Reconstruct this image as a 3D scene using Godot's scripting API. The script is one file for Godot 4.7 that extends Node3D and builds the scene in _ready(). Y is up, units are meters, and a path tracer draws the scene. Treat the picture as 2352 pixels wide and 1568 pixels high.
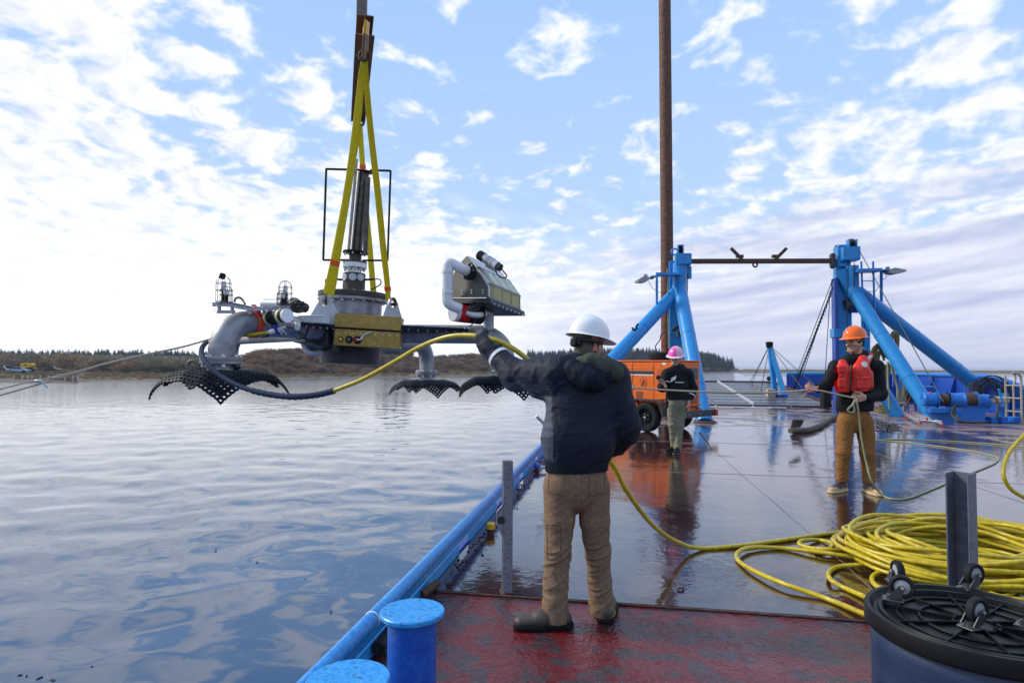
extends Node3D
# A work barge by a quiet inlet: three people in hard hats, a turbine lander in yellow slings over the water.
# Deck level is y = 0, water y = WATER. The barge lies turned by TH from the view's axis: bt(u, v, y) is u metres forward, v metres to starboard.
const F := 1420.0
const PITCH := 0.03944
const ROLL := 0.0052
const EYE := Vector3(0, 1.48, 0)
const TH := 0.1702
const WATER := -2.4
var M := {}
var used := {}
var textures := {}
var rng := RandomNumberGenerator.new()

func at(px: float, py: float, d: float) -> Vector3:
	var sx := (px - 1176.0) / F * d
	var sy := (784.0 - py) / F * d
	var x := sx * cos(ROLL) - sy * sin(ROLL)
	var y := sx * sin(ROLL) + sy * cos(ROLL)
	return EYE + Vector3(x, y * cos(PITCH) + d * sin(PITCH), -(d * cos(PITCH) - y * sin(PITCH)))

func gnd(px: float, py: float, h := 0.0) -> Vector3:
	var r := at(px, py, 1.0) - EYE
	return EYE + r * ((h - EYE.y) / r.y)

func bt(u: float, v: float, y := 0.0) -> Vector3:
	return Vector3(u * sin(TH) + v * cos(TH), y, -(u * cos(TH) - v * sin(TH)))

func numbered(called: String) -> String:
	if not used.has(called):
		used[called] = 0
		return called
	used[called] += 1
	return "%s_%03d" % [called, used[called]]

func tag(o: Node3D, label: String, category := "", group := "", kind := "") -> Node3D:
	if label: o.set_meta("label", label)
	if category: o.set_meta("category", category)
	if group: o.set_meta("group", group)
	if kind: o.set_meta("kind", kind)
	return o

func thing(called: String, label: String, category: String, where := Vector3.ZERO, group := "") -> Node3D:
	var o := Node3D.new()
	o.name = numbered(called)
	add_child(o)
	o.position = where
	return tag(o, label, category, group)

# Geometry is collected in world coordinates; obj() moves it to its parent's own axes.
class B:
	var v := PackedVector3Array()
	var n := PackedVector3Array()
	var uv := PackedVector2Array()
	var c := PackedColorArray()
	var tint := Color.WHITE
	func tri(a: Vector3, b: Vector3, d: Vector3, na: Vector3, nb: Vector3, nd: Vector3, ua := Vector2.ZERO, ub := Vector2.ZERO, ud := Vector2.ZERO) -> void:
		var g := (b - a).cross(d - a)
		if g.dot(na + nb + nd) > 0.0:
			v.append(a); v.append(d); v.append(b)
			n.append(na); n.append(nd); n.append(nb)
			uv.append(ua); uv.append(ud); uv.append(ub)
		else:
			v.append(a); v.append(b); v.append(d)
			n.append(na); n.append(nb); n.append(nd)
			uv.append(ua); uv.append(ub); uv.append(ud)
		c.append(tint); c.append(tint); c.append(tint)
	func quad(a: Vector3, b: Vector3, d: Vector3, e: Vector3, nn: Vector3) -> void:
		tri(a, b, d, nn, nn, nn, Vector2(0, 0), Vector2(1, 0), Vector2(1, 1))
		tri(a, d, e, nn, nn, nn, Vector2(0, 0), Vector2(1, 1), Vector2(0, 1))
	# a box of size s with its edges chamfered by r, in the axes of t
	func box(t: Transform3D, s: Vector3, r := 0.0) -> void:
		var h := s / 2.0
		r = minf(r, minf(h.x, minf(h.y, h.z)) * 0.9)
		var ax := [t.basis.x.normalized(), t.basis.y.normalized(), t.basis.z.normalized()]
		var hh := [h.x, h.y, h.z]
		for k in 3:
			var i := (k + 1) % 3
			var j := (k + 2) % 3
			for sg in [-1.0, 1.0]:
				var m: Vector3 = t.origin + ax[k] * (hh[k] * sg)
				var p: Vector3 = ax[i] * (hh[i] - r)
				var q: Vector3 = ax[j] * (hh[j] - r)
				quad(m - p - q, m + p - q, m + p + q, m - p + q, ax[k] * sg)
		if r <= 0.0: return
		for k in 3:
			var i := (k + 1) % 3
			var j := (k + 2) % 3
			for si in [-1.0, 1.0]:
				for sj in [-1.0, 1.0]:
					var e: Vector3 = ax[k] * (hh[k] - r)
					var a: Vector3 = t.origin + ax[i] * (hh[i] * si) + ax[j] * ((hh[j] - r) * sj)
					var b: Vector3 = t.origin + ax[i] * ((hh[i] - r) * si) + ax[j] * (hh[j] * sj)
					var na: Vector3 = ax[i] * si
					var nb: Vector3 = ax[j] * sj
					tri(a - e, a + e, b + e, na, na, nb)
					tri(a - e, b + e, b - e, na, nb, nb)
		for sx in [-1.0, 1.0]:
			for sy in [-1.0, 1.0]:
				for sz in [-1.0, 1.0]:
					var o: Vector3 = t.origin + ax[0] * ((h.x - r) * sx) + ax[1] * ((h.y - r) * sy) + ax[2] * ((h.z - r) * sz)
					tri(o + ax[0] * (r * sx), o + ax[1] * (r * sy), o + ax[2] * (r * sz), ax[0] * sx, ax[1] * sy, ax[2] * sz)
	# a bar of w x h section from a to b, its h side as near to up as can be
	func bar(a: Vector3, b: Vector3, w: float, h: float, up := Vector3.UP, r := 0.004) -> void:
		var z := (b - a).normalized()
		if absf(z.dot(up)) > 0.99: up = Vector3.RIGHT
		var x := up.cross(z).normalized()
		box(Transform3D(Basis(x, z.cross(x), z), (a + b) / 2.0), Vector3(w, h, a.distance_to(b)), r)
	func tube(pts: PackedVector3Array, radii, sides := 12, caps := true) -> void:
		var m := pts.size()
		var prev := Vector3.ZERO
		var rings := []
		var norms := []
		var u := Vector3.ZERO
		for i in m:
			var tg := (pts[mini(i + 1, m - 1)] - pts[maxi(i - 1, 0)]).normalized()
			if i == 0:
				u = tg.cross(Vector3.UP if absf(tg.y) < 0.9 else Vector3.RIGHT).normalized()
			else:
				u = (u - tg * u.dot(tg)).normalized()
			var w := tg.cross(u)
			var r: float = radii if radii is float else radii[i]
			var ring := PackedVector3Array()
			var nr := PackedVector3Array()
			for k in sides:
				var a := TAU * k / sides
				var o := u * cos(a) + w * sin(a)
				ring.append(pts[i] + o * r)
				nr.append(o)
			rings.append(ring)
			norms.append(nr)
			prev = tg
		for i in m - 1:
			for k in sides:
				var k2 := (k + 1) % sides
				tri(rings[i][k], rings[i + 1][k], rings[i + 1][k2], norms[i][k], norms[i + 1][k], norms[i + 1][k2])
				tri(rings[i][k], rings[i + 1][k2], rings[i][k2], norms[i][k], norms[i + 1][k2], norms[i][k2])
		if caps:
			for e in [0, m - 1]:
				var nn: Vector3 = (pts[0] - pts[1]).normalized() if e == 0 else (pts[m - 1] - pts[m - 2]).normalized()
				for k in range(1, sides - 1):
					tri(rings[e][0], rings[e][k], rings[e][k + 1], nn, nn, nn)
	func rod(a: Vector3, b: Vector3, r: float, sides := 12, r2 := -1.0) -> void:
		tube(PackedVector3Array([a, b]), [r, r if r2 < 0.0 else r2], sides)
	# a profile of (radius, height) turned round the axis from o along d; sharp where the profile bends by more than 30 degrees
	func lathe(o: Vector3, d: Vector3, prof: Array, sides := 24, start := 0.0, sweep := TAU) -> void:
		d = d.normalized()
		var u := d.cross(Vector3.UP if absf(d.y) < 0.9 else Vector3.RIGHT).normalized()
		var w := d.cross(u)
		var segn := []
		for i in prof.size() - 1:
			var t: Vector2 = (prof[i + 1] - prof[i]).normalized()
			segn.append(Vector2(t.y, -t.x))
		for i in prof.size() - 1:
			var n0: Vector2 = segn[i]
			var n1: Vector2 = segn[i]
			if i > 0 and segn[i - 1].dot(segn[i]) > 0.86: n0 = (segn[i - 1] + segn[i]).normalized()
			if i + 1 < segn.size() and segn[i + 1].dot(segn[i]) > 0.86: n1 = (segn[i + 1] + segn[i]).normalized()
			var p0: Vector2 = prof[i]
			var p1: Vector2 = prof[i + 1]
			for k in sides:
				var a0 := start + sweep * k / sides
				var a1 := start + sweep * (k + 1) / sides
				var o0 := u * cos(a0) + w * sin(a0)
				var o1 := u * cos(a1) + w * sin(a1)
				var A := o + o0 * p0.x + d * p0.y
				var Bq := o + o1 * p0.x + d * p0.y
				var C := o + o1 * p1.x + d * p1.y
				var D := o + o0 * p1.x + d * p1.y
				var nA := o0 * n0.x + d * n0.y
				var nB := o1 * n0.x + d * n0.y
				var nC := o1 * n1.x + d * n1.y
				var nD := o0 * n1.x + d * n1.y
				if p0.x > 1e-5: tri(A, Bq, C, nA, nB, nC)
				if p1.x > 1e-5: tri(A, C, D, nA, nC, nD)
	func ball(o: Vector3, r: Vector3, basis := Basis.IDENTITY, sides := 14) -> void:
		var h := sides / 2
		for i in h:
			for k in sides:
				var q := []
				for e in [[i, k], [i + 1, k], [i + 1, k + 1], [i, k + 1]]:
					var th: float = PI * e[0] / h
					var ph: float = TAU * e[1] / sides
					q.append(Vector3(sin(th) * cos(ph), cos(th), sin(th) * sin(ph)))
				var nn := []
				for p in q: nn.append((basis * (p / r)).normalized())
				for t in [[0, 1, 2], [0, 2, 3]]:
					if (q[t[0]] - q[t[1]]).cross(q[t[2]] - q[t[1]]).length() > 1e-7:
						tri(o + basis * (q[t[0]] * r), o + basis * (q[t[1]] * r), o + basis * (q[t[2]] * r), nn[t[0]], nn[t[1]], nn[t[2]])
	# a flat outline (in the x, y plane of t) with thickness th along z, centred
	func plate(t: Transform3D, poly: PackedVector2Array, th: float, holes := []) -> void:
		var z := t.basis.z.normalized()
		var parts := [poly]
		if holes.size():
			# cut each hole open by two halves: split the outline at the hole's height
			parts = []
			var cur := [poly]
			for hc in holes:
				var hole := PackedVector2Array()
				for k in 18: hole.append(hc[0] + Vector2(cos(TAU * k / 18), sin(TAU * k / 18)) * hc[1])
				var nxt := []
				for pg in cur:
					var big := 100.0
					for half in [PackedVector2Array([Vector2(-big, hc[0].y), Vector2(big, hc[0].y), Vector2(big, big), Vector2(-big, big)]), PackedVector2Array([Vector2(-big, -big), Vector2(big, -big), Vector2(big, hc[0].y), Vector2(-big, hc[0].y)])]:
						for bit in Geometry2D.intersect_polygons(pg, half):
							for bit2 in Geometry2D.clip_polygons(bit, hole):
								nxt.append(bit2)
				cur = nxt
			parts = cur
		for pg in parts:
			var ix := Geometry2D.triangulate_polygon(pg)
			for i in range(0, ix.size(), 3):
				for sg in [-1.0, 1.0]:
					var q := []
					for k in 3:
						var p: Vector2 = pg[ix[i + k]]
						q.append(t * Vector3(p.x, p.y, th / 2.0 * sg))
					tri(q[0], q[1], q[2], z * sg, z * sg, z * sg)
		var outs := [poly]
		for hc in holes:
			var hole := PackedVector2Array()
			for k in 18: hole.append(hc[0] + Vector2(cos(-TAU * k / 18), sin(-TAU * k / 18)) * hc[1])
			outs.append(hole)
		var cw := Geometry2D.is_polygon_clockwise(poly)
		for oi in outs.size():
			var pg: PackedVector2Array = outs[oi]
			for i in pg.size():
				var a := pg[i]
				var b := pg[(i + 1) % pg.size()]
				var dn := Vector2(b.y - a.y, a.x - b.x).normalized() * (-1.0 if (cw and oi == 0) else 1.0)
				var nn := (t.basis * Vector3(dn.x, dn.y, 0)).normalized()
				quad(t * Vector3(a.x, a.y, -th / 2), t * Vector3(b.x, b.y, -th / 2), t * Vector3(b.x, b.y, th / 2), t * Vector3(a.x, a.y, th / 2), nn)
	func mesh(inv := Transform3D.IDENTITY) -> ArrayMesh:
		var vv := PackedVector3Array()
		var nn := PackedVector3Array()
		vv.resize(v.size())
		nn.resize(n.size())
		for i in v.size():
			vv[i] = inv * v[i]
			nn[i] = (inv.basis * n[i]).normalized()
		var a := []
		a.resize(Mesh.ARRAY_MAX)
		a[Mesh.ARRAY_VERTEX] = vv
		a[Mesh.ARRAY_NORMAL] = nn
		a[Mesh.ARRAY_TEX_UV] = uv
		a[Mesh.ARRAY_COLOR] = c
		var m := ArrayMesh.new()
		m.add_surface_from_arrays(Mesh.PRIMITIVE_TRIANGLES, a)
		var st := SurfaceTool.new()
		st.create_from(m, 0)
		st.index()
		return st.commit()

func obj(called: String, b: B, m: Material, parent: Node3D = self) -> MeshInstance3D:
	var o := MeshInstance3D.new()
	o.name = numbered(called) if parent == self else called
	var inv := Transform3D.IDENTITY
	if parent != self:
		var t := parent.transform
		if parent.get_parent() != self and parent.get_parent() is Node3D:
			t = (parent.get_parent() as Node3D).transform * t
		inv = t.affine_inverse()
	o.mesh = b.mesh(inv)
	o.material_override = m
	parent.add_child(o, true)
	return o

func solo(called: String, b: B, m: Material, label: String, category: String, group := "", base := Vector3.INF) -> MeshInstance3D:
	# a thing that is one mesh, its origin at its base
	var lo := Vector3.INF
	var hi := -Vector3.INF
	for p in b.v:
		lo = lo.min(p)
		hi = hi.max(p)
	var o := MeshInstance3D.new()
	o.name = numbered(called)
	var where := Vector3((lo.x + hi.x) / 2, lo.y, (lo.z + hi.z) / 2)
	o.mesh = b.mesh(Transform3D(Basis.IDENTITY, -where))
	o.position = where
	o.material_override = m
	add_child(o)
	tag(o, label, category, group)
	return o

func struct(called: String, b: B, m: Material, label := "") -> MeshInstance3D:
	var o := obj(called, b, m)
	tag(o, label, "", "", "structure")
	return o

func lettering(called: String, text: String, h: float, t: Transform3D, m: Material, parent: Node3D, font := "Droid Sans") -> void:
	var tm := TextMesh.new()
	tm.text = text
	var sf := SystemFont.new()
	sf.font_names = PackedStringArray([font])
	sf.font_weight = 700
	tm.font = sf
	tm.font_size = 32
	tm.pixel_size = h / 24.0
	tm.depth = 0.004
	var o := MeshInstance3D.new()
	o.name = called
	o.mesh = tm
	o.material_override = m
	o.transform = parent.transform.affine_inverse() * t
	parent.add_child(o, true)

func smooth(pts: Array, per := 8) -> PackedVector3Array:
	# a Catmull-Rom curve through the points
	var out := PackedVector3Array()
	for i in pts.size() - 1:
		var a: Vector3 = pts[maxi(i - 1, 0)]
		var b: Vector3 = pts[i]
		var c: Vector3 = pts[i + 1]
		var d: Vector3 = pts[mini(i + 2, pts.size() - 1)]
		for k in per:
			out.append(b.cubic_interpolate(c, a, d, float(k) / per))
	out.append(pts[-1])
	return out

func arc(o: Vector3, x: Vector3, y: Vector3, r: float, a0: float, a1: float, n: int) -> PackedVector3Array:
	var out := PackedVector3Array()
	for i in n + 1:
		var a := lerpf(a0, a1, float(i) / n)
		out.append(o + x * (cos(a) * r) + y * (sin(a) * r))
	return out

func axes(origin: Vector3, x: Vector3, y: Vector3) -> Transform3D:
	# right-handed axes with x kept and y as near as can be
	x = x.normalized()
	var z := x.cross(y).normalized()
	return Transform3D(Basis(x, z.cross(x), z), origin)

func ring_points(n: int, r: float, a0 := 0.0) -> PackedVector2Array:
	var out := PackedVector2Array()
	for k in n: out.append(Vector2(cos(a0 + TAU * k / n), sin(a0 + TAU * k / n)) * r)
	return out

func hexbolt(b: B, o: Vector3, d: Vector3, r: float, h: float) -> void:
	b.lathe(o, d, [Vector2(r, 0), Vector2(r, h * 0.85), Vector2(r * 0.85, h), Vector2(0.0001, h)], 6)

# ---- materials
func lin(c: Color) -> Color:
	return c.linear_to_srgb()

func noise(seed_: int, freq: float, oct := 5, kind := FastNoiseLite.TYPE_SIMPLEX_SMOOTH, gain := 0.5) -> FastNoiseLite:
	var n := FastNoiseLite.new()
	n.seed = seed_
	n.noise_type = kind
	n.frequency = freq
	n.fractal_octaves = oct
	n.fractal_gain = gain
	return n

func ntex(n: FastNoiseLite, size: int, ramp := [], as_normal := 0.0) -> NoiseTexture2D:
	var t := NoiseTexture2D.new()
	t.width = size
	t.height = size
	t.seamless = true
	t.seamless_blend_skirt = 0.15
	t.noise = n
	if as_normal > 0.0:
		t.as_normal_map = true
		t.bump_strength = as_normal
	if ramp.size():
		var g := Gradient.new()
		var offs := PackedFloat32Array()
		var cols := PackedColorArray()
		for r in ramp:
			offs.append(r[0])
			cols.append(r[1])
		g.offsets = offs
		g.colors = cols
		t.color_ramp = g
	return t

func plain(called: String, c: Color, rough := 0.5, metal := 0.0) -> StandardMaterial3D:
	var m := StandardMaterial3D.new()
	m.resource_name = called
	m.albedo_color = lin(c)
	m.roughness = rough
	m.metallic = metal
	M[called] = m
	return m

# colour varies over the surface between the colours of the ramp; scale is how often the pattern repeats per metre
func mottled(called: String, ramp: Array, scale: float, rough: float, metal := 0.0, seed_ := 1, freq := 0.02, bump := "", bump_scale := 1.0) -> StandardMaterial3D:
	var m := plain(called, Color.WHITE, rough, metal)
	m.albedo_color = Color.WHITE
	var rr := []
	for r in ramp: rr.append([r[0], lin(r[1])])
	m.albedo_texture = ntex(noise(seed_, freq, 6, FastNoiseLite.TYPE_SIMPLEX_SMOOTH, 0.6), 512, rr)
	m.uv1_triplanar = true
	m.uv1_world_triplanar = true
	m.uv1_scale = Vector3.ONE * scale
	if bump:
		m.normal_enabled = true
		m.normal_texture = textures[bump]
		m.normal_scale = bump_scale
	return m

# ---- the sky: broken cloud seen in perspective, a hazy bright side to port, layered grey streaks to starboard
var n_cov: FastNoiseLite
var n_puff: FastNoiseLite
var n_wisp: FastNoiseLite
var n_warp: FastNoiseLite

func sky_color(az: float, el: float) -> Color:
	# az: degrees to the right of the view, el: degrees up
	var e := deg_to_rad(maxf(el, 0.0))
	var a := deg_to_rad(az)
	var y := sin(e)
	var h := Vector2(sin(a), -cos(a)) * cos(e) / (y + 0.16)
	var up := clampf(el / 34.0, 0.0, 1.0)
	var side := 0.5 + 0.5 * sin(clampf(a * 1.7, -PI / 2, PI / 2)) if absf(az) < 105.0 else 0.5 + 0.5 * sin(a)
	var blue := Color(0.60, 0.76, 0.98).lerp(Color(0.35, 0.56, 0.92), pow(up, 0.75))
	blue = blue.lerp(Color(0.20, 0.40, 0.80), clampf((el - 30.0) / 50.0, 0.0, 1.0))
	var wx := n_warp.get_noise_2d(h.x * 2.2, h.y * 2.2)
	var wy := n_warp.get_noise_2d(h.x * 2.2 + 70.0, h.y * 2.2 - 31.0)
	var p := h + Vector2(wx, wy) * 0.055
	var cov := n_cov.get_noise_2d(h.x * 1.1, h.y * 1.1)
	var far := clampf((absf(az) - 60.0) / 40.0, 0.0, 1.0)
	# a bank to port that ends along a slanting line, a gap ahead, a fan of streaks to starboard
	var dl := az + 27.0 - (31.0 - minf(el, 31.0)) * 1.45 + wx * 9.0
	var bank := 1.0 - smoothstep(-9.0, 7.0, dl)
	var deep := 1.0 - smoothstep(-34.0, 2.0, dl)
	var fan := smoothstep(11.0, 26.0, az - maxf(0.0, el - 17.0) * 0.62 + wx * 5.0)
	var low := 1.0 - smoothstep(7.0, 15.0, el + cov * 4.0)
	var reach := lerpf(-0.30 + bank * 0.34 + deep * 0.52 + fan * 0.46 + low * 0.55, -0.02, far) + cov * 0.24
	var puff := n_puff.get_noise_2d(p.x * 4.3, p.y * 4.3)
	var wisp := n_wisp.get_noise_2d((h.x + h.y * 0.75) * 5.0, (h.y - h.x * 0.6) * 1.9)
	var d := lerpf(puff * 1.25, puff * 0.75 + wisp * 0.75, clampf(fan * 0.8 + low * 0.3, 0.0, 1.0)) + reach
	var dens := pow(smoothstep(-0.14, 0.56, d), 0.9)
	# thick parts shade themselves, edges towards the light stay bright
	var shade := n_puff.get_noise_2d(p.x * 4.3 + 0.16, p.y * 4.3 - 0.10) - puff
	var thick := smoothstep(0.1, 0.9, d)
	var lit := Color(1.0, 1.01, 1.03)
	var grey := Color(0.66, 0.73, 0.87)
	var cloud := lit.lerp(grey, clampf(0.20 + thick * (0.10 + 0.22 * side) + shade * 1.0 - puff * 0.35, 0.0, 1.0))
	var c := blue.lerp(cloud, clampf(dens, 0.0, 1.0))
	# bright haze low to port, where the sun stands behind the cloud
	var glow := exp(-pow((az + 25.0) / 36.0, 2.0)) * (1.0 - smoothstep(0.0, 16.0, el + wisp * 6.0))
	c = c.lerp(Color(1.26, 1.255, 1.25), clampf(glow * 0.92, 0.0, 1.0))
	# a lavender-grey layer low to starboard with slanting streaks
	var st := n_wisp.get_noise_2d(az * 0.030 + 9.0, (el - az * 0.05) * 0.30)
	var st2 := n_wisp.get_noise_2d(az * 0.05 - 40.0, (el - az * 0.13) * 0.62)
	var lowr := smoothstep(-12.0, 22.0, az + st * 8.0) * (1.0 - smoothstep(6.0, 15.0, el + st * 9.0))
	lowr = lerpf(lowr, 0.6 * (1.0 - smoothstep(5.0, 16.0, el)), far)
	var layer := Color(0.47, 0.53, 0.77).lerp(Color(0.80, 0.82, 0.95), clampf(0.42 + st2 * 1.1 + st * 0.4, 0.0, 1.0))
	layer = layer.lerp(Color(0.64, 0.66, 0.82), (1.0 - smoothstep(0.5, 6.0, el)) * 0.6)
	c = c.lerp(layer, clampf(lowr * (0.9 + st * 0.3), 0.0, 1.0))
	var pale := (1.0 - smoothstep(0.0, 4.0, el)) * 0.4 * (1.0 - glow)
	c = c.lerp(Color(0.90, 0.91, 0.96).lerp(Color(0.68, 0.70, 0.84), side), pale)
	return c

func sky_image() -> Image:
	n_cov = noise(11, 1.0, 3)
	n_puff = noise(29, 1.0, 7, FastNoiseLite.TYPE_SIMPLEX_SMOOTH, 0.60)
	n_wisp = noise(37, 1.0, 6, FastNoiseLite.TYPE_SIMPLEX_SMOOTH, 0.55)
	n_warp = noise(41, 1.0, 3)
	var w := 4096
	var h := 2048
	var lo := Image.create_empty(w / 4, h / 4, false, Image.FORMAT_RGBF)
	var below := Color(0.30, 0.33, 0.38)
	for j in h / 4:
		var el := 90.0 - (j + 0.5) * 180.0 / (h / 4)
		if el < -3.0:
			lo.fill_rect(Rect2i(0, j, w / 4, h / 4 - j), below)
			break
		for i in w / 4:
			lo.set_pixel(i, j, sky_color(wrapf((i + 0.5) * 360.0 / (w / 4), -180.0, 180.0), el))
	lo.resize(w, h, Image.INTERPOLATE_CUBIC)
	var x0 := -520
	var y0 := 1024 - 430
	var hi := Image.create_empty(1040, 440, false, Image.FORMAT_RGBF)
	for j in 440:
		var el := 90.0 - (y0 + j + 0.5) * 180.0 / h
		for i in 1040:
			hi.set_pixel(i, j, sky_color((x0 + i + 0.5) * 360.0 / w, el))
	lo.blit_rect(hi, Rect2i(0, 0, 520, 440), Vector2i(w - 520, y0))
	lo.blit_rect(hi, Rect2i(520, 0, 520, 440), Vector2i(0, y0))
	return lo

func _ready() -> void:
	rng.seed = 20
	var cam := Camera3D.new()
	cam.name = "camera"
	cam.position = EYE
	cam.basis = Basis(Vector3.RIGHT, PITCH) * Basis(Vector3.BACK, ROLL)
	cam.fov = rad_to_deg(2.0 * atan(784.0 / F))
	cam.near = 0.05
	cam.far = 6000.0
	add_child(cam)
	cam.current = true
	var env := Environment.new()
	env.background_mode = Environment.BG_SKY
	var sky := Sky.new()
	var pano := PanoramaSkyMaterial.new()
	pano.panorama = ImageTexture.create_from_image(sky_image())
	pano.energy_multiplier = 1.0
	sky.sky_material = pano
	env.sky = sky
	env.background_energy_multiplier = 0.86
	env.tonemap_mode = Environment.TONE_MAPPER_LINEAR
	env.tonemap_exposure = 1.25
	env.sdfgi_enabled = true
	env.ssao_enabled = true
	env.ssil_enabled = true
	env.fog_enabled = FOG > 0.0
	env.fog_density = FOG
	env.fog_light_color = Color(0.80, 0.87, 0.98)
	var we := WorldEnvironment.new()
	we.name = "daylight"
	we.environment = env
	add_child(we)
	var sun := DirectionalLight3D.new()
	sun.name = "sun"
	sun.light_energy = 0.9
	sun.light_color = Color(1.0, 0.96, 0.9)
	sun.light_angular_distance = 12.0
	sun.shadow_enabled = true
	add_child(sun)
	sun.rotation_degrees = Vector3(-36, -103, 0)
	make_materials()
	for step in STEPS: step.call()

func make_materials() -> void:
	textures.fine = ntex(noise(5, 0.06, 4), 512, [], 2.0)
	textures.rough = ntex(noise(6, 0.025, 5, FastNoiseLite.TYPE_SIMPLEX_SMOOTH, 0.6), 512, [], 5.0)
	textures.cloth = ntex(noise(7, 0.012, 6, FastNoiseLite.TYPE_SIMPLEX_SMOOTH, 0.62), 512, [], 7.0)
	var rs := Color(0.10, 0.045, 0.02)
	mottled("blue_paint", [[0.0, Color(0.005, 0.15, 0.44)], [0.3, Color(0.007, 0.21, 0.56)], [0.6, Color(0.012, 0.25, 0.62)], [0.80, Color(0.014, 0.21, 0.54)], [0.85, Color(0.03, 0.12, 0.28)], [0.89, rs]], 0.7, 0.36, 0.0, 3, 0.012, "fine", 0.25)
	mottled("bollard_blue", [[0.0, Color(0.003, 0.05, 0.33)], [0.6, Color(0.005, 0.09, 0.46)], [0.78, Color(0.01, 0.13, 0.50)], [0.86, Color(0.02, 0.05, 0.16)], [0.90, rs]], 1.4, 0.42, 0.0, 4, 0.02, "rough", 0.35)
	mottled("worn_blue", [[0.0, Color(0.006, 0.12, 0.46)], [0.35, Color(0.01, 0.24, 0.66)], [0.6, Color(0.03, 0.33, 0.72)], [0.8, Color(0.02, 0.18, 0.50)], [0.88, Color(0.02, 0.05, 0.10)], [0.93, rs]], 2.2, 0.38, 0.0, 5, 0.02, "rough", 0.5)
	mottled("rail_blue", [[0.0, Color(0.004, 0.10, 0.42)], [0.4, Color(0.008, 0.20, 0.60)], [0.6, Color(0.03, 0.31, 0.70)], [0.70, Color(0.01, 0.20, 0.58)], [0.86, Color(0.006, 0.12, 0.42)], [0.90, Color(0.05, 0.05, 0.08)], [0.97, rs]], 1.3, 0.3, 0.0, 6, 0.03, "fine", 0.4)
	mottled("deep_blue", [[0.0, Color(0.003, 0.04, 0.28)], [0.6, Color(0.004, 0.06, 0.38)], [0.9, Color(0.01, 0.10, 0.44)], [0.97, rs]], 0.5, 0.4, 0.0, 8, 0.015, "fine", 0.3)
	mottled("winch_blue", [[0.0, Color(0.005, 0.09, 0.42)], [0.6, Color(0.008, 0.15, 0.54)], [0.88, Color(0.01, 0.19, 0.58)], [0.95, Color(0.06, 0.05, 0.04)]], 1.6, 0.38, 0.0, 9, 0.02, "fine", 0.3)
	mottled("rust", [[0.0, Color(0.045, 0.020, 0.014)], [0.4, Color(0.10, 0.043, 0.026)], [0.7, Color(0.16, 0.068, 0.038)], [1.0, Color(0.23, 0.10, 0.055)]], 0.55, 0.75, 0.0, 10, 0.02, "rough", 0.9)
	mottled("rust_dark", [[0.0, Color(0.03, 0.015, 0.012)], [0.5, Color(0.075, 0.035, 0.024)], [1.0, Color(0.16, 0.08, 0.05)]], 1.2, 0.7, 0.0, 12, 0.02, "rough", 0.8)
	mottled("umber_steel", [[0.0, Color(0.03, 0.027, 0.027)], [0.5, Color(0.055, 0.047, 0.044)], [1.0, Color(0.085, 0.070, 0.062)]], 1.2, 0.5, 0.2, 53, 0.02, "fine", 0.4)
	mottled("rust_plate", [[0.0, Color(0.05, 0.022, 0.012)], [0.45, Color(0.16, 0.065, 0.02)], [0.75, Color(0.22, 0.10, 0.03)], [1.0, Color(0.10, 0.05, 0.025)]], 0.9, 0.6, 0.0, 13, 0.02, "rough", 0.5)
	mottled("white_rusted", [[0.0, Color(0.15, 0.17, 0.21)], [0.5, Color(0.22, 0.245, 0.29)], [0.68, Color(0.19, 0.20, 0.23)], [0.76, Color(0.10, 0.06, 0.04)], [1.0, Color(0.05, 0.022, 0.014)]], 2.2, 0.45, 0.0, 14, 0.024, "rough", 0.6)
	mottled("grey_steel", [[0.0, Color(0.07, 0.078, 0.10)], [0.6, Color(0.125, 0.138, 0.175)], [0.85, Color(0.16, 0.17, 0.21)], [1.0, Color(0.05, 0.033, 0.027)]], 1.3, 0.45, 0.1, 15, 0.02, "rough", 0.4)
	mottled("pipe_steel", [[0.0, Color(0.15, 0.15, 0.17)], [0.4, Color(0.25, 0.25, 0.27)], [0.7, Color(0.34, 0.34, 0.36)], [1.0, Color(0.24, 0.21, 0.19)]], 0.9, 0.46, 0.35, 16, 0.014, "fine", 0.5)
	mottled("galvanised", [[0.0, Color(0.34, 0.38, 0.43)], [0.5, Color(0.46, 0.50, 0.55)], [1.0, Color(0.58, 0.61, 0.64)]], 3.0, 0.5, 0.25, 17, 0.03, "fine", 0.4)
	mottled("machined", [[0.0, Color(0.40, 0.42, 0.46)], [1.0, Color(0.62, 0.64, 0.67)]], 2.0, 0.25, 0.9, 18, 0.02)
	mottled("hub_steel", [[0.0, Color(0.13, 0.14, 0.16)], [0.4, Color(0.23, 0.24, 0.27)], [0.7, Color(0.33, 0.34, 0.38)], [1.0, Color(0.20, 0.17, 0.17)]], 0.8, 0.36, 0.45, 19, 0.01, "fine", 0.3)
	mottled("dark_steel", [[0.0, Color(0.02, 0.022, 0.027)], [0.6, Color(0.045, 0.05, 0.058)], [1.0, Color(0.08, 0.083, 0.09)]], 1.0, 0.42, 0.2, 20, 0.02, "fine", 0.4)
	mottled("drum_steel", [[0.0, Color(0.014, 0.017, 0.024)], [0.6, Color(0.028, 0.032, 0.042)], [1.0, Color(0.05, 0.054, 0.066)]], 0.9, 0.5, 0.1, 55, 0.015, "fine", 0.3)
	mottled("black_rubber", [[0.0, Color(0.010, 0.011, 0.013)], [1.0, Color(0.03, 0.032, 0.036)]], 1.5, 0.55, 0.0, 21, 0.02, "fine", 0.5)
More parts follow.
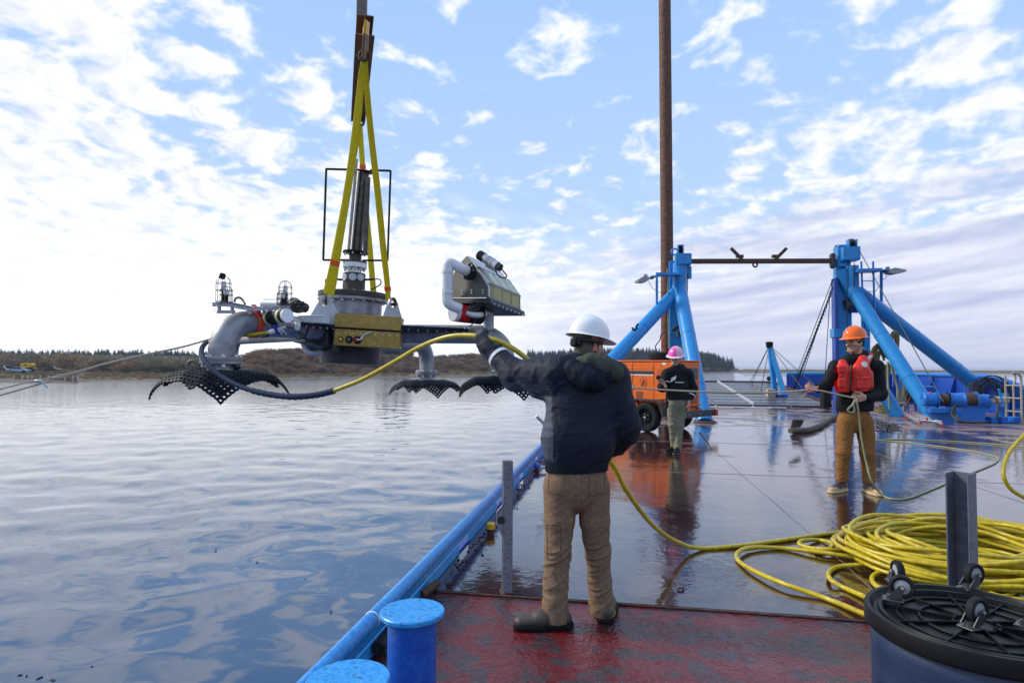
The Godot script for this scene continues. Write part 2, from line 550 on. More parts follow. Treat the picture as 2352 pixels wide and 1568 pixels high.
	mottled("mat_rubber", [[0.0, Color(0.006, 0.008, 0.013)], [1.0, Color(0.016, 0.020, 0.030)]], 1.5, 0.5, 0.0, 22, 0.02, "fine", 0.4)
	mottled("olive_plate", [[0.0, Color(0.08, 0.08, 0.068)], [1.0, Color(0.14, 0.138, 0.115)]], 1.6, 0.5, 0.1, 23, 0.02, "fine", 0.4)
	mottled("gold_plate", [[0.0, Color(0.26, 0.16, 0.03)], [0.6, Color(0.36, 0.23, 0.05)], [1.0, Color(0.44, 0.30, 0.09)]], 1.8, 0.42, 0.35, 24, 0.01)
	mottled("white_pvc", [[0.0, Color(0.62, 0.64, 0.66)], [1.0, Color(0.78, 0.79, 0.80)]], 1.5, 0.35, 0.0, 25, 0.02)
	mottled("lens_glass", [[0.0, Color(0.48, 0.52, 0.38)], [0.5, Color(0.56, 0.59, 0.46)], [1.0, Color(0.64, 0.66, 0.56)]], 1.2, 0.2, 0.1, 26, 0.015)
	mottled("amber_glass", [[0.0, Color(0.30, 0.28, 0.10)], [1.0, Color(0.46, 0.43, 0.20)]], 1.2, 0.2, 0.1, 27, 0.015)
	mottled("sling_yellow", [[0.0, Color(0.52, 0.40, 0.004)], [0.5, Color(0.78, 0.64, 0.006)], [1.0, Color(0.86, 0.74, 0.01)]], 2.5, 0.75, 0.0, 28, 0.03, "cloth", 1.0)
	mottled("hose_yellow", [[0.0, Color(0.11, 0.085, 0.012)], [0.25, Color(0.34, 0.26, 0.010)], [0.5, Color(0.50, 0.385, 0.008)], [1.0, Color(0.62, 0.48, 0.015)]], 1.5, 0.32, 0.0, 29, 0.02, "fine", 0.2)
	mottled("orange_paint", [[0.0, Color(0.56, 0.095, 0.004)], [0.5, Color(0.72, 0.135, 0.005)], [0.85, Color(0.80, 0.165, 0.008)], [1.0, Color(0.36, 0.07, 0.015)]], 1.0, 0.34, 0.0, 30, 0.015, "fine", 0.2)
	mottled("braid", [[0.0, Color(0.012, 0.018, 0.04)], [0.5, Color(0.03, 0.045, 0.085)], [1.0, Color(0.06, 0.08, 0.12)]], 8.0, 0.7, 0.0, 31, 0.03, "cloth", 1.5)
	mottled("rope_tan", [[0.0, Color(0.30, 0.24, 0.17)], [1.0, Color(0.58, 0.49, 0.38)]], 10.0, 0.85, 0.0, 32, 0.04, "rough", 1.0)
	mottled("rope_green", [[0.0, Color(0.16, 0.17, 0.09)], [0.5, Color(0.33, 0.33, 0.20)], [1.0, Color(0.50, 0.49, 0.34)]], 8.0, 0.85, 0.0, 33, 0.04, "rough", 1.0)
	mottled("rope_old", [[0.0, Color(0.045, 0.042, 0.014)], [0.5, Color(0.15, 0.135, 0.05)], [1.0, Color(0.30, 0.27, 0.13)]], 8.0, 0.9, 0.0, 34, 0.05, "rough", 1.5)
	mottled("hawser", [[0.0, Color(0.025, 0.018, 0.014)], [0.5, Color(0.07, 0.052, 0.04)], [1.0, Color(0.13, 0.10, 0.08)]], 8.0, 0.7, 0.0, 35, 0.05, "rough", 1.5)
	mottled("barrel_plastic", [[0.0, Color(0.008, 0.020, 0.058)], [0.6, Color(0.012, 0.030, 0.080)], [1.0, Color(0.022, 0.046, 0.105)]], 1.5, 0.42, 0.0, 36, 0.015, "fine", 0.3)
	mottled("navy_cloth", [[0.0, Color(0.008, 0.010, 0.018)], [0.6, Color(0.013, 0.017, 0.030)], [1.0, Color(0.022, 0.028, 0.046)]], 2.5, 0.62, 0.0, 37, 0.02, "cloth", 0.55)
	mottled("black_cloth", [[0.0, Color(0.008, 0.009, 0.011)], [1.0, Color(0.020, 0.022, 0.026)]], 2.5, 0.6, 0.0, 38, 0.02, "cloth", 0.6)
	mottled("grey_cloth", [[0.0, Color(0.045, 0.055, 0.075)], [1.0, Color(0.085, 0.10, 0.13)]], 2.5, 0.65, 0.0, 39, 0.02, "cloth", 0.5)
	mottled("tan_cloth", [[0.0, Color(0.13, 0.085, 0.052)], [0.5, Color(0.20, 0.135, 0.088)], [1.0, Color(0.29, 0.205, 0.14)]], 3.0, 0.85, 0.0, 40, 0.02, "cloth", 0.45)
	mottled("brown_cloth", [[0.0, Color(0.15, 0.068, 0.020)], [0.5, Color(0.26, 0.122, 0.042)], [1.0, Color(0.36, 0.18, 0.07)]], 3.0, 0.85, 0.0, 41, 0.02, "cloth", 0.45)
	mottled("olive_cloth", [[0.0, Color(0.12, 0.12, 0.085)], [0.5, Color(0.20, 0.195, 0.14)], [1.0, Color(0.29, 0.275, 0.20)]], 3.0, 0.85, 0.0, 42, 0.02, "cloth", 0.45)
	mottled("hood_green", [[0.0, Color(0.045, 0.055, 0.045)], [1.0, Color(0.085, 0.098, 0.078)]], 3.0, 0.9, 0.0, 43, 0.03, "cloth", 0.9)
	mottled("vest_red", [[0.0, Color(0.62, 0.018, 0.012)], [1.0, Color(0.82, 0.032, 0.016)]], 3.0, 0.42, 0.0, 44, 0.02, "cloth", 0.9)
	mottled("boot_brown", [[0.0, Color(0.032, 0.024, 0.018)], [1.0, Color(0.085, 0.066, 0.052)]], 4.0, 0.55, 0.0, 45, 0.03, "rough", 0.5)
	mottled("wire_rope", [[0.0, Color(0.03, 0.017, 0.012)], [1.0, Color(0.09, 0.055, 0.04)]], 9.0, 0.7, 0.0, 46, 0.05, "rough", 1.0)
	mottled("aluminium", [[0.0, Color(0.42, 0.43, 0.45)], [1.0, Color(0.60, 0.61, 0.63)]], 2.0, 0.4, 0.6, 47, 0.02)
	mottled("tread_plate", [[0.0, Color(0.05, 0.05, 0.06)], [0.6, Color(0.11, 0.11, 0.13)], [1.0, Color(0.20, 0.17, 0.165)]], 0.8, 0.22, 0.1, 48, 0.02, "rough", 0.8)
	mottled("fence_steel", [[0.0, Color(0.22, 0.20, 0.15)], [0.6, Color(0.38, 0.35, 0.27)], [1.0, Color(0.17, 0.10, 0.06)]], 2.5, 0.5, 0.2, 49, 0.03)
	mottled("faded_pole", [[0.0, Color(0.10, 0.088, 0.08)], [1.0, Color(0.25, 0.22, 0.20)]], 2.0, 0.7, 0.0, 50, 0.03, "rough", 0.8)
	plain("black_gloss", Color(0.005, 0.006, 0.008), 0.42)
	M.black_gloss.metallic_specular = 0.3
	mottled("rotor_steel", [[0.0, Color(0.035, 0.031, 0.029)], [0.5, Color(0.075, 0.066, 0.060)], [1.0, Color(0.14, 0.122, 0.11)]], 1.4, 0.28, 0.5, 54, 0.012)
	plain("sole_black", Color(0.009, 0.009, 0.010), 0.8).metallic_specular = 0.25
	plain("sky_fringe_wire", Color(0.015, 0.05, 0.055), 0.5)  # the teal is the sky's fringe round thin wires, put into their colour
	plain("black_wire", Color(0.018, 0.019, 0.02), 0.5)
	plain("orange_red", Color(0.78, 0.07, 0.02), 0.55)
	plain("sling_tag", Color(0.80, 0.10, 0.02), 0.6)
	plain("white_gloss", Color(0.80, 0.81, 0.83), 0.25)
	plain("helmet_orange", Color(0.86, 0.14, 0.01), 0.22)
	plain("skin", Color.WHITE, 0.5).vertex_color_use_as_albedo = true
	M.sling_yellow.backlight_enabled = true
	M.sling_yellow.backlight = lin(Color(0.35, 0.35, 0.35))
	M.skin.subsurf_scatter_enabled = true
	M.skin.subsurf_scatter_strength = 0.12
	plain("tinted", Color.WHITE, 0.5).vertex_color_use_as_albedo = true
	plain("tinted_gloss", Color.WHITE, 0.28).vertex_color_use_as_albedo = true
	plain("red_plastic", Color(0.55, 0.012, 0.015), 0.3)
	plain("yellow_plastic", Color(0.75, 0.38, 0.015), 0.4)
	plain("cream_rubber", Color(0.55, 0.43, 0.25), 0.6)
	plain("reflective", Color(0.62, 0.66, 0.68), 0.35)
	plain("label_white", Color(0.72, 0.73, 0.74), 0.5)
	plain("ink", Color(0.02, 0.022, 0.026), 0.5)
	plain("blue_tape", Color(0.01, 0.06, 0.30), 0.6)
	plain("bolt_steel", Color(0.60, 0.61, 0.63), 0.3, 0.8)
	plain("cream_clamp", Color(0.55, 0.52, 0.30), 0.5)
	plain("soft_grey", Color(0.30, 0.31, 0.33), 0.6)
	plain("glass_dark", Color(0.03, 0.04, 0.045), 0.08)
	plain("glass_pane", Color(0.75, 0.8, 0.82), 0.15)
	plain("cable_grey", Color(0.16, 0.15, 0.13), 0.6)
	for q in ["navy_cloth", "black_cloth", "grey_cloth", "black_rubber", "mat_rubber", "braid", "tan_cloth", "brown_cloth", "olive_cloth", "hood_green"]: M[q].metallic_specular = 0.2

# ---- water
func build_water() -> void:
	var n1 := noise(61, 0.33, 2)
	var n2 := noise(62, 1.0, 2)
	var n3 := noise(63, 5.0, 2)
	var rings := []
	for r in [[640, 1262, 0.5], [150, 1385, 0.7], [560, 1255, 0.8], [886, 1268, 0.35], [945, 1340, 0.5], [860, 1300, 0.35], [420, 1490, 0.5], [570, 1455, 0.35], [740, 1230, 0.4], [330, 1500, 0.9]]:
		var p := gnd(r[0], r[1], WATER)
		rings.append([Vector2(p.x, p.z), r[2]])
	var azs := PackedFloat32Array()
	var a := -180.0
	while a < 180.0:
		azs.append(deg_to_rad(a))
		a += 0.24 if absf(a) < 46.0 else 4.0
	azs.append(PI)
	var rows := 560
	var rad := PackedFloat32Array()
	for j in rows: rad.append(1.2 * pow(3000.0 / 1.2, pow(float(j) / (rows - 1), 1.08)))
	var w := azs.size()
	var pos := PackedVector3Array()
	for j in rows:
		var r := rad[j]
		var fade := clampf(1.0 - (r - 45.0) / 60.0, 0.0, 1.0)
		for i in w:
			var x := sin(azs[i]) * r
			var z := -cos(azs[i]) * r
			var y := 0.0
			if fade > 0.0 and absf(azs[i]) < 0.85:
				var big := clampf(r / 14.0, 0.6, 1.15)
				y = n1.get_noise_2d(x, z * 1.25) * 0.034 * big + n2.get_noise_2d(x * 0.8, z * 1.4) * 0.0055 * big
				if r < 9.0:
					for g in rings:
						var d := Vector2(x, z).distance_to(g[0]) / (g[1] as float)
						if d < 1.0: y += sin(d * 34.0) * 0.0018 * (1.0 - d) * (g[1] as float)
			pos.append(Vector3(x, WATER + y * fade, z))
	var nor := PackedVector3Array()
	nor.resize(pos.size())
	for j in rows:
		for i in w:
			var k := j * w + i
			var du := pos[j * w + mini(i + 1, w - 1)] - pos[j * w + maxi(i - 1, 0)]
			var dv := pos[mini(j + 1, rows - 1) * w + i] - pos[maxi(j - 1, 0) * w + i]
			nor[k] = du.cross(dv).normalized()
			if nor[k].y < 0.0: nor[k] = -nor[k]
	# wind ripples grow with the distance from the sheltered barge side: one sheet, bands of one material each
	var mesh := ArrayMesh.new()
	var tex := ntex(noise(64, 0.010, 3), 1024, [], 1.6)
	var bands := [[0.0, 0.018], [8.0, 0.035], [14.0, 0.08], [20.0, 0.14], [27.0, 0.24], [36.0, 0.4], [48.0, 0.7], [66.0, 1.2], [90.0, 2.0], [125.0, 3.0], [9000.0, 3.0]]
	for g in bands.size() - 1:
		var ix := PackedInt32Array()
		for j in rows - 1:
			if rad[j] < bands[g][0] or rad[j] >= bands[g + 1][0]: continue
			for i in w - 1:
				var k := j * w + i
				ix.append_array([k, k + w, k + 1, k + 1, k + w, k + w + 1])
		var arr := []
		arr.resize(Mesh.ARRAY_MAX)
		arr[Mesh.ARRAY_VERTEX] = pos
		arr[Mesh.ARRAY_NORMAL] = nor
		arr[Mesh.ARRAY_INDEX] = ix
		mesh.add_surface_from_arrays(Mesh.PRIMITIVE_TRIANGLES, arr)
		var m := plain("sea_water", Color(0.009, 0.048, 0.120), 0.015)
		m.metallic_specular = 0.72
		m.normal_enabled = true
		m.normal_texture = tex
		m.normal_scale = bands[g][1]
		m.uv1_triplanar = true
		m.uv1_world_triplanar = true
		m.uv1_scale = Vector3.ONE * 0.16
		mesh.surface_set_material(g, m)
	var o := MeshInstance3D.new()
	o.name = "water"
	o.mesh = mesh
	add_child(o)
	tag(o, "calm inlet water mirroring the clouds", "", "", "structure")

func build_flotsam() -> void:
	var b := B.new()
	for e in [[495, 1262], [590, 1290], [528, 1340], [565, 1472], [422, 1512], [640, 1480], [300, 1420], [210, 1530], [700, 1330], [60, 1552], [90, 1556], [120, 1560], [45, 1550], [760, 1404], [380, 1230]]:
		var p := gnd(e[0], e[1], WATER + 0.002)
		var s := rng.randf_range(0.012, 0.035)
		b.ball(p, Vector3(s * rng.randf_range(0.6, 2.2), 0.012, s * 0.6), Basis(Vector3.UP, rng.randf() * 3.0), 6)
	var o := obj("flotsam", b, M.bark)
	tag(o, "dark leaf and twig bits floating beside the barge", "", "", "stuff")

# ---- land: heights over the azimuth (written as the pixel column it stands under) and the distance from the shore
func table(t: Array, x: float) -> float:
	for i in t.size() - 1:
		if x < t[i + 1][0]:
			return lerpf(t[i][1], t[i + 1][1], clampf((x - t[i][0]) / (t[i + 1][0] - t[i][0]), 0.0, 1.0))
	return t[-1][1]

const SHORE := [[-2400, 100], [0, 126], [186, 130], [200, 136], [330, 140], [480, 152], [620, 163], [735, 176], [900, 198], [1130, 232], [1200, 330], [1260, 480], [1690, 470], [1780, 450], [2000, 470], [2352, 455], [4600, 440]]
const BLUFF := [[500, 0.6], [600, 6.4], [760, 7.2], [850, 5.6], [960, 4.6], [1060, 6.2], [1130, 6.6], [1190, 3.0], [1230, 4.0], [1300, 8.0], [1480, 8.5], [1600, 7.0], [1660, 3.0], [1700, 0.0]]

func col_of(x: float, z: float) -> float:
	return 1176.0 + F * x / maxf(-z, 1.0)

func land(x: float, z: float) -> float:
	var px := clampf(col_of(x, z), -2400.0, 4600.0)
	var d := -z
	var t := d - table(SHORE, px) + n_land.get_noise_2d(x * 0.9, z * 0.9) * 5.0
	var h := -1.2 + clampf((t + 12.0) / 12.0, 0.0, 1.0) * 1.2
	var beach := clampf(t / 14.0, 0.0, 1.0)
	if px < 190.0:
		h += clampf(t / 3.0, 0.0, 1.0) * 0.55 + smoothstep(8.0, 18.0, t) * 0.85 + smoothstep(60.0, 200.0, t) * 2.0
	elif px > 1700.0:
		h += smoothstep(0.0, 14.0, t) * 2.3 - smoothstep(26.0, 44.0, t) * 5.0
	else:
		h += beach * 0.8 + smoothstep(14.0, 46.0, t) * table(BLUFF, px) + smoothstep(70.0, 260.0, t) * 2.5 * (1.0 if px < 600.0 else 0.25)
	h += n_land.get_noise_2d(x * 4.0, z * 4.0) * 0.35 * clampf(t / 20.0, 0.0, 1.0)
	return WATER + h

var n_land: FastNoiseLite

func build_land() -> void:
	n_land = noise(71, 0.02, 4)
	var n_col := noise(72, 0.05, 4)
	var st := SurfaceTool.new()
	st.begin(Mesh.PRIMITIVE_TRIANGLES)
	var cols := 300
	var rows := 110
	for j in rows:
		for i in cols:
			var px := lerpf(-1300.0, 3700.0, float(i) / (cols - 1))
			var s0 := table(SHORE, px)
			var d := s0 - 12.0 + 560.0 * pow(float(j) / (rows - 1), 2.2)
			var x := (px - 1176.0) / F * d
			var y := land(x, -d)
			var t := d - s0
			var n := n_col.get_noise_2d(x, d)
			var c := Color(0.085, 0.072, 0.058).lerp(Color(0.13, 0.105, 0.08), n * 0.5 + 0.5)
			if t > 7.0 + n * 4.0:
				c = Color(0.15, 0.095, 0.042).lerp(Color(0.085, 0.08, 0.035), clampf(n * 1.6 + 0.5, 0.0, 1.0))
			if px > 480.0 and px < 1200.0 and t > 20.0:
				c = Color(0.085, 0.045, 0.028).lerp(Color(0.13, 0.075, 0.038), clampf(n * 1.6 + 0.5, 0.0, 1.0))
			if px < 190.0 and t > 6.0: c = Color(0.055, 0.055, 0.03).lerp(Color(0.12, 0.085, 0.04), clampf(n + 0.4, 0.0, 1.0))
			if px > 1700.0: c = Color(0.07, 0.06, 0.035).lerp(Color(0.13, 0.10, 0.055), clampf(n + 0.5 + t * 0.02, 0.0, 1.0))
			if px > 1210.0 and px < 1700.0 and t > 8.0: c = Color(0.05, 0.05, 0.03).lerp(Color(0.10, 0.075, 0.04), n * 0.5 + 0.5)
			st.set_color(c)
			st.add_vertex(Vector3(x, y, -d))
	for j in rows - 1:
		for i in cols - 1:
			var k := j * cols + i
			st.add_index(k); st.add_index(k + cols); st.add_index(k + 1)
			st.add_index(k + 1); st.add_index(k + cols); st.add_index(k + cols + 1)
	st.generate_normals()
	var m := plain("shore_ground", Color.WHITE, 0.95)
	m.albedo_color = Color.WHITE
	m.vertex_color_use_as_albedo = true
	var o := MeshInstance3D.new()
	o.name = "shore_terrain"
	o.mesh = st.commit()
	o.material_override = m
	add_child(o)
	tag(o, "low far shore with brown bluff, beach and spit", "", "", "structure")

# ---- trees. Small leaf-sized faces spread through a crown; made at unit height
func leaf(b: B, p: Vector3, s: float, tilt: Vector3) -> void:
	var u := Vector3(rng.randf_range(-1, 1), rng.randf_range(-0.6, 0.6), rng.randf_range(-1, 1)).normalized()
	var w := u.cross(tilt.normalized())
	if w.length() < 0.1: w = u.cross(Vector3.UP + Vector3.RIGHT)
	w = w.normalized()
	var n := (u.cross(w) + p * Vector3(1, 0.3, 1) * 1.2).normalized()
	b.tri(p - u * s - w * s * 0.5, p + u * s * 0.8 - w * s * 0.3, p + w * s * 0.9, n, n, n)

func conifer_crown(b: B, wid: float, ragged: float, count: int) -> void:
	for k in count:
		var t := pow(rng.randf(), 0.75)
		var y := lerpf(1.0, 0.14, t)
		var tier := 0.72 + 0.28 * sin(t * 46.0)
		var r := (0.015 + wid * pow(t, 0.9)) * tier * (1.0 - ragged * rng.randf())
		var a := rng.randf() * TAU
		var rr := r * sqrt(rng.randf_range(0.25, 1.0))
		var p := Vector3(cos(a) * rr, y - rr * 0.35, sin(a) * rr)
		var s := lerpf(0.02, 0.055, t) * rng.randf_range(0.7, 1.3)
		var g := rng.randf_range(0.55, 1.25)
		b.tint = Color(g, g, g)
		leaf(b, p, s, Vector3(cos(a), -0.5, sin(a)))
	b.tint = Color.WHITE

func round_crown(b: B, wid: float, low: float, lobes: int, count: int) -> void:
	var ls := []
	for k in lobes:
		var a := rng.randf() * TAU
		var r := wid * rng.randf_range(0.15, 0.75)
		var y := rng.randf_range(low + 0.16, 0.84)
		ls.append([Vector3(cos(a) * r, y, sin(a) * r), rng.randf_range(0.13, 0.24) * (1.25 - absf(y - 0.55))])
	for k in count:
		var l = ls[k % lobes]
		var q := Vector3(rng.randfn(), rng.randfn() * 0.8, rng.randfn()).normalized() * pow(rng.randf(), 0.3)
		var g := rng.randf_range(0.55, 1.3)
		b.tint = Color(g, g, g)
		leaf(b, l[0] + q * l[1], rng.randf_range(0.022, 0.05), q)
	b.tint = Color.WHITE

func trunk_shape(b: B, top: float, r: float, limbs: int) -> void:
	b.tint = Color(0.9, 0.75, 0.6)
	b.tube(PackedVector3Array([Vector3(0, -0.05, 0), Vector3(0.008, top * 0.5, 0.004), Vector3(0, top, 0)]), [r, r * 0.75, r * 0.2], 6)
	for k in limbs:
		var a := TAU * k / maxi(limbs, 1) + 0.4
		var y := lerpf(0.25, top * 0.85, float(k) / maxi(limbs, 1))
		b.tube(PackedVector3Array([Vector3(0, y, 0), Vector3(cos(a) * 0.16, y + 0.16, sin(a) * 0.16)]), [r * 0.4, r * 0.1], 4)
	b.tint = Color.WHITE

var protos := {}

func tree_shapes() -> void:
	for k in 4:
		var b := B.new()
		conifer_crown(b, 0.17 + 0.03 * k, 0.5, 330)
		protos["conifer%d" % k] = b
		b = B.new()
		round_crown(b, 0.34 + 0.05 * k, 0.12 if k < 2 else 0.02, 7 + k, 420)
		protos["round%d" % k] = b
	var t := B.new()
	trunk_shape(t, 0.95, 0.016, 0)
	protos.stem = t
	t = B.new()
	trunk_shape(t, 0.7, 0.024, 6)
	protos.limbs = t

func mass(called: String, shape: String, spots: Array, label: String) -> void:
	# spots: [position, height, width factor, turn, colour]
	var m := MultiMesh.new()
	m.transform_format = MultiMesh.TRANSFORM_3D
	m.use_colors = true
	m.mesh = protos[shape].mesh()
	m.instance_count = spots.size()
	for i in spots.size():
		var s = spots[i]
		m.set_instance_transform(i, Transform3D(Basis(Vector3.UP, s[3]).scaled_local(Vector3(s[1] * s[2], s[1], s[1] * s[2])), s[0]))
		m.set_instance_color(i, s[4])
	var o := MultiMeshInstance3D.new()
	o.name = numbered(called)
	o.multimesh = m
	o.material_override = M.leaves
	add_child(o)
	tag(o, label, "", "", "stuff")

func scatter(px0: float, px1: float, t0: float, t1: float, n: int, h0: float, h1: float, wf: float, cols: Array) -> Array:
	var out := []
	for k in n:
		var px := rng.randf_range(px0, px1)
		var d := table(SHORE, px) + lerpf(t0, t1, rng.randf())
		var x := (px - 1176.0) / F * d
		var c: Color = cols[rng.randi() % cols.size()]
		out.append([Vector3(x, land(x, -d) - 0.15, -d), rng.randf_range(h0, h1), wf * rng.randf_range(0.8, 1.25), rng.randf() * TAU, c * rng.randf_range(0.75, 1.2)])
	return out

func lone_tree(shape: String, px: float, t: float, top: float, wf: float, c: Color, label: String, category := "tree", group := "") -> void:
	var d := table(SHORE, px) + t
	var x := (px - 1176.0) / F * d
	var base := Vector3(x, land(x, -d) - 0.1, -d)
	var h := at(px, top, d).y - base.y
	var o := thing("conifer_tree" if shape.begins_with("con") else "leafy_tree", label, category, base, group)
	o.rotation.y = px * 0.37
	var s := Vector3(h * wf, h, h * wf)
	for pr in [["trunk", "stem" if shape.begins_with("con") else "limbs", M.bark], ["crown", shape, null]]:
		var q := MeshInstance3D.new()
		q.name = pr[0]
		q.mesh = protos[pr[1]].mesh()
		q.scale = s
		q.material_override = pr[2]
		if pr[2] == null:
			var key := "leaf %s" % c.to_html()
			if not M.has(key):
				var lm := plain(key, c * 2.2, 0.8)
				lm.vertex_color_use_as_albedo = true
				lm.backlight_enabled = true
				lm.backlight = lin(Color(0.8, 0.8, 0.8))
			q.material_override = M[key]
		o.add_child(q, true)

func build_trees() -> void:
	var lm := plain("leaves", Color.WHITE, 0.85)
	lm.albedo_color = Color.WHITE
	lm.vertex_color_use_as_albedo = true
	lm.backlight_enabled = true
	lm.backlight = lin(Color(0.8, 0.8, 0.8))
	plain("bark", Color(0.09, 0.07, 0.055), 0.9).vertex_color_use_as_albedo = true
	tree_shapes()
	var fir := [Color(0.062, 0.098, 0.082), Color(0.074, 0.110, 0.080), Color(0.052, 0.088, 0.080)]
	var olive := [Color(0.22, 0.21, 0.125), Color(0.18, 0.19, 0.12), Color(0.26, 0.21, 0.13), Color(0.20, 0.20, 0.13)]
	var brown := [Color(0.24, 0.16, 0.11), Color(0.19, 0.15, 0.115), Color(0.30, 0.17, 0.095), Color(0.18, 0.16, 0.115)]
	for k in 4:
		mass("far_wood", "conifer%d" % k, scatter(-700, 480, 260, 420, 400, 6.5, 10.5, 1.6, fir), "dark conifer wood on the skyline beyond the parked cars")
		mass("far_wood", "conifer%d" % k, scatter(1212, 1655, 6, 150, 260, 7.0, 12.0, 1.4, fir), "dark conifer wood covering the low headland behind the orange generator")
	mass("far_wood", "conifer2", scatter(1640, 1684, 6, 60, 40, 5.0, 10.0, 1.4, fir), "firs thinning out at the tip of the headland")
	mass("far_wood", "conifer1", scatter(865, 950, 60, 120, 46, 7.0, 12.5, 1.5, fir), "clump of dark firs behind the hanging turbine's drum")
	for k in 4:
		mass("mixed_wood", "round%d" % k, scatter(-500, 470, 130, 290, 110, 3.5, 6.5, 1.4, olive + brown), "brown and olive leafy wood below the conifer skyline")
		mass("scrub", "round%d" % k, scatter(480, 1130, 18, 75, 290, 1.0, 2.8, 1.7, brown), "brown scrub over the bluff beyond the water")
		mass("scrub", "round%d" % k, scatter(-500, 210, 60, 150, 90, 2.5, 6.5, 1.5, olive + brown), "low olive and brown bushes behind the parked cars")
		mass("scrub", "round%d" % k, scatter(200, 480, 28, 130, 110, 2.0, 5.5, 1.5, olive + brown), "low brown bushes behind the marshy shore")
	var straw := [Color(0.30, 0.20, 0.10), Color(0.24, 0.17, 0.09), Color(0.20, 0.17, 0.09), Color(0.15, 0.14, 0.08)]
	mass("shore_grass", "round3", scatter(190, 1130, 5, 26, 900, 0.4, 1.0, 2.2, straw), "dry grass tufts along the far beach")
	mass("shore_grass", "round2", scatter(-300, 190, 7, 40, 420, 0.5, 1.1, 2.0, straw + olive), "rough grass on the bank behind the sea wall")
	mass("scrub", "round3", scatter(1215, 1660, 0, 14, 90, 2.0, 4.5, 1.5, brown), "scrub along the foot of the wooded headland")
	# trees that can be told apart
	var g := Color(0.026, 0.044, 0.028)
	lone_tree("conifer1", 688, 46, 812, 1.5, g, "lone dark fir standing on the bluff left of the turbine's drum")
	lone_tree("conifer2", 418, 250, 806, 1.5, g, "tall fir rising over the skyline above the white house")
	lone_tree("conifer0", 395, 235, 807, 1.7, g, "dark fir on the skyline left of the white house")
	lone_tree("conifer3", 262, 250, 803, 1.6, g, "broad fir highest on the left skyline")
	lone_tree("conifer1", 182, 255, 804, 1.5, g, "fir on the skyline above the end of the sea wall")
	lone_tree("round0", 305, 88, 819, 1.0, Color(0.26, 0.11, 0.04), "rust orange autumn tree above the marsh")
	lone_tree("round1", 366, 96, 825, 0.9, Color(0.18, 0.10, 0.045), "slender brown autumn tree left of the white house")
	lone_tree("round2", 243, 84, 821, 1.5, Color(0.10, 0.098, 0.05), "big olive round-crowned tree above the marsh")
	lone_tree("round3", 285, 42, 836, 2.3, Color(0.085, 0.092, 0.05), "wide dark olive bush near the marsh edge, largest there")
	lone_tree("round2", 205, 62, 843, 1.9, Color(0.088, 0.095, 0.05), "olive bush right of the black pickup")
	lone_tree("round0", 150, 110, 838, 1.9, Color(0.11, 0.095, 0.055), "brownish bush behind the black pickup")
	lone_tree("round1", 1008, 40, 826, 0.95, Color(0.26, 0.13, 0.02), "golden autumn tree beside the turbine's far foot")
	lone_tree("round3", 928, 45, 830, 0.9, Color(0.20, 0.10, 0.03), "orange tinted tree below the firs behind the drum")
	lone_tree("round2", 1032, 46, 819, 0.9, Color(0.035, 0.05, 0.028), "dark green round tree right of the golden one")
	lone_tree("round0", 1050, 50, 816, 0.8, Color(0.04, 0.055, 0.034), "grey green tree on the bluff behind the worker's glove")
	lone_tree("conifer0", 878, 30, 812, 1.6, g, "dark fir at the left of the clump behind the drum")
	lone_tree("conifer3", 903, 44, 806, 1.6, g, "tallest fir of the clump behind the drum")
	lone_tree("conifer1", 1640, 30, 812, 1.9, g, "fir standing clear near the tip of the headland")
	lone_tree("conifer2", 1662, 20, 822, 2.0, g, "last fir at the tip of the headland")

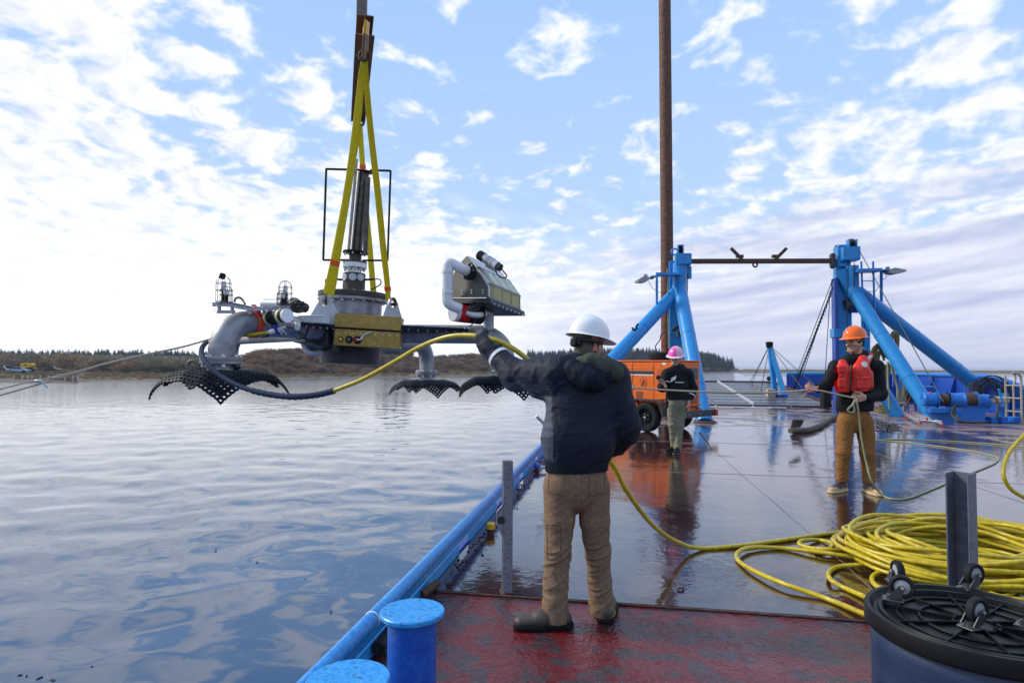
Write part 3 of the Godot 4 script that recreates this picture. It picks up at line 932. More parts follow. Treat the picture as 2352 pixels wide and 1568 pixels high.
# ---- the left point: sea wall, cars, machine, poles, house
func build_point() -> void:
	plain("cream_post", Color(0.52, 0.46, 0.33), 0.8)
	plain("plank_brown", Color(0.26, 0.14, 0.075), 0.85)
	var w := thing("sea_wall", "brown sea wall with cream posts along the far left shore", "wall", Vector3(at(30, 878, 129).x, WATER, -129))
	var xs := [31, 51, 64, 73, 92, 111, 130, 149, 167, 178]
	for i in xs.size():
		var p := at(xs[i], 860, 129)
		p.y = WATER
		var b := B.new()
		b.box(Transform3D(Basis.IDENTITY, p + Vector3(0, 0.65, 0)), Vector3(0.26, 1.3, 0.26), 0.04)
		obj("post", b, M.cream_post, w)
		if i + 1 < xs.size():
			var q := at(xs[i + 1], 860, 129)
			q.y = WATER
			b = B.new()
			b.box(Transform3D(Basis.IDENTITY, (p + q) / 2 + Vector3(0, 0.55, -0.1)), Vector3(p.distance_to(q) - 0.02, 0.9, 0.12), 0.01)
			obj("panel", b, M.plank_brown, w)
	for c in [[4, 152, Color(0.05, 0.06, 0.09), 0, "dark car cut off by the picture's left edge", 0.5], [15, 160, Color(0.22, 0.30, 0.42), 1, "blue grey pickup behind the pale blue sedan", 0.9], [42, 151, Color(0.36, 0.46, 0.58), 0, "pale blue sedan parked above the sea wall", 0.25], [74, 154, Color(0.02, 0.025, 0.035), 0, "black sedan parked in front of the yellow machine", 0.2], [112, 154, Color(0.018, 0.02, 0.024), 1, "black pickup truck parked apart from the sedans", 0.3]]:
		far_car(c[0], c[1], c[2], c[3] == 1, c[4], c[5])
	# yellow machine: a chipper-like body on wheels
	var p0 := at(61, 860, 166)
	p0.y = land(p0.x, p0.z)
	plain("machine_yellow", Color(0.72, 0.40, 0.01), 0.5)
	var o := thing("yellow_machine", "yellow boxy machine standing behind the parked cars", "machine", p0)
	var b := B.new()
	b.box(Transform3D(Basis.IDENTITY, p0 + Vector3(0, 1.75, 0)), Vector3(2.7, 1.3, 1.6), 0.12)
	b.box(Transform3D(Basis(Vector3.FORWARD, 0.3), p0 + Vector3(1.5, 1.9, 0)), Vector3(0.7, 0.7, 1.2), 0.1)
	b.box(Transform3D(Basis.IDENTITY, p0 + Vector3(-0.6, 0.8, 0)), Vector3(1.3, 0.8, 1.5), 0.05)
	obj("body", b, M.machine_yellow, o)
	b = B.new()
	b.box(Transform3D(Basis.IDENTITY, p0 + Vector3(0.1, 2.0, 0.82)), Vector3(0.9, 0.3, 0.04), 0.0)
	obj("vent", b, M.ink, o)
	for s in [-0.8, 0.8]:
		b = B.new()
		b.rod(p0 + Vector3(s, 0.45, 0.7), p0 + Vector3(s, 0.45, 0.95), 0.45, 14)
		obj("wheel", b, M.black_rubber, o)
	for px in [1, 85]:
		var p := at(px, 858, 150)
		p.y = land(p.x, p.z)
		b = B.new()
		b.tube(PackedVector3Array([p, p + Vector3(0, 3.4, 0)]), [0.12, 0.09], 8)
		solo("wooden_pole", b, M.bark, "dark pole at the picture's left edge" if px == 1 else "dark pole standing behind the black sedan", "pole")
	# a low white house among the trees
	var hp := at(390, 845, 290)
	hp.y = land(hp.x, hp.z) + 2.2
	o = thing("house", "low white house half hidden in the far wood", "house", hp)
	plain("house_wall", Color(0.30, 0.30, 0.30), 0.8)
	plain("house_roof", Color(0.36, 0.35, 0.36), 0.6)
	b = B.new()
	b.box(Transform3D(Basis.IDENTITY, hp + Vector3(0, 0.2, 0)), Vector3(6.5, 2.6, 5), 0.0)
	obj("wall", b, M.house_wall, o)
	b = B.new()
	var tr := Transform3D(Basis(Vector3.FORWARD, Vector3.UP, Vector3.RIGHT), hp + Vector3(0, 1.5, 0))
	b.plate(tr, PackedVector2Array([Vector2(-3.0, 0), Vector2(3.0, 0), Vector2(0, 1.0)]), 7.2)
	obj("roof", b, M.house_roof, o)
	for k in 3:
		b = B.new()
		b.box(Transform3D(Basis.IDENTITY, hp + Vector3(-2.1 + 2.1 * k, 0.4, 2.52)), Vector3(1.1, 0.9, 0.08), 0.0)
		obj("window", b, M.glass_dark, o)
	# a float of logs lying before the spit
	for k in 9:
		var p := at(1640 + 20 * k, 852, 430)
		p.y = WATER + 0.12
		b = B.new()
		b.rod(p + Vector3(-2.2, 0, 0), p + Vector3(2.2, 0, 0.4), 0.28, 8)
		solo("floating_log", b, M.faded_pole, "%s pale log from the left in the boom floating before the spit" % ["first", "second", "third", "fourth", "fifth", "sixth", "seventh", "eighth", "ninth"][k], "log", "logs of the boom before the spit")

func far_car(px: float, d: float, c: Color, pickup: bool, label: String, turn: float) -> void:
	var p := at(px, 860, d)
	p.y = land(p.x, p.z) + 0.02
	var o := thing("parked_pickup" if pickup else "parked_car", label, "pickup" if pickup else "car", p, "vehicles parked on the far left point")
	var t := Transform3D(Basis(Vector3.UP, turn), p)
	var key := "car %s" % c.to_html()
	plain(key, c, 0.22)
	var b := B.new()
	var side := PackedVector2Array([Vector2(-2.25, 0.35), Vector2(2.2, 0.35), Vector2(2.3, 0.7), Vector2(1.2, 0.92), Vector2(-2.2, 0.98), Vector2(-2.3, 0.6)])
	var cab := PackedVector2Array([Vector2(-1.7, 0.98), Vector2(1.05, 0.93), Vector2(0.35, 1.42), Vector2(-1.0, 1.45)])
	if pickup:
		side = PackedVector2Array([Vector2(-2.6, 0.5), Vector2(2.5, 0.5), Vector2(2.6, 1.0), Vector2(1.5, 1.2), Vector2(-2.6, 1.2)])
		cab = PackedVector2Array([Vector2(-0.7, 1.2), Vector2(1.45, 1.2), Vector2(0.8, 1.85), Vector2(-0.6, 1.88)])
	b.plate(t, side, 1.75)
	obj("body", b, M[key], o)
	b = B.new()
	b.plate(t, cab, 1.45)
	obj("cabin", b, M.glass_dark, o)
	b = B.new()
	var top := PackedVector2Array()
	for q in cab: top.append(Vector2(q.x * 0.62 - 0.12, 1.86 if pickup else 1.43) if q.y > 1.3 else Vector2(q.x * 0.5 - 0.12, 1.80 if pickup else 1.38))
	b.box(Transform3D(t.basis, t * Vector3((cab[2].x + cab[3].x) / 2, cab[2].y + 0.02, 0)), Vector3(cab[2].x - cab[3].x + 0.1, 0.06, 1.4), 0.02)
	obj("roof", b, M[key], o)
	for sx in [-1.4, 1.4]:
		for sz in [-0.86, 0.86]:
			b = B.new()
			b.rod(t * Vector3(sx, 0.34, sz - 0.1), t * Vector3(sx, 0.34, sz + 0.1), 0.34, 14)
			obj("wheel", b, M.black_rubber, o)

# ---- the barge's deck, its plates and its port rail
func deck_material(called: String, seed_: int, tile: float, size: int, freq: float, wet: float, dry_c: Color, dry_c2: Color, wet_c: Color, dry_r: float, wet_r: float, bump: String, bs: float, soft := 0.06) -> void:
	var m := plain(called, Color.WHITE, 1.0)
	m.albedo_color = Color.WHITE
	var nn := noise(seed_, freq, 5, FastNoiseLite.TYPE_SIMPLEX_SMOOTH, 0.45)
	nn.domain_warp_enabled = true
	nn.domain_warp_amplitude = 22.0
	nn.domain_warp_frequency = 0.006
	m.albedo_texture = ntex(nn, size, [[0.0, lin(wet_c)], [wet - soft, lin(wet_c)], [wet + soft, lin(dry_c)], [minf(wet + 0.25, 0.97), lin(dry_c2)], [1.0, lin(dry_c)]])
	var a := Color(wet_r, wet_r, wet_r)
	var b := Color(dry_r, dry_r, dry_r)
	m.roughness_texture = ntex(nn, size, [[0.0, a], [wet - soft, a.lerp(b, 0.12)], [wet + soft, b], [1.0, b]])
	m.normal_enabled = true
	m.normal_texture = textures[bump]
	m.normal_scale = bs
	m.uv1_triplanar = true
	m.uv1_world_triplanar = true
	m.uv1_scale = Vector3.ONE / tile
	m.metallic_specular = 0.76 if called != "deck_near" else 0.56
	m.clearcoat_enabled = true
	m.clearcoat = 0.4 if called != "deck_near" else 0.0
	m.clearcoat_roughness = 0.17

func build_deck() -> void:
	textures.lumps = ntex(noise(81, 0.022, 6, FastNoiseLite.TYPE_SIMPLEX_SMOOTH, 0.68), 1024, [], 7.0)
	textures.dimples = ntex(noise(82, 0.03, 5, FastNoiseLite.TYPE_SIMPLEX_SMOOTH, 0.6), 1024, [], 3.0)
	textures.worn = ntex(noise(83, 0.006, 7, FastNoiseLite.TYPE_SIMPLEX_SMOOTH, 0.66), 1024, [], 5.0)
	deck_material("deck_near", 84, 2.2, 1024, 0.008, 0.40, Color(0.105, 0.012, 0.016), Color(0.038, 0.032, 0.038), Color(0.115, 0.008, 0.009), 0.24, 0.14, "lumps", 0.95, 0.16)
	deck_material("deck_mid", 85, 9.0, 2048, 0.006, 0.80, Color(0.06, 0.022, 0.022), Color(0.09, 0.04, 0.035), Color(0.028, 0.007, 0.008), 0.20, 0.06, "worn", 0.11, 0.10)
	deck_material("deck_wet", 86, 12.0, 2048, 0.0045, 0.76, Color(0.07, 0.03, 0.026), Color(0.13, 0.075, 0.06), Color(0.035, 0.010, 0.010), 0.32, 0.035, "worn", 0.10, 0.04)
	deck_material("deck_far", 87, 13.0, 2048, 0.006, 0.50, Color(0.17, 0.12, 0.10), Color(0.21, 0.125, 0.095), Color(0.10, 0.06, 0.05), 0.55, 0.03, "worn", 0.12, 0.02)
	deck_material("deck_dry", 88, 9.0, 1024, 0.006, 0.30, Color(0.19, 0.12, 0.095), Color(0.22, 0.105, 0.08), Color(0.10, 0.06, 0.05), 0.6, 0.05, "worn", 0.15, 0.03)
	var b := B.new()
	# the hull: deck edge, sides and bottom
	var prof := [Vector2(-4.0, -1.285), Vector2(24.0, -1.285), Vector2(24.0, 7.7), Vector2(30.5, 7.7), Vector2(30.5, 12.3), Vector2(-4.0, 12.3)]
	var poly := PackedVector2Array()
	for q in prof: poly.append(q)
	var uu := bt(1, 0) - bt(0, 0)
	var vv := bt(0, 1) - bt(0, 0)
	b.plate(Transform3D(Basis(uu, vv, Vector3.DOWN), Vector3(0, -1.52, 0)), poly, 3.0)
	var hull := struct("barge_hull", b, M.deep_blue, "dark blue hull of the flat work barge")
	var deck := Node3D.new()
	deck.name = "deck"
	add_child(deck)
	tag(deck, "wet red brown steel deck of the barge", "", "", "structure")
	var us := [-4.0, 4.0, 9.0, 12.6, 16.4, 24.0, 30.4]
	var vs := [-1.232, 1.68, 4.4, 7.65, 12.2]
	for i in us.size() - 1:
		for j in vs.size() - 1:
			if i == 5 and j < 3: continue
			var mat_: Material = [M.deck_near, M.deck_mid, M.deck_wet, M.deck_wet, M.deck_far, M.deck_dry][i]
			if i == 4 and j == 3: mat_ = M.deck_dry
			if i == 3 and j == 3: mat_ = M.deck_far
			var h := -0.010 if i == 0 else 0.0
			b = B.new()
			var g := 0.004
			var rise := 0.012 if i > 0 else 0.002
			b.plate(Transform3D(Basis(uu, vv, Vector3.DOWN), Vector3(0, h - rise / 2.0, 0)), PackedVector2Array([Vector2(us[i] + g, vs[j] + g), Vector2(us[i + 1] - g, vs[j] + g), Vector2(us[i + 1] - g, vs[j + 1] - g), Vector2(us[i] + g, vs[j + 1] - g)]), rise)
			obj("deck_plate", b, mat_, deck)
	# weld beads along the seams
	for j in [1, 2, 3]:
		b = B.new()
		var pts := PackedVector3Array()
		for k in 60: pts.append(bt(lerpf(4.1, 23.8, k / 59.0), vs[j] + rng.randf_range(-0.004, 0.004), -0.002))
		b.tube(pts, 0.007, 5)
		obj("weld_bead", b, M.deck_far, deck)
	for i in [2, 3, 4]:
		b = B.new()
		var pts := PackedVector3Array()
		for k in 40: pts.append(bt(us[i] + rng.randf_range(-0.004, 0.004), lerpf(-1.0, 12.0, k / 39.0), -0.002))
		b.tube(pts, 0.006, 5)
		obj("weld_bead", b, M.deck_far, deck)
	for e in [[1.2, 3.9, 0.62], [-1.0, 3.9, 3.1]]:
		b = B.new()
		var pts := PackedVector3Array()
		for k in 40: pts.append(bt(lerpf(e[0], e[1], k / 39.0), e[2] + rng.randf_range(-0.005, 0.005), -0.012))
		b.tube(pts, 0.007, 5)
		obj("weld_bead", b, M.deck_near, deck)
	# a dark strip painted in for the step's shadow at the near seam
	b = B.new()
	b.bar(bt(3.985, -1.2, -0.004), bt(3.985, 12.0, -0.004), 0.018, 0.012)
	obj("step_shadow_strip", b, M.rust_dark, deck)

func build_gunwale() -> void:
	var o := thing("port_gunwale", "blue pipe-topped gunwale along the port deck edge", "gunwale", bt(0, -1.2))
	var b := B.new()
	var y := 0.18
	var pts := PackedVector3Array()
	for k in 29: pts.append(bt(-4.0 + k, -1.245, y))
	b.tube(pts, 0.041, 20)
	obj("rail_pipe", b, M.rail_blue, o)
	for k in 8:
		b = B.new()
		b.lathe(bt(3.05 + 3.0 * k, -1.245, y), bt(1, 0) - bt(0, 0), [Vector2(0.0405, -0.006), Vector2(0.0425, -0.002), Vector2(0.0425, 0.002), Vector2(0.0405, 0.006)], 20)
		obj("pipe_joint", b, M.label_white, o)
	b = B.new()
	b.bar(bt(-4.0, -1.24, 0.12), bt(24.0, -1.24, 0.12), 0.010, 0.08)
	obj("upper_plate", b, M.rail_blue, o)
	# the lower strake is cut by freeing ports
	var u := -4.0
	while u < 23.9:
		var e := minf(u + 1.18, 24.0)
		b = B.new()
		b.bar(bt(u, -1.24, 0.038), bt(e, -1.24, 0.038), 0.012, 0.078)
		obj("lower_plate", b, M.worn_blue, o)
		u = e + 0.34
	b = B.new()
	b.bar(bt(-4.0, -1.268, -0.665), bt(24.0, -1.268, -0.665), 0.05, 1.36)
	obj("side_strake", b, M.deep_blue, o)
	# rubble and grit lying in the gutter
	b = B.new()
	for k in 260:
		var p := bt(rng.randf_range(2.5, 14.0), -1.20 + absf(rng.randfn()) * 0.07, 0.004)
		var s := rng.randf_range(0.004, 0.016)
		b.ball(p, Vector3(s, s * 0.6, s * 0.8), Basis(Vector3.UP, rng.randf() * 3.0), 6)
	var grit := obj("gutter_grit", b, M.rust_dark)
	tag(grit, "dark grit and paint flakes lying along the foot of the gunwale", "", "", "stuff")

# ---- blue frames at the bow
func sheave(b: B, o: Vector3, ax: Vector3, r: float, w: float) -> void:
	b.lathe(o - ax * w / 2, ax, [Vector2(0.02, 0), Vector2(r, 0), Vector2(r * 0.86, w * 0.35), Vector2(r * 0.86, w * 0.65), Vector2(r, w), Vector2(0.02, w)], 22)

func flood(b: B, o: Vector3, dir: Vector3, l: float) -> void:
	var side := dir.cross(Vector3.UP).normalized()
	var up := side.cross(dir).normalized()
	var t := Transform3D(Basis(dir, up, side), o)
	var prof := PackedVector2Array([Vector2(0, -0.03), Vector2(l * 0.35, -0.10), Vector2(l, -0.06), Vector2(l * 1.02, 0.0), Vector2(l * 0.4, 0.10), Vector2(0, 0.06)])
	b.plate(t, prof, 0.34)
	b.box(Transform3D(t.basis, t * Vector3(l * 0.12, 0.12, 0)), Vector3(0.10, 0.10, 0.12), 0.02)

func weld_rings(o: Node3D, a: Vector3, c: Vector3, r: float, ts: Array) -> void:
	for t in ts:
		var b := B.new()
		var d := (c - a).normalized()
		b.lathe(a.lerp(c, t) - d * 0.012, d, [Vector2(r - 0.002, 0), Vector2(r + 0.007, 0.008), Vector2(r + 0.007, 0.016), Vector2(r - 0.002, 0.024)], 24)
		obj("weld_ring", b, M.winch_blue, o)

func build_left_frame() -> void:
	var d0 := 21.0
	var foot := at(1618, 968, 16.4)
	foot.y = 0.0
	var head := at(1567, 612, 20.3)
	var o := thing("gantry_frame", "blue tubular frame standing behind the orange generator, beside the rusty pile", "gantry", Vector3(head.x, 0, head.z), "gantry frames at the bow")
	var U := (bt(1, 0) - bt(0, 0))
	var V := (bt(0, 1) - bt(0, 0))
	var b := B.new()
	# the upright: a short wide pipe under the head, then a flat column to the deck
	b.rod(at(1562, 604, 20.3), at(1562, 664, 20.3), 0.225, 24)
	obj("post", b, M.blue_paint, o)
	b = B.new()
	var c0 := at(1551, 600, 20.75)
	b.bar(c0, Vector3(c0.x, 0, c0.z), 0.40, 0.30, U, 0.01)
	obj("column", b, M.blue_paint, o)
	b = B.new()
	b.tube(PackedVector3Array([at(1560, 655, 20.3), foot]), [0.22, 0.215], 24)
	obj("leg", b, M.blue_paint, o)
	weld_rings(o, at(1560, 655, 20.3), foot, 0.218, [0.04, 0.42, 0.78, 0.985])
	b = B.new()
	b.lathe(foot, Vector3.UP, [Vector2(0.29, 0.0), Vector2(0.29, 0.03), Vector2(0.24, 0.06)], 24)
	obj("foot_plate", b, M.rust_dark, o)
	b = B.new()
	var f2 := at(1330, 908, 17.0)
	b.rod(at(1556, 668, 20.3), f2, 0.2, 24)
	obj("leg", b, M.blue_paint, o)
	weld_rings(o, at(1556, 668, 20.3), f2, 0.2, [0.06, 0.4, 0.8])
	b = B.new()
	b.box(Transform3D(Basis(V, Vector3.UP, -U), Vector3(f2.x, f2.y / 2.0 - 0.05, f2.z)), Vector3(0.6, f2.y + 0.2, 0.7), 0.02)
	obj("pedestal", b, M.deep_blue, o)
	b = B.new()
	b.rod(at(1566, 700, 20.5), at(1580, 800, 20.9), 0.18, 20)
	obj("brace", b, M.blue_paint, o)
	b = B.new()
	b.box(Transform3D(Basis(V, Vector3.UP, -U), at(1569, 597, 20.3)), Vector3(0.50, 0.36, 0.55), 0.015)
	b.box(Transform3D(Basis(V, Vector3.UP, -U), at(1578, 626, 20.4)), Vector3(0.30, 0.42, 0.06), 0.01)
	obj("head_box", b, M.blue_paint, o)
	b = B.new()
	for k in 3: sheave(b, at(1561 + k * 3.2, 575, 20.3), V, 0.20, 0.06)
	obj("sheave", b, M.black_gloss, o)
	b = B.new()
	for k in 2: b.bar(at(1558 + k * 11, 586, 20.2), at(1558 + k * 11, 562, 20.2), 0.03, 0.22, U)
	obj("sheave_cheek", b, M.blue_paint, o)
	b = B.new()
	b.tube(arc(at(1550, 578, 20.3), V, Vector3.UP, 0.10, 0.0, TAU, 16), 0.03, 8, false)
	obj("lifting_eye", b, M.blue_paint, o)
	# platform, its post and ladder
	b = B.new()
	b.bar(at(1507, 632, 19.8), at(1553, 632, 20.2), 0.55, 0.035)
	b.bar(at(1507, 629, 19.5), at(1553, 629, 19.9), 0.03, 0.10)
	obj("platform", b, M.blue_paint, o)
	b = B.new()
	b.rod(at(1509, 632, 19.6), at(1509, 705, 19.6), 0.04, 8)
	obj("platform_post", b, M.blue_paint, o)
	for k in 8:
		var y := 654.0 + 18.5 * k
		b = B.new()
		b.rod(at(1534, y, 19.9), at(1553, y, 20.0), 0.014, 6)
		obj("ladder_rung", b, M.blue_paint, o)
	b = B.new()
	b.rod(at(1533, 617, 19.85), at(1537, 800, 19.85), 0.022, 8)
	obj("ladder_stile", b, M.rope_green, o)
	b = B.new()
	flood(b, at(1487, 641, 19.7), Vector3(-1, -0.16, 0.15).normalized(), 0.37)
	obj("floodlight", b, M.soft_grey, o)
	b = B.new()
	b.rod(at(1488, 640, 19.7), at(1507, 635, 19.7), 0.025, 8)
	b.rod(at(1494, 639, 19.7), at(1501, 637, 19.7), 0.045, 8)
	obj("lamp_bracket", b, M.dark_steel, o)
	b = B.new()
	b.tube(smooth([at(1490, 645, 19.7), at(1500, 662, 19.7), at(1518, 672, 19.8), at(1530, 672, 19.9)], 6), 0.008, 5)
	obj("lamp_cable", b, M.black_wire, o)
	b = B.new()
	for k in 2: b.rod(at(1574 + 6 * k, 628, 20.3), at(1573 + 5 * k, 716 + 30 * k, 20.5), 0.014, 6)
	obj("hoist_wire", b, M.black_wire, o)
	b = B.new()
	b.tube(smooth([at(1452, 752, 18.4), at(1456, 758, 18.4), at(1462, 755, 18.4), at(1463, 747, 18.4), at(1467, 744, 18.4)], 5), 0.03, 8)
	obj("hook", b, M.black_gloss, o)
	b = B.new()
	b.bar(at(1555, 768, 20.2), at(1572, 768, 20.2), 0.25, 0.18)
	b.bar(at(1545, 760, 20.1), at(1560, 748, 20.1), 0.16, 0.12)
	obj("pile_clamp", b, M.dark_steel, o)
	b = B.new()
	b.tube(smooth([at(1516, 815, 20.2), at(1508, 806, 20.2), at(1506, 795, 20.2), at(1516, 780, 20.2), at(1519, 768, 20.3), at(1530, 762, 20.3)], 6), 0.018, 6)
	obj("hydraulic_hose", b, M.black_wire, o)
	b = B.new()
	for k in 5: b.tube(smooth([at(1569 + k, 785, 19.9), at(1567 + k * 1.4, 815, 19.9), at(1573 + k * 1.4, 840, 19.9), at(1575 + k, 800, 19.8)], 6), 0.02, 6)
	var rope := solo("hanging_rope", b, M.rope_green, "green rope hung in loops on the left blue frame, behind the pink helmet", "rope")

func build_pile() -> void:
	var b := B.new()
	var p := at(1533, 760, 21.2)
	b.tube(PackedVector3Array([Vector3(p.x, -2.5, p.z), Vector3(p.x, 6, p.z), Vector3(p.x - 0.05, 17.0, p.z)]), [0.215, 0.212, 0.205], 32)
	var pile := solo("steel_pile", b, M.rust, "tall rusty round steel pile rising out of the picture's top", "pile")
	var o := thing("pile_collar", "dark collar plates round the foot of the rusty pile", "collar", Vector3(p.x, 0, p.z))
	b = B.new()
	b.lathe(Vector3(p.x, 0.95, p.z), Vector3.UP, [Vector2(0.225, 0), Vector2(0.27, 0), Vector2(0.27, 0.5), Vector2(0.225, 0.5)], 24)
	obj("ring", b, M.rust_dark, o)
	b = B.new()
	for k in 6:
		var a := TAU * k / 6
		b.bar(Vector3(p.x + cos(a) * 0.3, 0.02, p.z + sin(a) * 0.3), Vector3(p.x + cos(a) * 0.27, 1.5, p.z + sin(a) * 0.27), 0.05, 0.08)
	obj("guide_bar", b, M.rust_dark, o)
	b = B.new()
	b.tube(smooth([at(1527, 768, 20.8), at(1522, 790, 20.8), at(1528, 808, 20.8), at(1526, 822, 20.8)], 6), 0.02, 6)
	obj("red_line", b, M.red_plastic, o)

func build_cross_beam() -> void:
	var a := at(1589, 600, 20.4)
	var c := at(1908, 590, 20.2)
	c.y = a.y
	var o := thing("cross_beam", "rusty square beam joining the tops of the two blue frames", "beam", (a + c) / 2)
	var b := B.new()
	b.bar(a, c, 0.16, 0.145)
	obj("beam", b, M.rust_dark, o)
	for s in [[1703, 1680, 1], [1780, 1806, -1]]:
		b = B.new()
		var f: float = (s[0] - 1589.0) / (1908.0 - 1589.0)
		var p := a.lerp(c, f) + Vector3(0, 0.05, 0.1)
		b.bar(p, p + Vector3(-0.36 * s[2], 0.36, 0.0), 0.05, 0.10)
		obj("angle_arm", b, M.rust_dark, o)
		b = B.new()
		b.box(Transform3D(Basis.IDENTITY, p + Vector3(-0.04 * s[2], 0.11, -0.1)), Vector3(0.24, 0.10, 0.14), 0.02)
		obj("pad", b, M.rust_dark, o)
	b = B.new()
	b.tube(arc(a.lerp(c, 0.46) + Vector3(0, -0.12, 0), Vector3.RIGHT, Vector3.UP, 0.07, 0, TAU, 14), 0.03, 8, false)
	obj("lug", b, M.rust_dark, o)
	b = B.new()
	b.box(Transform3D(Basis.IDENTITY, c + Vector3(0.06, 0.0, 0.02)), Vector3(0.16, 0.50, 0.2), 0.05)
	obj("end_plate", b, M.dark_steel, o)

func build_right_frame() -> void:
	var U := (bt(1, 0) - bt(0, 0))
	var V := (bt(0, 1) - bt(0, 0))
	var base := at(1932, 800, 20.2)
	base.y = 0
	var o := thing("gantry_frame", "blue tubular frame with long raking legs behind the worker in the red vest", "gantry", base, "gantry frames at the bow")
	var b := B.new()
	var c0 := at(1934, 596, 20.3)
	b.bar(c0, Vector3(c0.x, -0.02, c0.z), 0.46, 0.30, U, 0.01)
	obj("column", b, M.blue_paint, o)
	b = B.new()
	var c1 := at(1917, 640, 20.15)
	b.bar(c1, Vector3(c1.x, -0.02, c1.z), 0.10, 0.34, U, 0.01)
	obj("column_edge", b, M.deep_blue, o)
	b = B.new()
	b.rod(at(1958, 610, 19.9), at(1960, 682, 19.9), 0.19, 24)
	obj("post", b, M.blue_paint, o)
	b = B.new()
	var fa := at(2153, 962, 17.3)
	fa.y = -0.02
	b.rod(at(1958, 664, 19.9), fa, 0.205, 24)
	obj("leg", b, M.blue_paint, o)
	weld_rings(o, at(1958, 664, 19.9), fa, 0.205, [0.05, 0.38, 0.7, 0.97])
	b = B.new()
	b.rod(at(1930, 620, 20.0), at(1962, 680, 19.9), 0.17, 20)
	obj("upper_brace", b, M.blue_paint, o)
	b = B.new()
	b.rod(at(1970, 672, 20.0), at(2246, 886, 21.0), 0.235, 24)
	obj("leg", b, M.blue_paint, o)
	weld_rings(o, at(1970, 672, 20.0), at(2246, 886, 21.0), 0.235, [0.05, 0.45, 0.8, 0.97])
	b = B.new()
	b.rod(at(1938, 752, 20.2), at(2069, 964, 18.8), 0.20, 24)
	obj("leg", b, M.blue_paint, o)
	b = B.new()
	b.box(Transform3D(Basis(V, Vector3.UP, -U), at(1924, 765, 20.1)), Vector3(0.34, 0.30, 0.42), 0.02)
	obj("gusset", b, M.blue_paint, o)
	b = B.new()
	b.box(Transform3D(Basis(V, Vector3.UP, -U), at(1951, 584, 20.0)), Vector3(0.52, 0.44, 0.5), 0.02)
	b.box(Transform3D(Basis(V, Vector3.UP, -U), at(1930, 590, 20.3)), Vector3(0.28, 0.74, 0.5), 0.04)
	obj("head_box", b, M.blue_paint, o)
	b = B.new()
	sheave(b, at(1923, 574, 20.3), V, 0.17, 0.07)
	for k in 2: sheave(b, at(1953 + 4.5 * k, 560, 20.0), V, 0.17, 0.06)
	obj("sheave", b, M.black_gloss, o)
	b = B.new()
	b.bar(at(1948, 575, 19.9), at(1948, 550, 19.9), 0.03, 0.26, U)
	b.bar(at(1966, 575, 19.9), at(1966, 550, 19.9), 0.03, 0.26, U)
	obj("sheave_cheek", b, M.blue_paint, o)
	b = B.new()
	b.bar(at(1969, 624, 19.6), at(2027, 622, 19.8), 0.6, 0.04)
	b.bar(at(1969, 621, 19.3), at(2027, 619, 19.5), 0.03, 0.11)
	obj("platform", b, M.blue_paint, o)
	b = B.new()
	b.rod(at(2025, 622, 19.7), at(2025, 700, 20.3), 0.045, 8)
	obj("platform_post", b, M.blue_paint, o)
	for px in [1979, 2006]:
		b = B.new()
		b.rod(at(px, 600, 19.6), at(px + 4, 716, 19.7), 0.032, 8)
		obj("ladder_stile", b, M.blue_paint, o)
	for k in 4:
		b = B.new()
		b.rod(at(1980, 645 + 24 * k, 19.6), at(2007, 645 + 24 * k, 19.7), 0.014, 6)
		obj("ladder_rung", b, M.blue_paint, o)
	b = B.new()
	flood(b, at(2036, 625, 19.7), Vector3(1, 0.10, 0.1).normalized(), 0.52)
	obj("floodlight", b, M.soft_grey, o)
	b = B.new()
	b.rod(at(2027, 624, 19.7), at(2040, 625, 19.7), 0.03, 8)
	obj("lamp_bracket", b, M.dark_steel, o)
	b = B.new()
	b.tube(smooth([at(2038, 629, 19.7), at(2034, 640, 19.7), at(2024, 640, 19.7)], 6), 0.008, 5)
	b.tube(smooth([at(2020, 657, 19.7), at(2008, 672, 19.7), at(1990, 676, 19.7)], 6), 0.008, 5)
	obj("lamp_cable", b, M.black_wire, o)
	b = B.new()
	b.box(Transform3D(Basis(V, Vector3.UP, -U), at(1963, 698, 20.0)), Vector3(0.30, 0.56, 0.3), 0.03)
	obj("hoist_box", b, M.deep_blue, o)
	b = B.new()
	b.lathe(at(1949, 700, 20.0), V, [Vector2(0.02, -0.1), Vector2(0.16, -0.1), Vector2(0.2, 0.1), Vector2(0.02, 0.12)], 16)
	b.rod(at(1938, 694, 20.0), at(1950, 694, 20.0), 0.06, 8)
	obj("hoist_motor", b, M.dark_steel, o)
	b = B.new()
	b.rod(at(1982, 720, 20.3), at(1982, 855, 20.3), 0.05, 8)
	b.rod(at(1991, 720, 20.3), at(1991, 855, 20.3), 0.11, 10)
	b.rod(at(1988, 810, 20.2), at(2015, 810, 20.2), 0.07, 8)
	obj("standpipe", b, M.blue_paint, o)
	b = B.new()
	b.rod(at(1949, 604, 19.7), at(1944, 872, 19.7), 0.014, 6)
	b.rod(at(1963, 604, 19.7), at(1963, 690, 19.7), 0.014, 6)
	obj("hoist_wire", b, M.black_wire, o)
	# wires running down to the ramp, a chain among them
	for w in [[1914, 640, 1818, 893], [1916, 650, 1826, 893], [1918, 640, 1832, 895]]:
		b = B.new()
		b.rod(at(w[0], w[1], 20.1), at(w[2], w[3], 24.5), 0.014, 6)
		solo("ramp_wire", b, M.sky_fringe_wire, "%s dark wire of three running from the right blue frame to the ramp" % {1818: "left", 1826: "middle", 1832: "right"}[w[2]], "wire", "wires from the right frame to the ramp")
	b = B.new()
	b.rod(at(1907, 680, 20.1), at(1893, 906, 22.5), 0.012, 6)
	solo("drop_wire", b, M.sky_fringe_wire, "single steep wire hanging left of the right frame's column", "wire")
	b = B.new()
	b.rod(at(1967, 562, 19.9), at(2168, 922, 15.8), 0.014, 6)
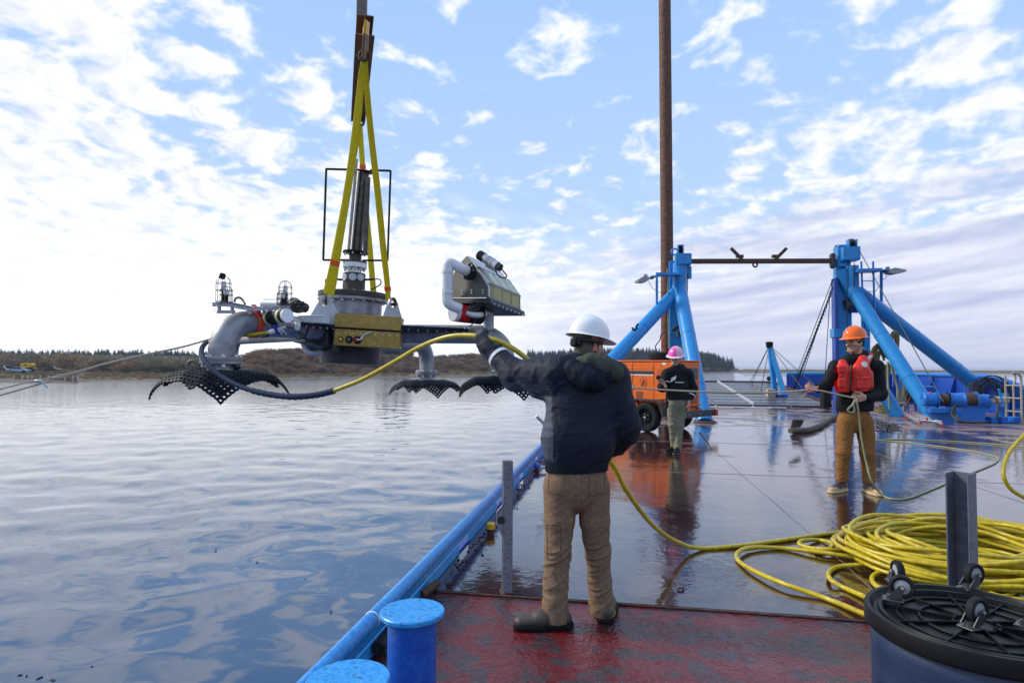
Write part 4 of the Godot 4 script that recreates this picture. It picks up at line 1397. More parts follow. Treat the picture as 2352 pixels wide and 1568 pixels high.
	solo("winch_wire", b, M.sky_fringe_wire, "long wire from the right frame's top to the blue winch", "wire")
	chain("ramp_chain", at(1917, 655, 20.05), at(1822, 898, 24.3), 0.0, 0.034, "heavy black chain hanging from the right frame to the ramp", M.black_gloss)

func chain(called: String, a: Vector3, c: Vector3, sag: float, s: float, label: String, m: Material) -> void:
	var n := int(a.distance_to(c) / (s * 2.6))
	var o := thing(called, label, "chain", c)
	var b := B.new()
	for k in n:
		var t := (k + 0.5) / n
		var p := a.lerp(c, t) + Vector3(0, -sag * 4.0 * t * (1.0 - t), 0)
		var d := (c - a).normalized()
		var sd := (d.cross(Vector3.UP) if k % 2 else d.cross(Vector3.UP).cross(d)).normalized()
		var pts := PackedVector3Array()
		for i in 11:
			var ang := TAU * i / 10
			pts.append(p + d * (cos(ang) * s * 1.75) + sd * (sin(ang) * s))
		b.tube(pts, s * 0.38, 5, false)
	obj("links", b, m, o)

func build_ramp() -> void:
	var o := thing("bow_ramp", "black tread-plated bow ramp lowered flat over the water", "ramp", bt(24.1, 4.9))
	var U := bt(1, 0) - bt(0, 0)
	for k in 4:
		var v0 := 2.3 + k * 1.32
		var b := B.new()
		var mid0 := bt(24.06, v0 + 0.63, 0.06)
		var mid1 := bt(32.5, v0 + 0.63, 0.70)
		b.bar(mid0, mid1, 1.26, 0.08)
		obj("tread_plate", b, M.tread_plate, o)
		b = B.new()
		for i in 9:
			var t := (i + 0.5) / 9.0
			var p := mid0.lerp(mid1, t) + Vector3(0, 0.05, 0)
			var V := bt(0, 0.6) - bt(0, 0)
			b.bar(p - V, p + V, 0.03, 0.012)
		obj("cleats", b, M.dark_steel, o)
	for v0 in [2.26, 4.94, 7.60]:
		var b := B.new()
		b.bar(bt(24.06, v0, 0.10), bt(32.5, v0, 0.75), 0.06, 0.12)
		obj("side_beam", b, M.rust_dark if v0 != 4.94 else M.galvanised, o)
	var b := B.new()
	b.bar(bt(32.5, 2.2, 0.72), bt(32.5, 7.65, 0.72), 0.16, 0.14)
	obj("end_beam", b, M.rust_dark, o)
	b = B.new()
	b.ball(bt(32.5, 7.4, 0.92), Vector3.ONE * 0.12)
	obj("end_ball", b, M.black_gloss, o)
	# a black roller block at the deck edge
	b = B.new()
	var p := at(1897, 915, 22.5)
	b.box(Transform3D(Basis.IDENTITY, Vector3(p.x, 0.30, p.z)), Vector3(0.34, 0.6, 0.3), 0.08)
	solo("fender_block", b, M.black_rubber, "black rubber block at the deck edge left of the right frame", "fender")
	# the small frame and its stays
	var hd := at(1768, 793, 25.5)
	var f1 := at(1781, 906, 25.3)
	var f2 := at(1803, 907, 25.0)
	o = thing("small_mast", "small blue two-legged mast standing on the ramp's side", "mast", Vector3(f1.x, f1.y, f1.z))
	for f in [f1, f2]:
		b = B.new()
		b.bar(hd, f, 0.17, 0.17)
		obj("leg", b, M.blue_paint, o)
	b = B.new()
	b.lathe(hd + Vector3(0, -0.10, 0), Vector3.UP, [Vector2(0.0001, 0), Vector2(0.13, 0), Vector2(0.15, 0.24), Vector2(0.0001, 0.26)], 12)
	obj("head_cap", b, M.black_gloss, o)
	b = B.new()
	b.bar(f1 + Vector3(-0.12, -0.16, 0), f2 + Vector3(0.12, -0.12, 0), 0.5, 0.3)
	obj("base", b, M.deep_blue, o)
	for w in [[1722, 880, 31.0], [1726, 882, 31.0], [1748, 898, 26.0], [1858, 911, 22.5], [1897, 906, 22.4]]:
		b = B.new()
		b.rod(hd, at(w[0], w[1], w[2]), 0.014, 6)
		solo("mast_stay", b, M.sky_fringe_wire, "%s stay wire spreading from the small blue mast's head" % {1722: "leftmost", 1726: "second leftmost", 1748: "slack left", 1858: "inner right", 1897: "rightmost"}[w[0]], "wire", "stays of the small mast")
	b = B.new()
	b.box(Transform3D(Basis.IDENTITY, at(1771, 904, 25.0)), Vector3(0.34, 0.36, 0.2), 0.03)
	solo("pale_block", b, M.rope_tan, "pale wooden block beside the small mast's foot", "block")

func build_starboard() -> void:
	var U := (bt(1, 0) - bt(0, 0))
	var V := (bt(0, 1) - bt(0, 0))
	var o := thing("starboard_bulwark", "dark blue steel bulwark sweeping down along the starboard side", "bulwark", bt(25, 12.2))
	# its top falls aft
	var tops := []
	for k in 25:
		var u := 30.4 - k * 0.55
		var y := 1.22 if u > 23.4 else lerpf(0.42, 1.22, smoothstep(18.6, 23.4, u))
		tops.append([u, y])
	var b := B.new()
	var rail := PackedVector3Array()
	for k in tops.size():
		rail.append(bt(tops[k][0], 12.2, tops[k][1]))
		if k + 1 < tops.size():
			var a0 := bt(tops[k][0], 12.2, -0.02)
			var a1 := bt(tops[k + 1][0], 12.2, -0.02)
			var n := -V
			b.quad(a0, a1, bt(tops[k + 1][0], 12.2, tops[k + 1][1]), bt(tops[k][0], 12.2, tops[k][1]), n)
			b.quad(a0 + V * 0.05, a1 + V * 0.05, bt(tops[k + 1][0], 12.25, tops[k + 1][1]), bt(tops[k][0], 12.25, tops[k][1]), V)
	obj("side_plate", b, M.deep_blue, o)
	b = B.new()
	b.tube(rail, 0.08, 12)
	obj("cap_rail", b, M.winch_blue, o)
	for k in 8:
		b = B.new()
		var u := 29.8 - k * 1.6
		var y := 1.15 if u > 23.4 else lerpf(0.38, 1.15, smoothstep(18.6, 23.4, u))
		b.plate(axes(bt(u, 12.17, 0.0), -V, Vector3.UP), PackedVector2Array([Vector2(0, 0), Vector2(0.42, 0), Vector2(0.06, y), Vector2(0, y)]), 0.02)
		obj("stay", b, M.deep_blue, o)
	b = B.new()
	b.bar(bt(30.45, 7.7, 0.55), bt(30.45, 12.2, 0.55), 0.06, 1.2)
	obj("front_plate", b, M.deep_blue, o)
	b = B.new()
	b.tube(PackedVector3Array([bt(30.45, 7.7, 1.18), bt(30.45, 12.2, 1.2)]), 0.08, 10)
	obj("front_rail", b, M.blue_paint, o)
	build_winches()
	build_clutter()

func build_winches() -> void:
	# double-drum winch: the near drum lies across the view, the larger one behind to the right
	var p := at(2190, 960, 16.3)
	p.y = 0
	var o := thing("anchor_winch", "blue winch with a drum of rusty wire between two round blue housings", "winch", p)
	var X := Vector3(0.96, 0, 0.28).normalized()
	var Z := X.cross(Vector3.UP)
	var c := at(2167, 918, 16.2)
	var b := B.new()
	b.lathe(c - X * 0.48, X, [Vector2(0.0001, 0.012), Vector2(0.10, 0.012), Vector2(0.105, 0.0), Vector2(0.15, 0.0), Vector2(0.155, 0.012), Vector2(0.17, 0.012), Vector2(0.19, 0.03), Vector2(0.19, 0.06), Vector2(0.18, 0.065), Vector2(0.18, 0.30), Vector2(0.16, 0.33)], 28)
	obj("gear_housing", b, M.winch_blue, o)
	b = B.new()
	b.lathe(c + X * 0.12, X, [Vector2(0.215, 0), Vector2(0.215, 0.025), Vector2(0.18, 0.035), Vector2(0.18, 0.30), Vector2(0.195, 0.32), Vector2(0.195, 0.355), Vector2(0.15, 0.375), Vector2(0.0001, 0.375)], 28)
	b.lathe(c - X * 0.15, X, [Vector2(0.0001, 0.0), Vector2(0.205, 0), Vector2(0.205, 0.025), Vector2(0.16, 0.025)], 28)
	obj("drum_flange", b, M.winch_blue, o)
	b = B.new()
	for k in 8: hexbolt(b, c + X * 0.475 + Vector3(0, cos(TAU * k / 8) * 0.17, 0) + Z * sin(TAU * k / 8) * 0.17, X, 0.016, 0.02)
	tag(obj("flange_bolts", b, M.winch_blue, o), "", "", "", "stuff")
	b = B.new()
	for k in 8: b.lathe(c + X * (-0.128 + 0.031 * k), X, [Vector2(0.145, 0), Vector2(0.158, 0.008), Vector2(0.162, 0.0155), Vector2(0.158, 0.023), Vector2(0.145, 0.031)], 24)
	obj("wire_drum", b, M.wire_rope, o)
	b = B.new()
	b.ball(c - X * 0.32 + Vector3(0, 0.178, 0.04), Vector3(0.06, 0.018, 0.045), Basis.IDENTITY, 8)
	obj("orange_rag", b, M.helmet_orange, o)
	b = B.new()
	b.box(Transform3D(Basis(X, Vector3.UP, Z), Vector3(c.x, 0.38, c.z)), Vector3(0.72, 0.14, 0.42), 0.02)
	b.plate(axes(Vector3(c.x, 0.32, c.z) + Z * -0.1, X, Vector3.UP), PackedVector2Array([Vector2(-0.34, 0), Vector2(0.30, 0), Vector2(0.2, -0.32), Vector2(-0.12, -0.32)]), 0.3)
	obj("cradle", b, M.winch_blue, o)
	# the larger winch
	var c2 := at(2224, 921, 16.7)
	var q := thing("anchor_winch", "second blue winch with a wide bare rusty drum, right of the round-ended one", "winch", Vector3(c2.x, 0, c2.z))
	b = B.new()
	for k in 8: b.lathe(c2 + X * (-0.22 + 0.05 * k), X, [Vector2(0.20, 0), Vector2(0.218, 0.012), Vector2(0.222, 0.025), Vector2(0.218, 0.038), Vector2(0.20, 0.05)], 26)
	obj("wire_drum", b, M.wire_rope, q)
	b = B.new()
	b.lathe(c2 + X * 0.17, X, [Vector2(0.0001, 0), Vector2(0.26, 0), Vector2(0.26, 0.025), Vector2(0.19, 0.035), Vector2(0.19, 0.30), Vector2(0.15, 0.34), Vector2(0.0001, 0.35)], 28)
	obj("motor_housing", b, M.winch_blue, q)
	b = B.new()
	b.box(Transform3D(Basis(X, Vector3.UP, Z), Vector3(c2.x, 0.24, c2.z) + Z * -0.06), Vector3(0.66, 0.42, 0.5), 0.02)
	b.box(Transform3D(Basis(X, Vector3.UP, Z), Vector3(c2.x, 0.46, c2.z) + Z * -0.06), Vector3(0.72, 0.03, 0.54), 0.01)
	obj("bed", b, M.winch_blue, q)
	for k in 3:
		b = B.new()
		var s := at(2195 + 2 * k, 928, 15.9)
		b.tube(smooth([s, at(2187 + 3 * k, 950, 15.8), at(2200 + 4 * k, 965, 15.6), at(2228 + 3 * k, 970, 15.5), at(2262 + 4 * k, 968, 15.8)], 6), 0.022, 8)
		obj("hydraulic_hose", b, M.black_wire, q)
	b = B.new()
	b.tube(smooth([at(2272, 912, 16.3), at(2288, 914, 16.2), at(2292, 935, 16.0), at(2292, 962, 15.9)], 6), 0.03, 8)
	obj("hydraulic_pipe", b, M.black_wire, q)
	# valve posts and boxes right of it
	for e in [[2300, 968, 0.36, 0.1], [2343, 968, 0.3, 0.09], [2311, 967, 0.72, 0.12]]:
		b = B.new()
		var f := gnd(e[0], e[1])
		b.rod(f, f + Vector3(0, e[2], 0), e[3] / 2 + 0.02, 12)
		b.box(Transform3D(Basis.IDENTITY, f + Vector3(0, e[2], 0)), Vector3(0.16, 0.12, 0.14), 0.02)
		solo("valve_post", b, M.winch_blue, "tall blue valve post right of the larger winch" if e[2] > 0.5 else ("short blue valve post at the right edge by the railing" if e[0] > 2320 else "short blue valve post at the larger winch's foot"), "valve")
	b = B.new()
	b.rod(at(2303, 922, 16.1), at(2295, 893, 16.1), 0.028, 8)
	solo("valve_lever", b, M.blue_paint, "pale blue slanted lever on the valve post", "lever")
	b = B.new()
	b.box(Transform3D(Basis(X, Vector3.UP, Z), at(2288, 918, 17.2)), Vector3(0.55, 0.18, 0.4), 0.05)
	solo("white_box", b, M.rope_tan, "off-white box lid behind the valve lever", "box")
	for e in [2278, 2302, 2330]:
		b = B.new()
		b.box(Transform3D(Basis(Vector3.UP, 0.2), gnd(e, 972) + Vector3(0, 0.09, 0)), Vector3(0.2, 0.18, 0.2), 0.015)
		solo("deck_block", b, M.winch_blue, {2278: "left one of three small blue blocks before the winch", 2302: "middle small blue block below the valve lever", 2330: "right small blue block beside the railing"}[e], "block", "small blue blocks on the deck")

func build_clutter() -> void:
	# galvanised railing at the right edge
	var o := thing("railing", "galvanised pipe railing at the right edge by the bulwark", "railing", gnd(2322, 970))
	var a := gnd(2313, 970)
	var c := gnd(2349, 974)
	var m := gnd(2331, 972)
	var b := B.new()
	b.rod(a, a + Vector3(0, 1.28, 0), 0.028, 10)
	obj("post", b, M.fence_steel, o)
	b = B.new()
	b.tube(smooth([m, m + Vector3(0, 0.7, 0), m + Vector3(0.0, 1.0, 0), m + Vector3(0.06, 1.2, 0), m + Vector3(0.04, 1.32, 0)], 5), 0.026, 10)
	obj("post", b, M.fence_steel, o)
	b = B.new()
	b.tube(smooth([c, c + Vector3(0, 0.7, 0), c + Vector3(0, 1.2, 0), c + Vector3(-0.07, 1.33, 0), c + Vector3(-0.22, 1.36, 0)], 5), 0.03, 10)
	obj("post", b, M.fence_steel, o)
	for y in [0.32, 0.68, 1.02]:
		b = B.new()
		b.rod(a + Vector3(0, y, 0), c + Vector3(0, y, 0), 0.022, 8)
		obj("rail", b, M.fence_steel, o)
	b = B.new()
	var bx := m + Vector3(0.04, 1.35, 0)
	b.box(Transform3D(Basis.IDENTITY, bx), Vector3(0.10, 0.07, 0.08), 0.01)
	solo("black_knob", b, M.black_gloss, "small black fitting on top of the railing", "fitting")
	# coil of black hoses hung on the bulwark
	b = B.new()
	for k in 16:
		var p := at(2275, 905, 18.6)
		var r := rng.randf_range(0.28, 0.52)
		var y := Vector3(rng.randf_range(-0.05, 0.05), 1, rng.randf_range(-0.1, 0.1)).normalized()
		b.tube(arc(p + Vector3(rng.randf_range(-0.10, 0.16), rng.randf_range(-0.08, 0.08), rng.randf_range(-0.15, 0.15)), Vector3.RIGHT, y, r, -0.5, PI + 0.7, 16), 0.016, 6)
	solo("hose_bundle", b, M.black_wire, "bundle of thin black hoses draped over the bulwark", "hoses")
	b = B.new()
	b.box(Transform3D(Basis.IDENTITY, at(2240, 885, 19.0)), Vector3(0.22, 0.16, 0.2), 0.02)
	b.bar(at(2234, 925, 18.5), at(2240, 885, 19.0), 0.04, 0.04)
	b.tube(PackedVector3Array([at(2218, 925, 18.5), at(2218, 890, 18.5), at(2233, 889, 18.5), at(2234, 925, 18.5)]), 0.018, 6)
	solo("junction_box", b, M.grey_steel, "grey junction box on a bent pipe behind the winch", "box")
	# pump and tank behind the worker's left arm
	var pk := at(2100, 930, 21.5)
	pk.y = 0.0
	o = thing("pump_set", "blue pump and tank between the right frame's legs", "pump", pk)
	b = B.new()
	b.lathe(pk + Vector3(0.0, 0.25, 0), Vector3.UP, [Vector2(0.0001, 0), Vector2(0.28, 0), Vector2(0.36, 0.15), Vector2(0.36, 0.5), Vector2(0.28, 0.65), Vector2(0.0001, 0.7)], 20)
	obj("tank", b, M.winch_blue, o)
	b = B.new()
	b.rod(pk + Vector3(-0.5, 0.55, 0.2), pk + Vector3(-0.1, 0.55, 0.2), 0.22, 18)
	obj("motor", b, M.dark_steel, o)
	b = B.new()
	b.box(Transform3D(Basis.IDENTITY, pk + Vector3(0.4, 0.6, 0.1)), Vector3(0.4, 0.5, 0.4), 0.03)
	for k in 4: b.rod(pk + Vector3(-0.35 + 0.28 * k, 0, 0.2), pk + Vector3(-0.35 + 0.28 * k, 0.5, 0.2), 0.045, 8)
	obj("bed", b, M.winch_blue, o)
	b = B.new()
	b.tube(smooth([at(2108, 875, 21), at(2098, 900, 21), at(2084, 930, 21), at(2078, 950, 20.5)], 6), 0.025, 6)
	b.tube(smooth([at(2085, 868, 21), at(2078, 890, 21), at(2082, 915, 21), at(2078, 945, 20.5)], 6), 0.02, 6)
	obj("rust_hose", b, M.rust, o)
	# coils of old rope on the frame's leg
	b = B.new()
	for k in 11:
		var p := at(2016 + k * 1.6, 826 + (k % 3) * 5, 19.1)
		b.tube(arc(p, Vector3.RIGHT * 0.55, Vector3.UP * 1.15, rng.randf_range(0.30, 0.46), 0.3, TAU - 0.3, 18), 0.036, 7)
	solo("rope_coil", b, M.rope_old, "thick coil of mossy rope hung behind the worker's shoulder", "rope")
	b = B.new()
	b.tube(smooth([at(2044, 822, 18.9), at(2046, 800, 18.9), at(2050, 772, 18.9), at(2056, 764, 18.9), at(2061, 772, 18.9), at(2060, 800, 18.9)], 6), 0.07, 9)
	solo("looped_hawser", b, M.rope_old, "fat mossy rope looped over the leg beside the coil", "rope")
	b = B.new()
	b.tube(smooth([at(2046, 815, 18.7), at(2052, 850, 18.7), at(2062, 890, 18.7), at(2063, 915, 18.6), at(2070, 918, 18.6), at(2076, 900, 18.6), at(2070, 870, 18.7), at(2062, 840, 18.7)], 6), 0.035, 8)
	b.tube(smooth([at(2040, 830, 18.7), at(2040, 870, 18.7), at(2042, 910, 18.6), at(2044, 940, 18.6)], 6), 0.03, 8)
	solo("hanging_rope", b, M.rope_green, "green rope tail hanging in a long loop beside the right frame", "rope")
	# heap of lines at the foot of the leg
	b = B.new()
	for k in 10:
		var p := gnd(2030 + k * 3, 946)
		b.tube(arc(p + Vector3(0, 0.03 + 0.03 * k, 0), Vector3.RIGHT, Vector3(0, 0.12, -1), rng.randf_range(0.18, 0.32), 0, TAU, 16), 0.025, 6, false)
	solo("rope_heap", b, M.rope_old, "heap of mossy rope on deck behind the worker's elbow", "rope")
	# aluminium ladder lying on the deck
	o = thing("ladder", "folded aluminium ladder with red feet lying on the deck", "ladder", gnd(2120, 968))
	var l0 := gnd(2062, 950)
	var l1 := gnd(2112, 975)
	var r0 := gnd(2130, 955)
	var r1 := gnd(2164, 980)
	for e in [[l0, l1], [r0 + Vector3(-0.5, 0, 0.0), r1], [l0 + Vector3(0.2, 0, -0.2), l1 + Vector3(0.15, 0, -0.35)]]:
		b = B.new()
		b.bar(e[0] + Vector3(0, 0.10, 0), e[1] + Vector3(0, 0.10, 0), 0.03, 0.09)
		obj("stile", b, M.aluminium, o)
	for k in 5:
		b = B.new()
		b.rod(l0.lerp(l1, 0.1 + 0.2 * k) + Vector3(0, 0.10, 0), (r0 + Vector3(-0.5, 0, 0)).lerp(r1, 0.1 + 0.2 * k) + Vector3(0, 0.10, 0), 0.018, 6)
		obj("rung", b, M.aluminium, o)
	for e in [l1, r1, l1 + Vector3(-0.2, 0.12, -0.3), r1 + Vector3(-0.2, 0.12, -0.3)]:
		b = B.new()
		b.box(Transform3D(Basis.IDENTITY, e + Vector3(0.02, 0.05, 0.02)), Vector3(0.05, 0.07, 0.05), 0.012)
		obj("foot", b, M.red_plastic, o)
	b = B.new()
	b.bar(l0.lerp(l1, 0.4) + Vector3(0, 0.16, 0), l0.lerp(l1, 0.8) + Vector3(0, 0.16, 0), 0.006, 0.03)
	obj("red_stripe", b, M.red_plastic, o)
	# chain heap right of the worker, hawser to his left
	o = thing("chain_heap", "rusty black chain heaped on the dry deck behind the worker", "chain", gnd(2030, 985))
	b = B.new()
	for run in [[gnd(2010, 970), gnd(2045, 978)], [gnd(2012, 976), gnd(2068, 985)], [gnd(2006, 985), gnd(2060, 988)], [gnd(2020, 972), gnd(2062, 983)]]:
		var n := int(run[0].distance_to(run[1]) / 0.09)
		for k in n:
			var pth: Vector3 = run[0].lerp(run[1], (k + 0.5) / n) + Vector3(0, 0.035 + 0.03 * sin(k * 1.3), 0.04 * sin(k * 0.7))
			var d: Vector3 = (run[1] - run[0]).normalized()
			var sd: Vector3 = (d.cross(Vector3.UP) + Vector3(0, 1.6 * (k % 2), 0)).normalized()
			var pts := PackedVector3Array()
			for i in 9: pts.append(pth + d * (cos(TAU * i / 8) * 0.065) + sd * (sin(TAU * i / 8) * 0.04))
			b.tube(pts, 0.016, 5, false)
	obj("links", b, M.dark_steel, o)
	o = thing("hawser", "thick brown hawser with a frayed upturned end lying on wet deck", "rope", gnd(1870, 985))
	b = B.new()
	var pts2 := smooth([gnd(1822, 988, 0.05), gnd(1850, 989, 0.05), gnd(1880, 980, 0.05), gnd(1905, 966, 0.05), gnd(1925, 956, 0.05)], 14)
	var rr := []
	for i in pts2.size(): rr.append(0.058 + 0.012 * (i % 2))
	b.tube(pts2, rr, 12)
	obj("rope_body", b, M.hawser, o)
	b = B.new()
	for k in 9:
		var s := gnd(1817 + k * 1.1, 989, 0.05)
		b.tube(smooth([s, s + Vector3(0.03 + 0.012 * k, 0.12, 0), s + Vector3(0.06 + 0.012 * k, 0.25, 0.01 * k)], 4), 0.022, 6)
	b.tube(smooth([gnd(1816, 989, 0.30), gnd(1824, 989, 0.29), gnd(1834, 987, 0.28)], 4), 0.05, 8)
	obj("frayed_end", b, M.hawser, o)

# ---- the turbine lander hanging in its slings, port side
func strap(b: B, pts: PackedVector3Array, widths: Array, thick: float, side: Vector3) -> void:
	var m := pts.size()
	var rings := []
	var sd := 14
	for i in m:
		var tg := (pts[mini(i + 1, m - 1)] - pts[maxi(i - 1, 0)]).normalized()
		var s := (side - tg * side.dot(tg)).normalized()
		var n := tg.cross(s)
		var w: float = widths[mini(i * widths.size() / m, widths.size() - 1)]
		var f := float(i) * float(widths.size() - 1) / (m - 1)
		w = lerpf(widths[int(f)], widths[mini(int(f) + 1, widths.size() - 1)], f - int(f))
		var ring := []
		for k in sd:
			var a := TAU * k / sd
			var q := Vector2(signf(cos(a)) * pow(absf(cos(a)), 0.6) * w / 2.0, sin(a) * thick / 2.0 * (1.0 + 0.25 * sin(i * 1.7)))
			ring.append([pts[i] + s * q.x + n * q.y, (s * cos(a) * thick + n * sin(a) * w).normalized()])
		rings.append(ring)
	for i in m - 1:
		for k in sd:
			var k2 := (k + 1) % sd
			b.tri(rings[i][k][0], rings[i + 1][k][0], rings[i + 1][k2][0], rings[i][k][1], rings[i + 1][k][1], rings[i + 1][k2][1])
			b.tri(rings[i][k][0], rings[i + 1][k2][0], rings[i][k2][0], rings[i][k][1], rings[i + 1][k2][1], rings[i][k2][1])
	for e in [0, m - 1]:
		var nn := (pts[0] - pts[1]).normalized() if e == 0 else (pts[m - 1] - pts[m - 2]).normalized()
		for k in range(1, sd - 1): b.tri(rings[e][0][0], rings[e][k][0], rings[e][k + 1][0], nn, nn, nn)

# a rubber mat with round holes, draped over a foot: its corners droop
func mat(b: B, c: Vector3, size: float, turn: float, droop: float, cells: int, drops: Array, th := 0.014) -> void:
	var pitch := size / cells
	var bend := func(p: Vector2, up: float) -> Vector3:
		var q := p.rotated(turn)
		var r := q.length()
		var a := q.angle()
		var k := droop
		for e in drops: k += e[1] * maxf(0.0, cos(a - e[0])) ** 2
		var over := maxf(0.0, r - 0.28)
		var th_ := minf(over * k, 1.45)
		var rr := minf(r, 0.28) + sin(th_) / k + maxf(0.0, over - 1.45 / k) * 0.12
		var fall := (1.0 - cos(th_)) / k + maxf(0.0, over - 1.45 / k)
		return c + Vector3(cos(a) * rr, up - fall + 0.004 * sin(q.x * 31.0), sin(a) * rr)
	for i in cells:
		for j in cells:
			var o := Vector2((i - cells / 2.0 + 0.5) * pitch, (j - cells / 2.0 + 0.5) * pitch)
			var h := pitch / 2.0
			# notched outer edge as interlocking mats have
			var sq := []
			var ho := []
			for k in 8:
				var a := TAU * k / 8.0
				var dv := Vector2(cos(a), sin(a))
				sq.append(o + (dv / maxf(absf(dv.x), absf(dv.y))) * h)
				ho.append(o + dv * h * 0.66)
			for s in [0, 1]:
				var z: float = th * s
				for k in 8:
					var k2 := (k + 1) % 8
					var A: Vector3 = bend.call(sq[k], z)
					var Bq: Vector3 = bend.call(sq[k2], z)
					var C: Vector3 = bend.call(ho[k2], z)
					var D: Vector3 = bend.call(ho[k], z)
					var n := (Bq - A).cross(C - A).normalized()
					if n.y * (1.0 if s else -1.0) < 0.0: n = -n
					b.tri(A, Bq, C, n, n, n)
					b.tri(A, C, D, n, n, n)
			if i == 0 or j == 0 or i == cells - 1 or j == cells - 1:
				# a tooth of the interlocking edge
				for e in 4:
					var out := Vector2(1, 0).rotated(e * PI / 2)
					if (out.x > 0.5 and i == cells - 1) or (out.x < -0.5 and i == 0) or (out.y > 0.5 and j == cells - 1) or (out.y < -0.5 and j == 0):
						var sd := Vector2(-out.y, out.x)
						var A2: Vector3 = bend.call(o + (out - sd * 0.7) * h, th)
						var B2: Vector3 = bend.call(o + (out + sd * 0.7) * h, th)
						var C2: Vector3 = bend.call(o + out * h * 1.75, th)
						var n2 := (B2 - A2).cross(C2 - A2).normalized()
						if n2.y < 0.0: n2 = -n2
						b.tri(A2, B2, C2, n2, n2, n2)
						b.tri(A2 - n2 * th, B2 - n2 * th, C2 - n2 * th, -n2, -n2, -n2)
						b.quad(A2, C2, C2 - n2 * th, A2 - n2 * th, (A2 - B2).normalized())
						b.quad(B2, C2, C2 - n2 * th, B2 - n2 * th, (B2 - A2).normalized())
			for k in 8:
				var k2 := (k + 1) % 8
				var n3 := Vector3(o.x - ho[k].x, 0, o.y - ho[k].y).rotated(Vector3.UP, -turn).normalized()
				b.quad(bend.call(ho[k], 0.0), bend.call(ho[k2], 0.0), bend.call(ho[k2], th), bend.call(ho[k], th), n3)

func flange_pair(o: Node3D, c: Vector3, r: float, h: float, pr: float) -> void:
	var b := B.new()
	b.lathe(c, Vector3.UP, [Vector2(pr, -h), Vector2(r - 0.006, -h), Vector2(r, -h + 0.006), Vector2(r, -0.004), Vector2(r - 0.006, 0.0), Vector2(r, 0.004), Vector2(r, h - 0.006), Vector2(r - 0.006, h), Vector2(pr, h)], 36)
	obj("flange", b, M.pipe_steel, o)
	b = B.new()
	for k in 8:
		var a := TAU * (k + 0.3) / 8
		var p := c + Vector3(cos(a), 0, sin(a)) * (r * 0.86)
		hexbolt(b, p + Vector3(0, h, 0), Vector3.UP, 0.020, 0.02)
		hexbolt(b, p - Vector3(0, h, 0), Vector3.DOWN, 0.020, 0.03)
	tag(obj("flange_bolts", b, M.bolt_steel, o), "", "", "", "stuff")

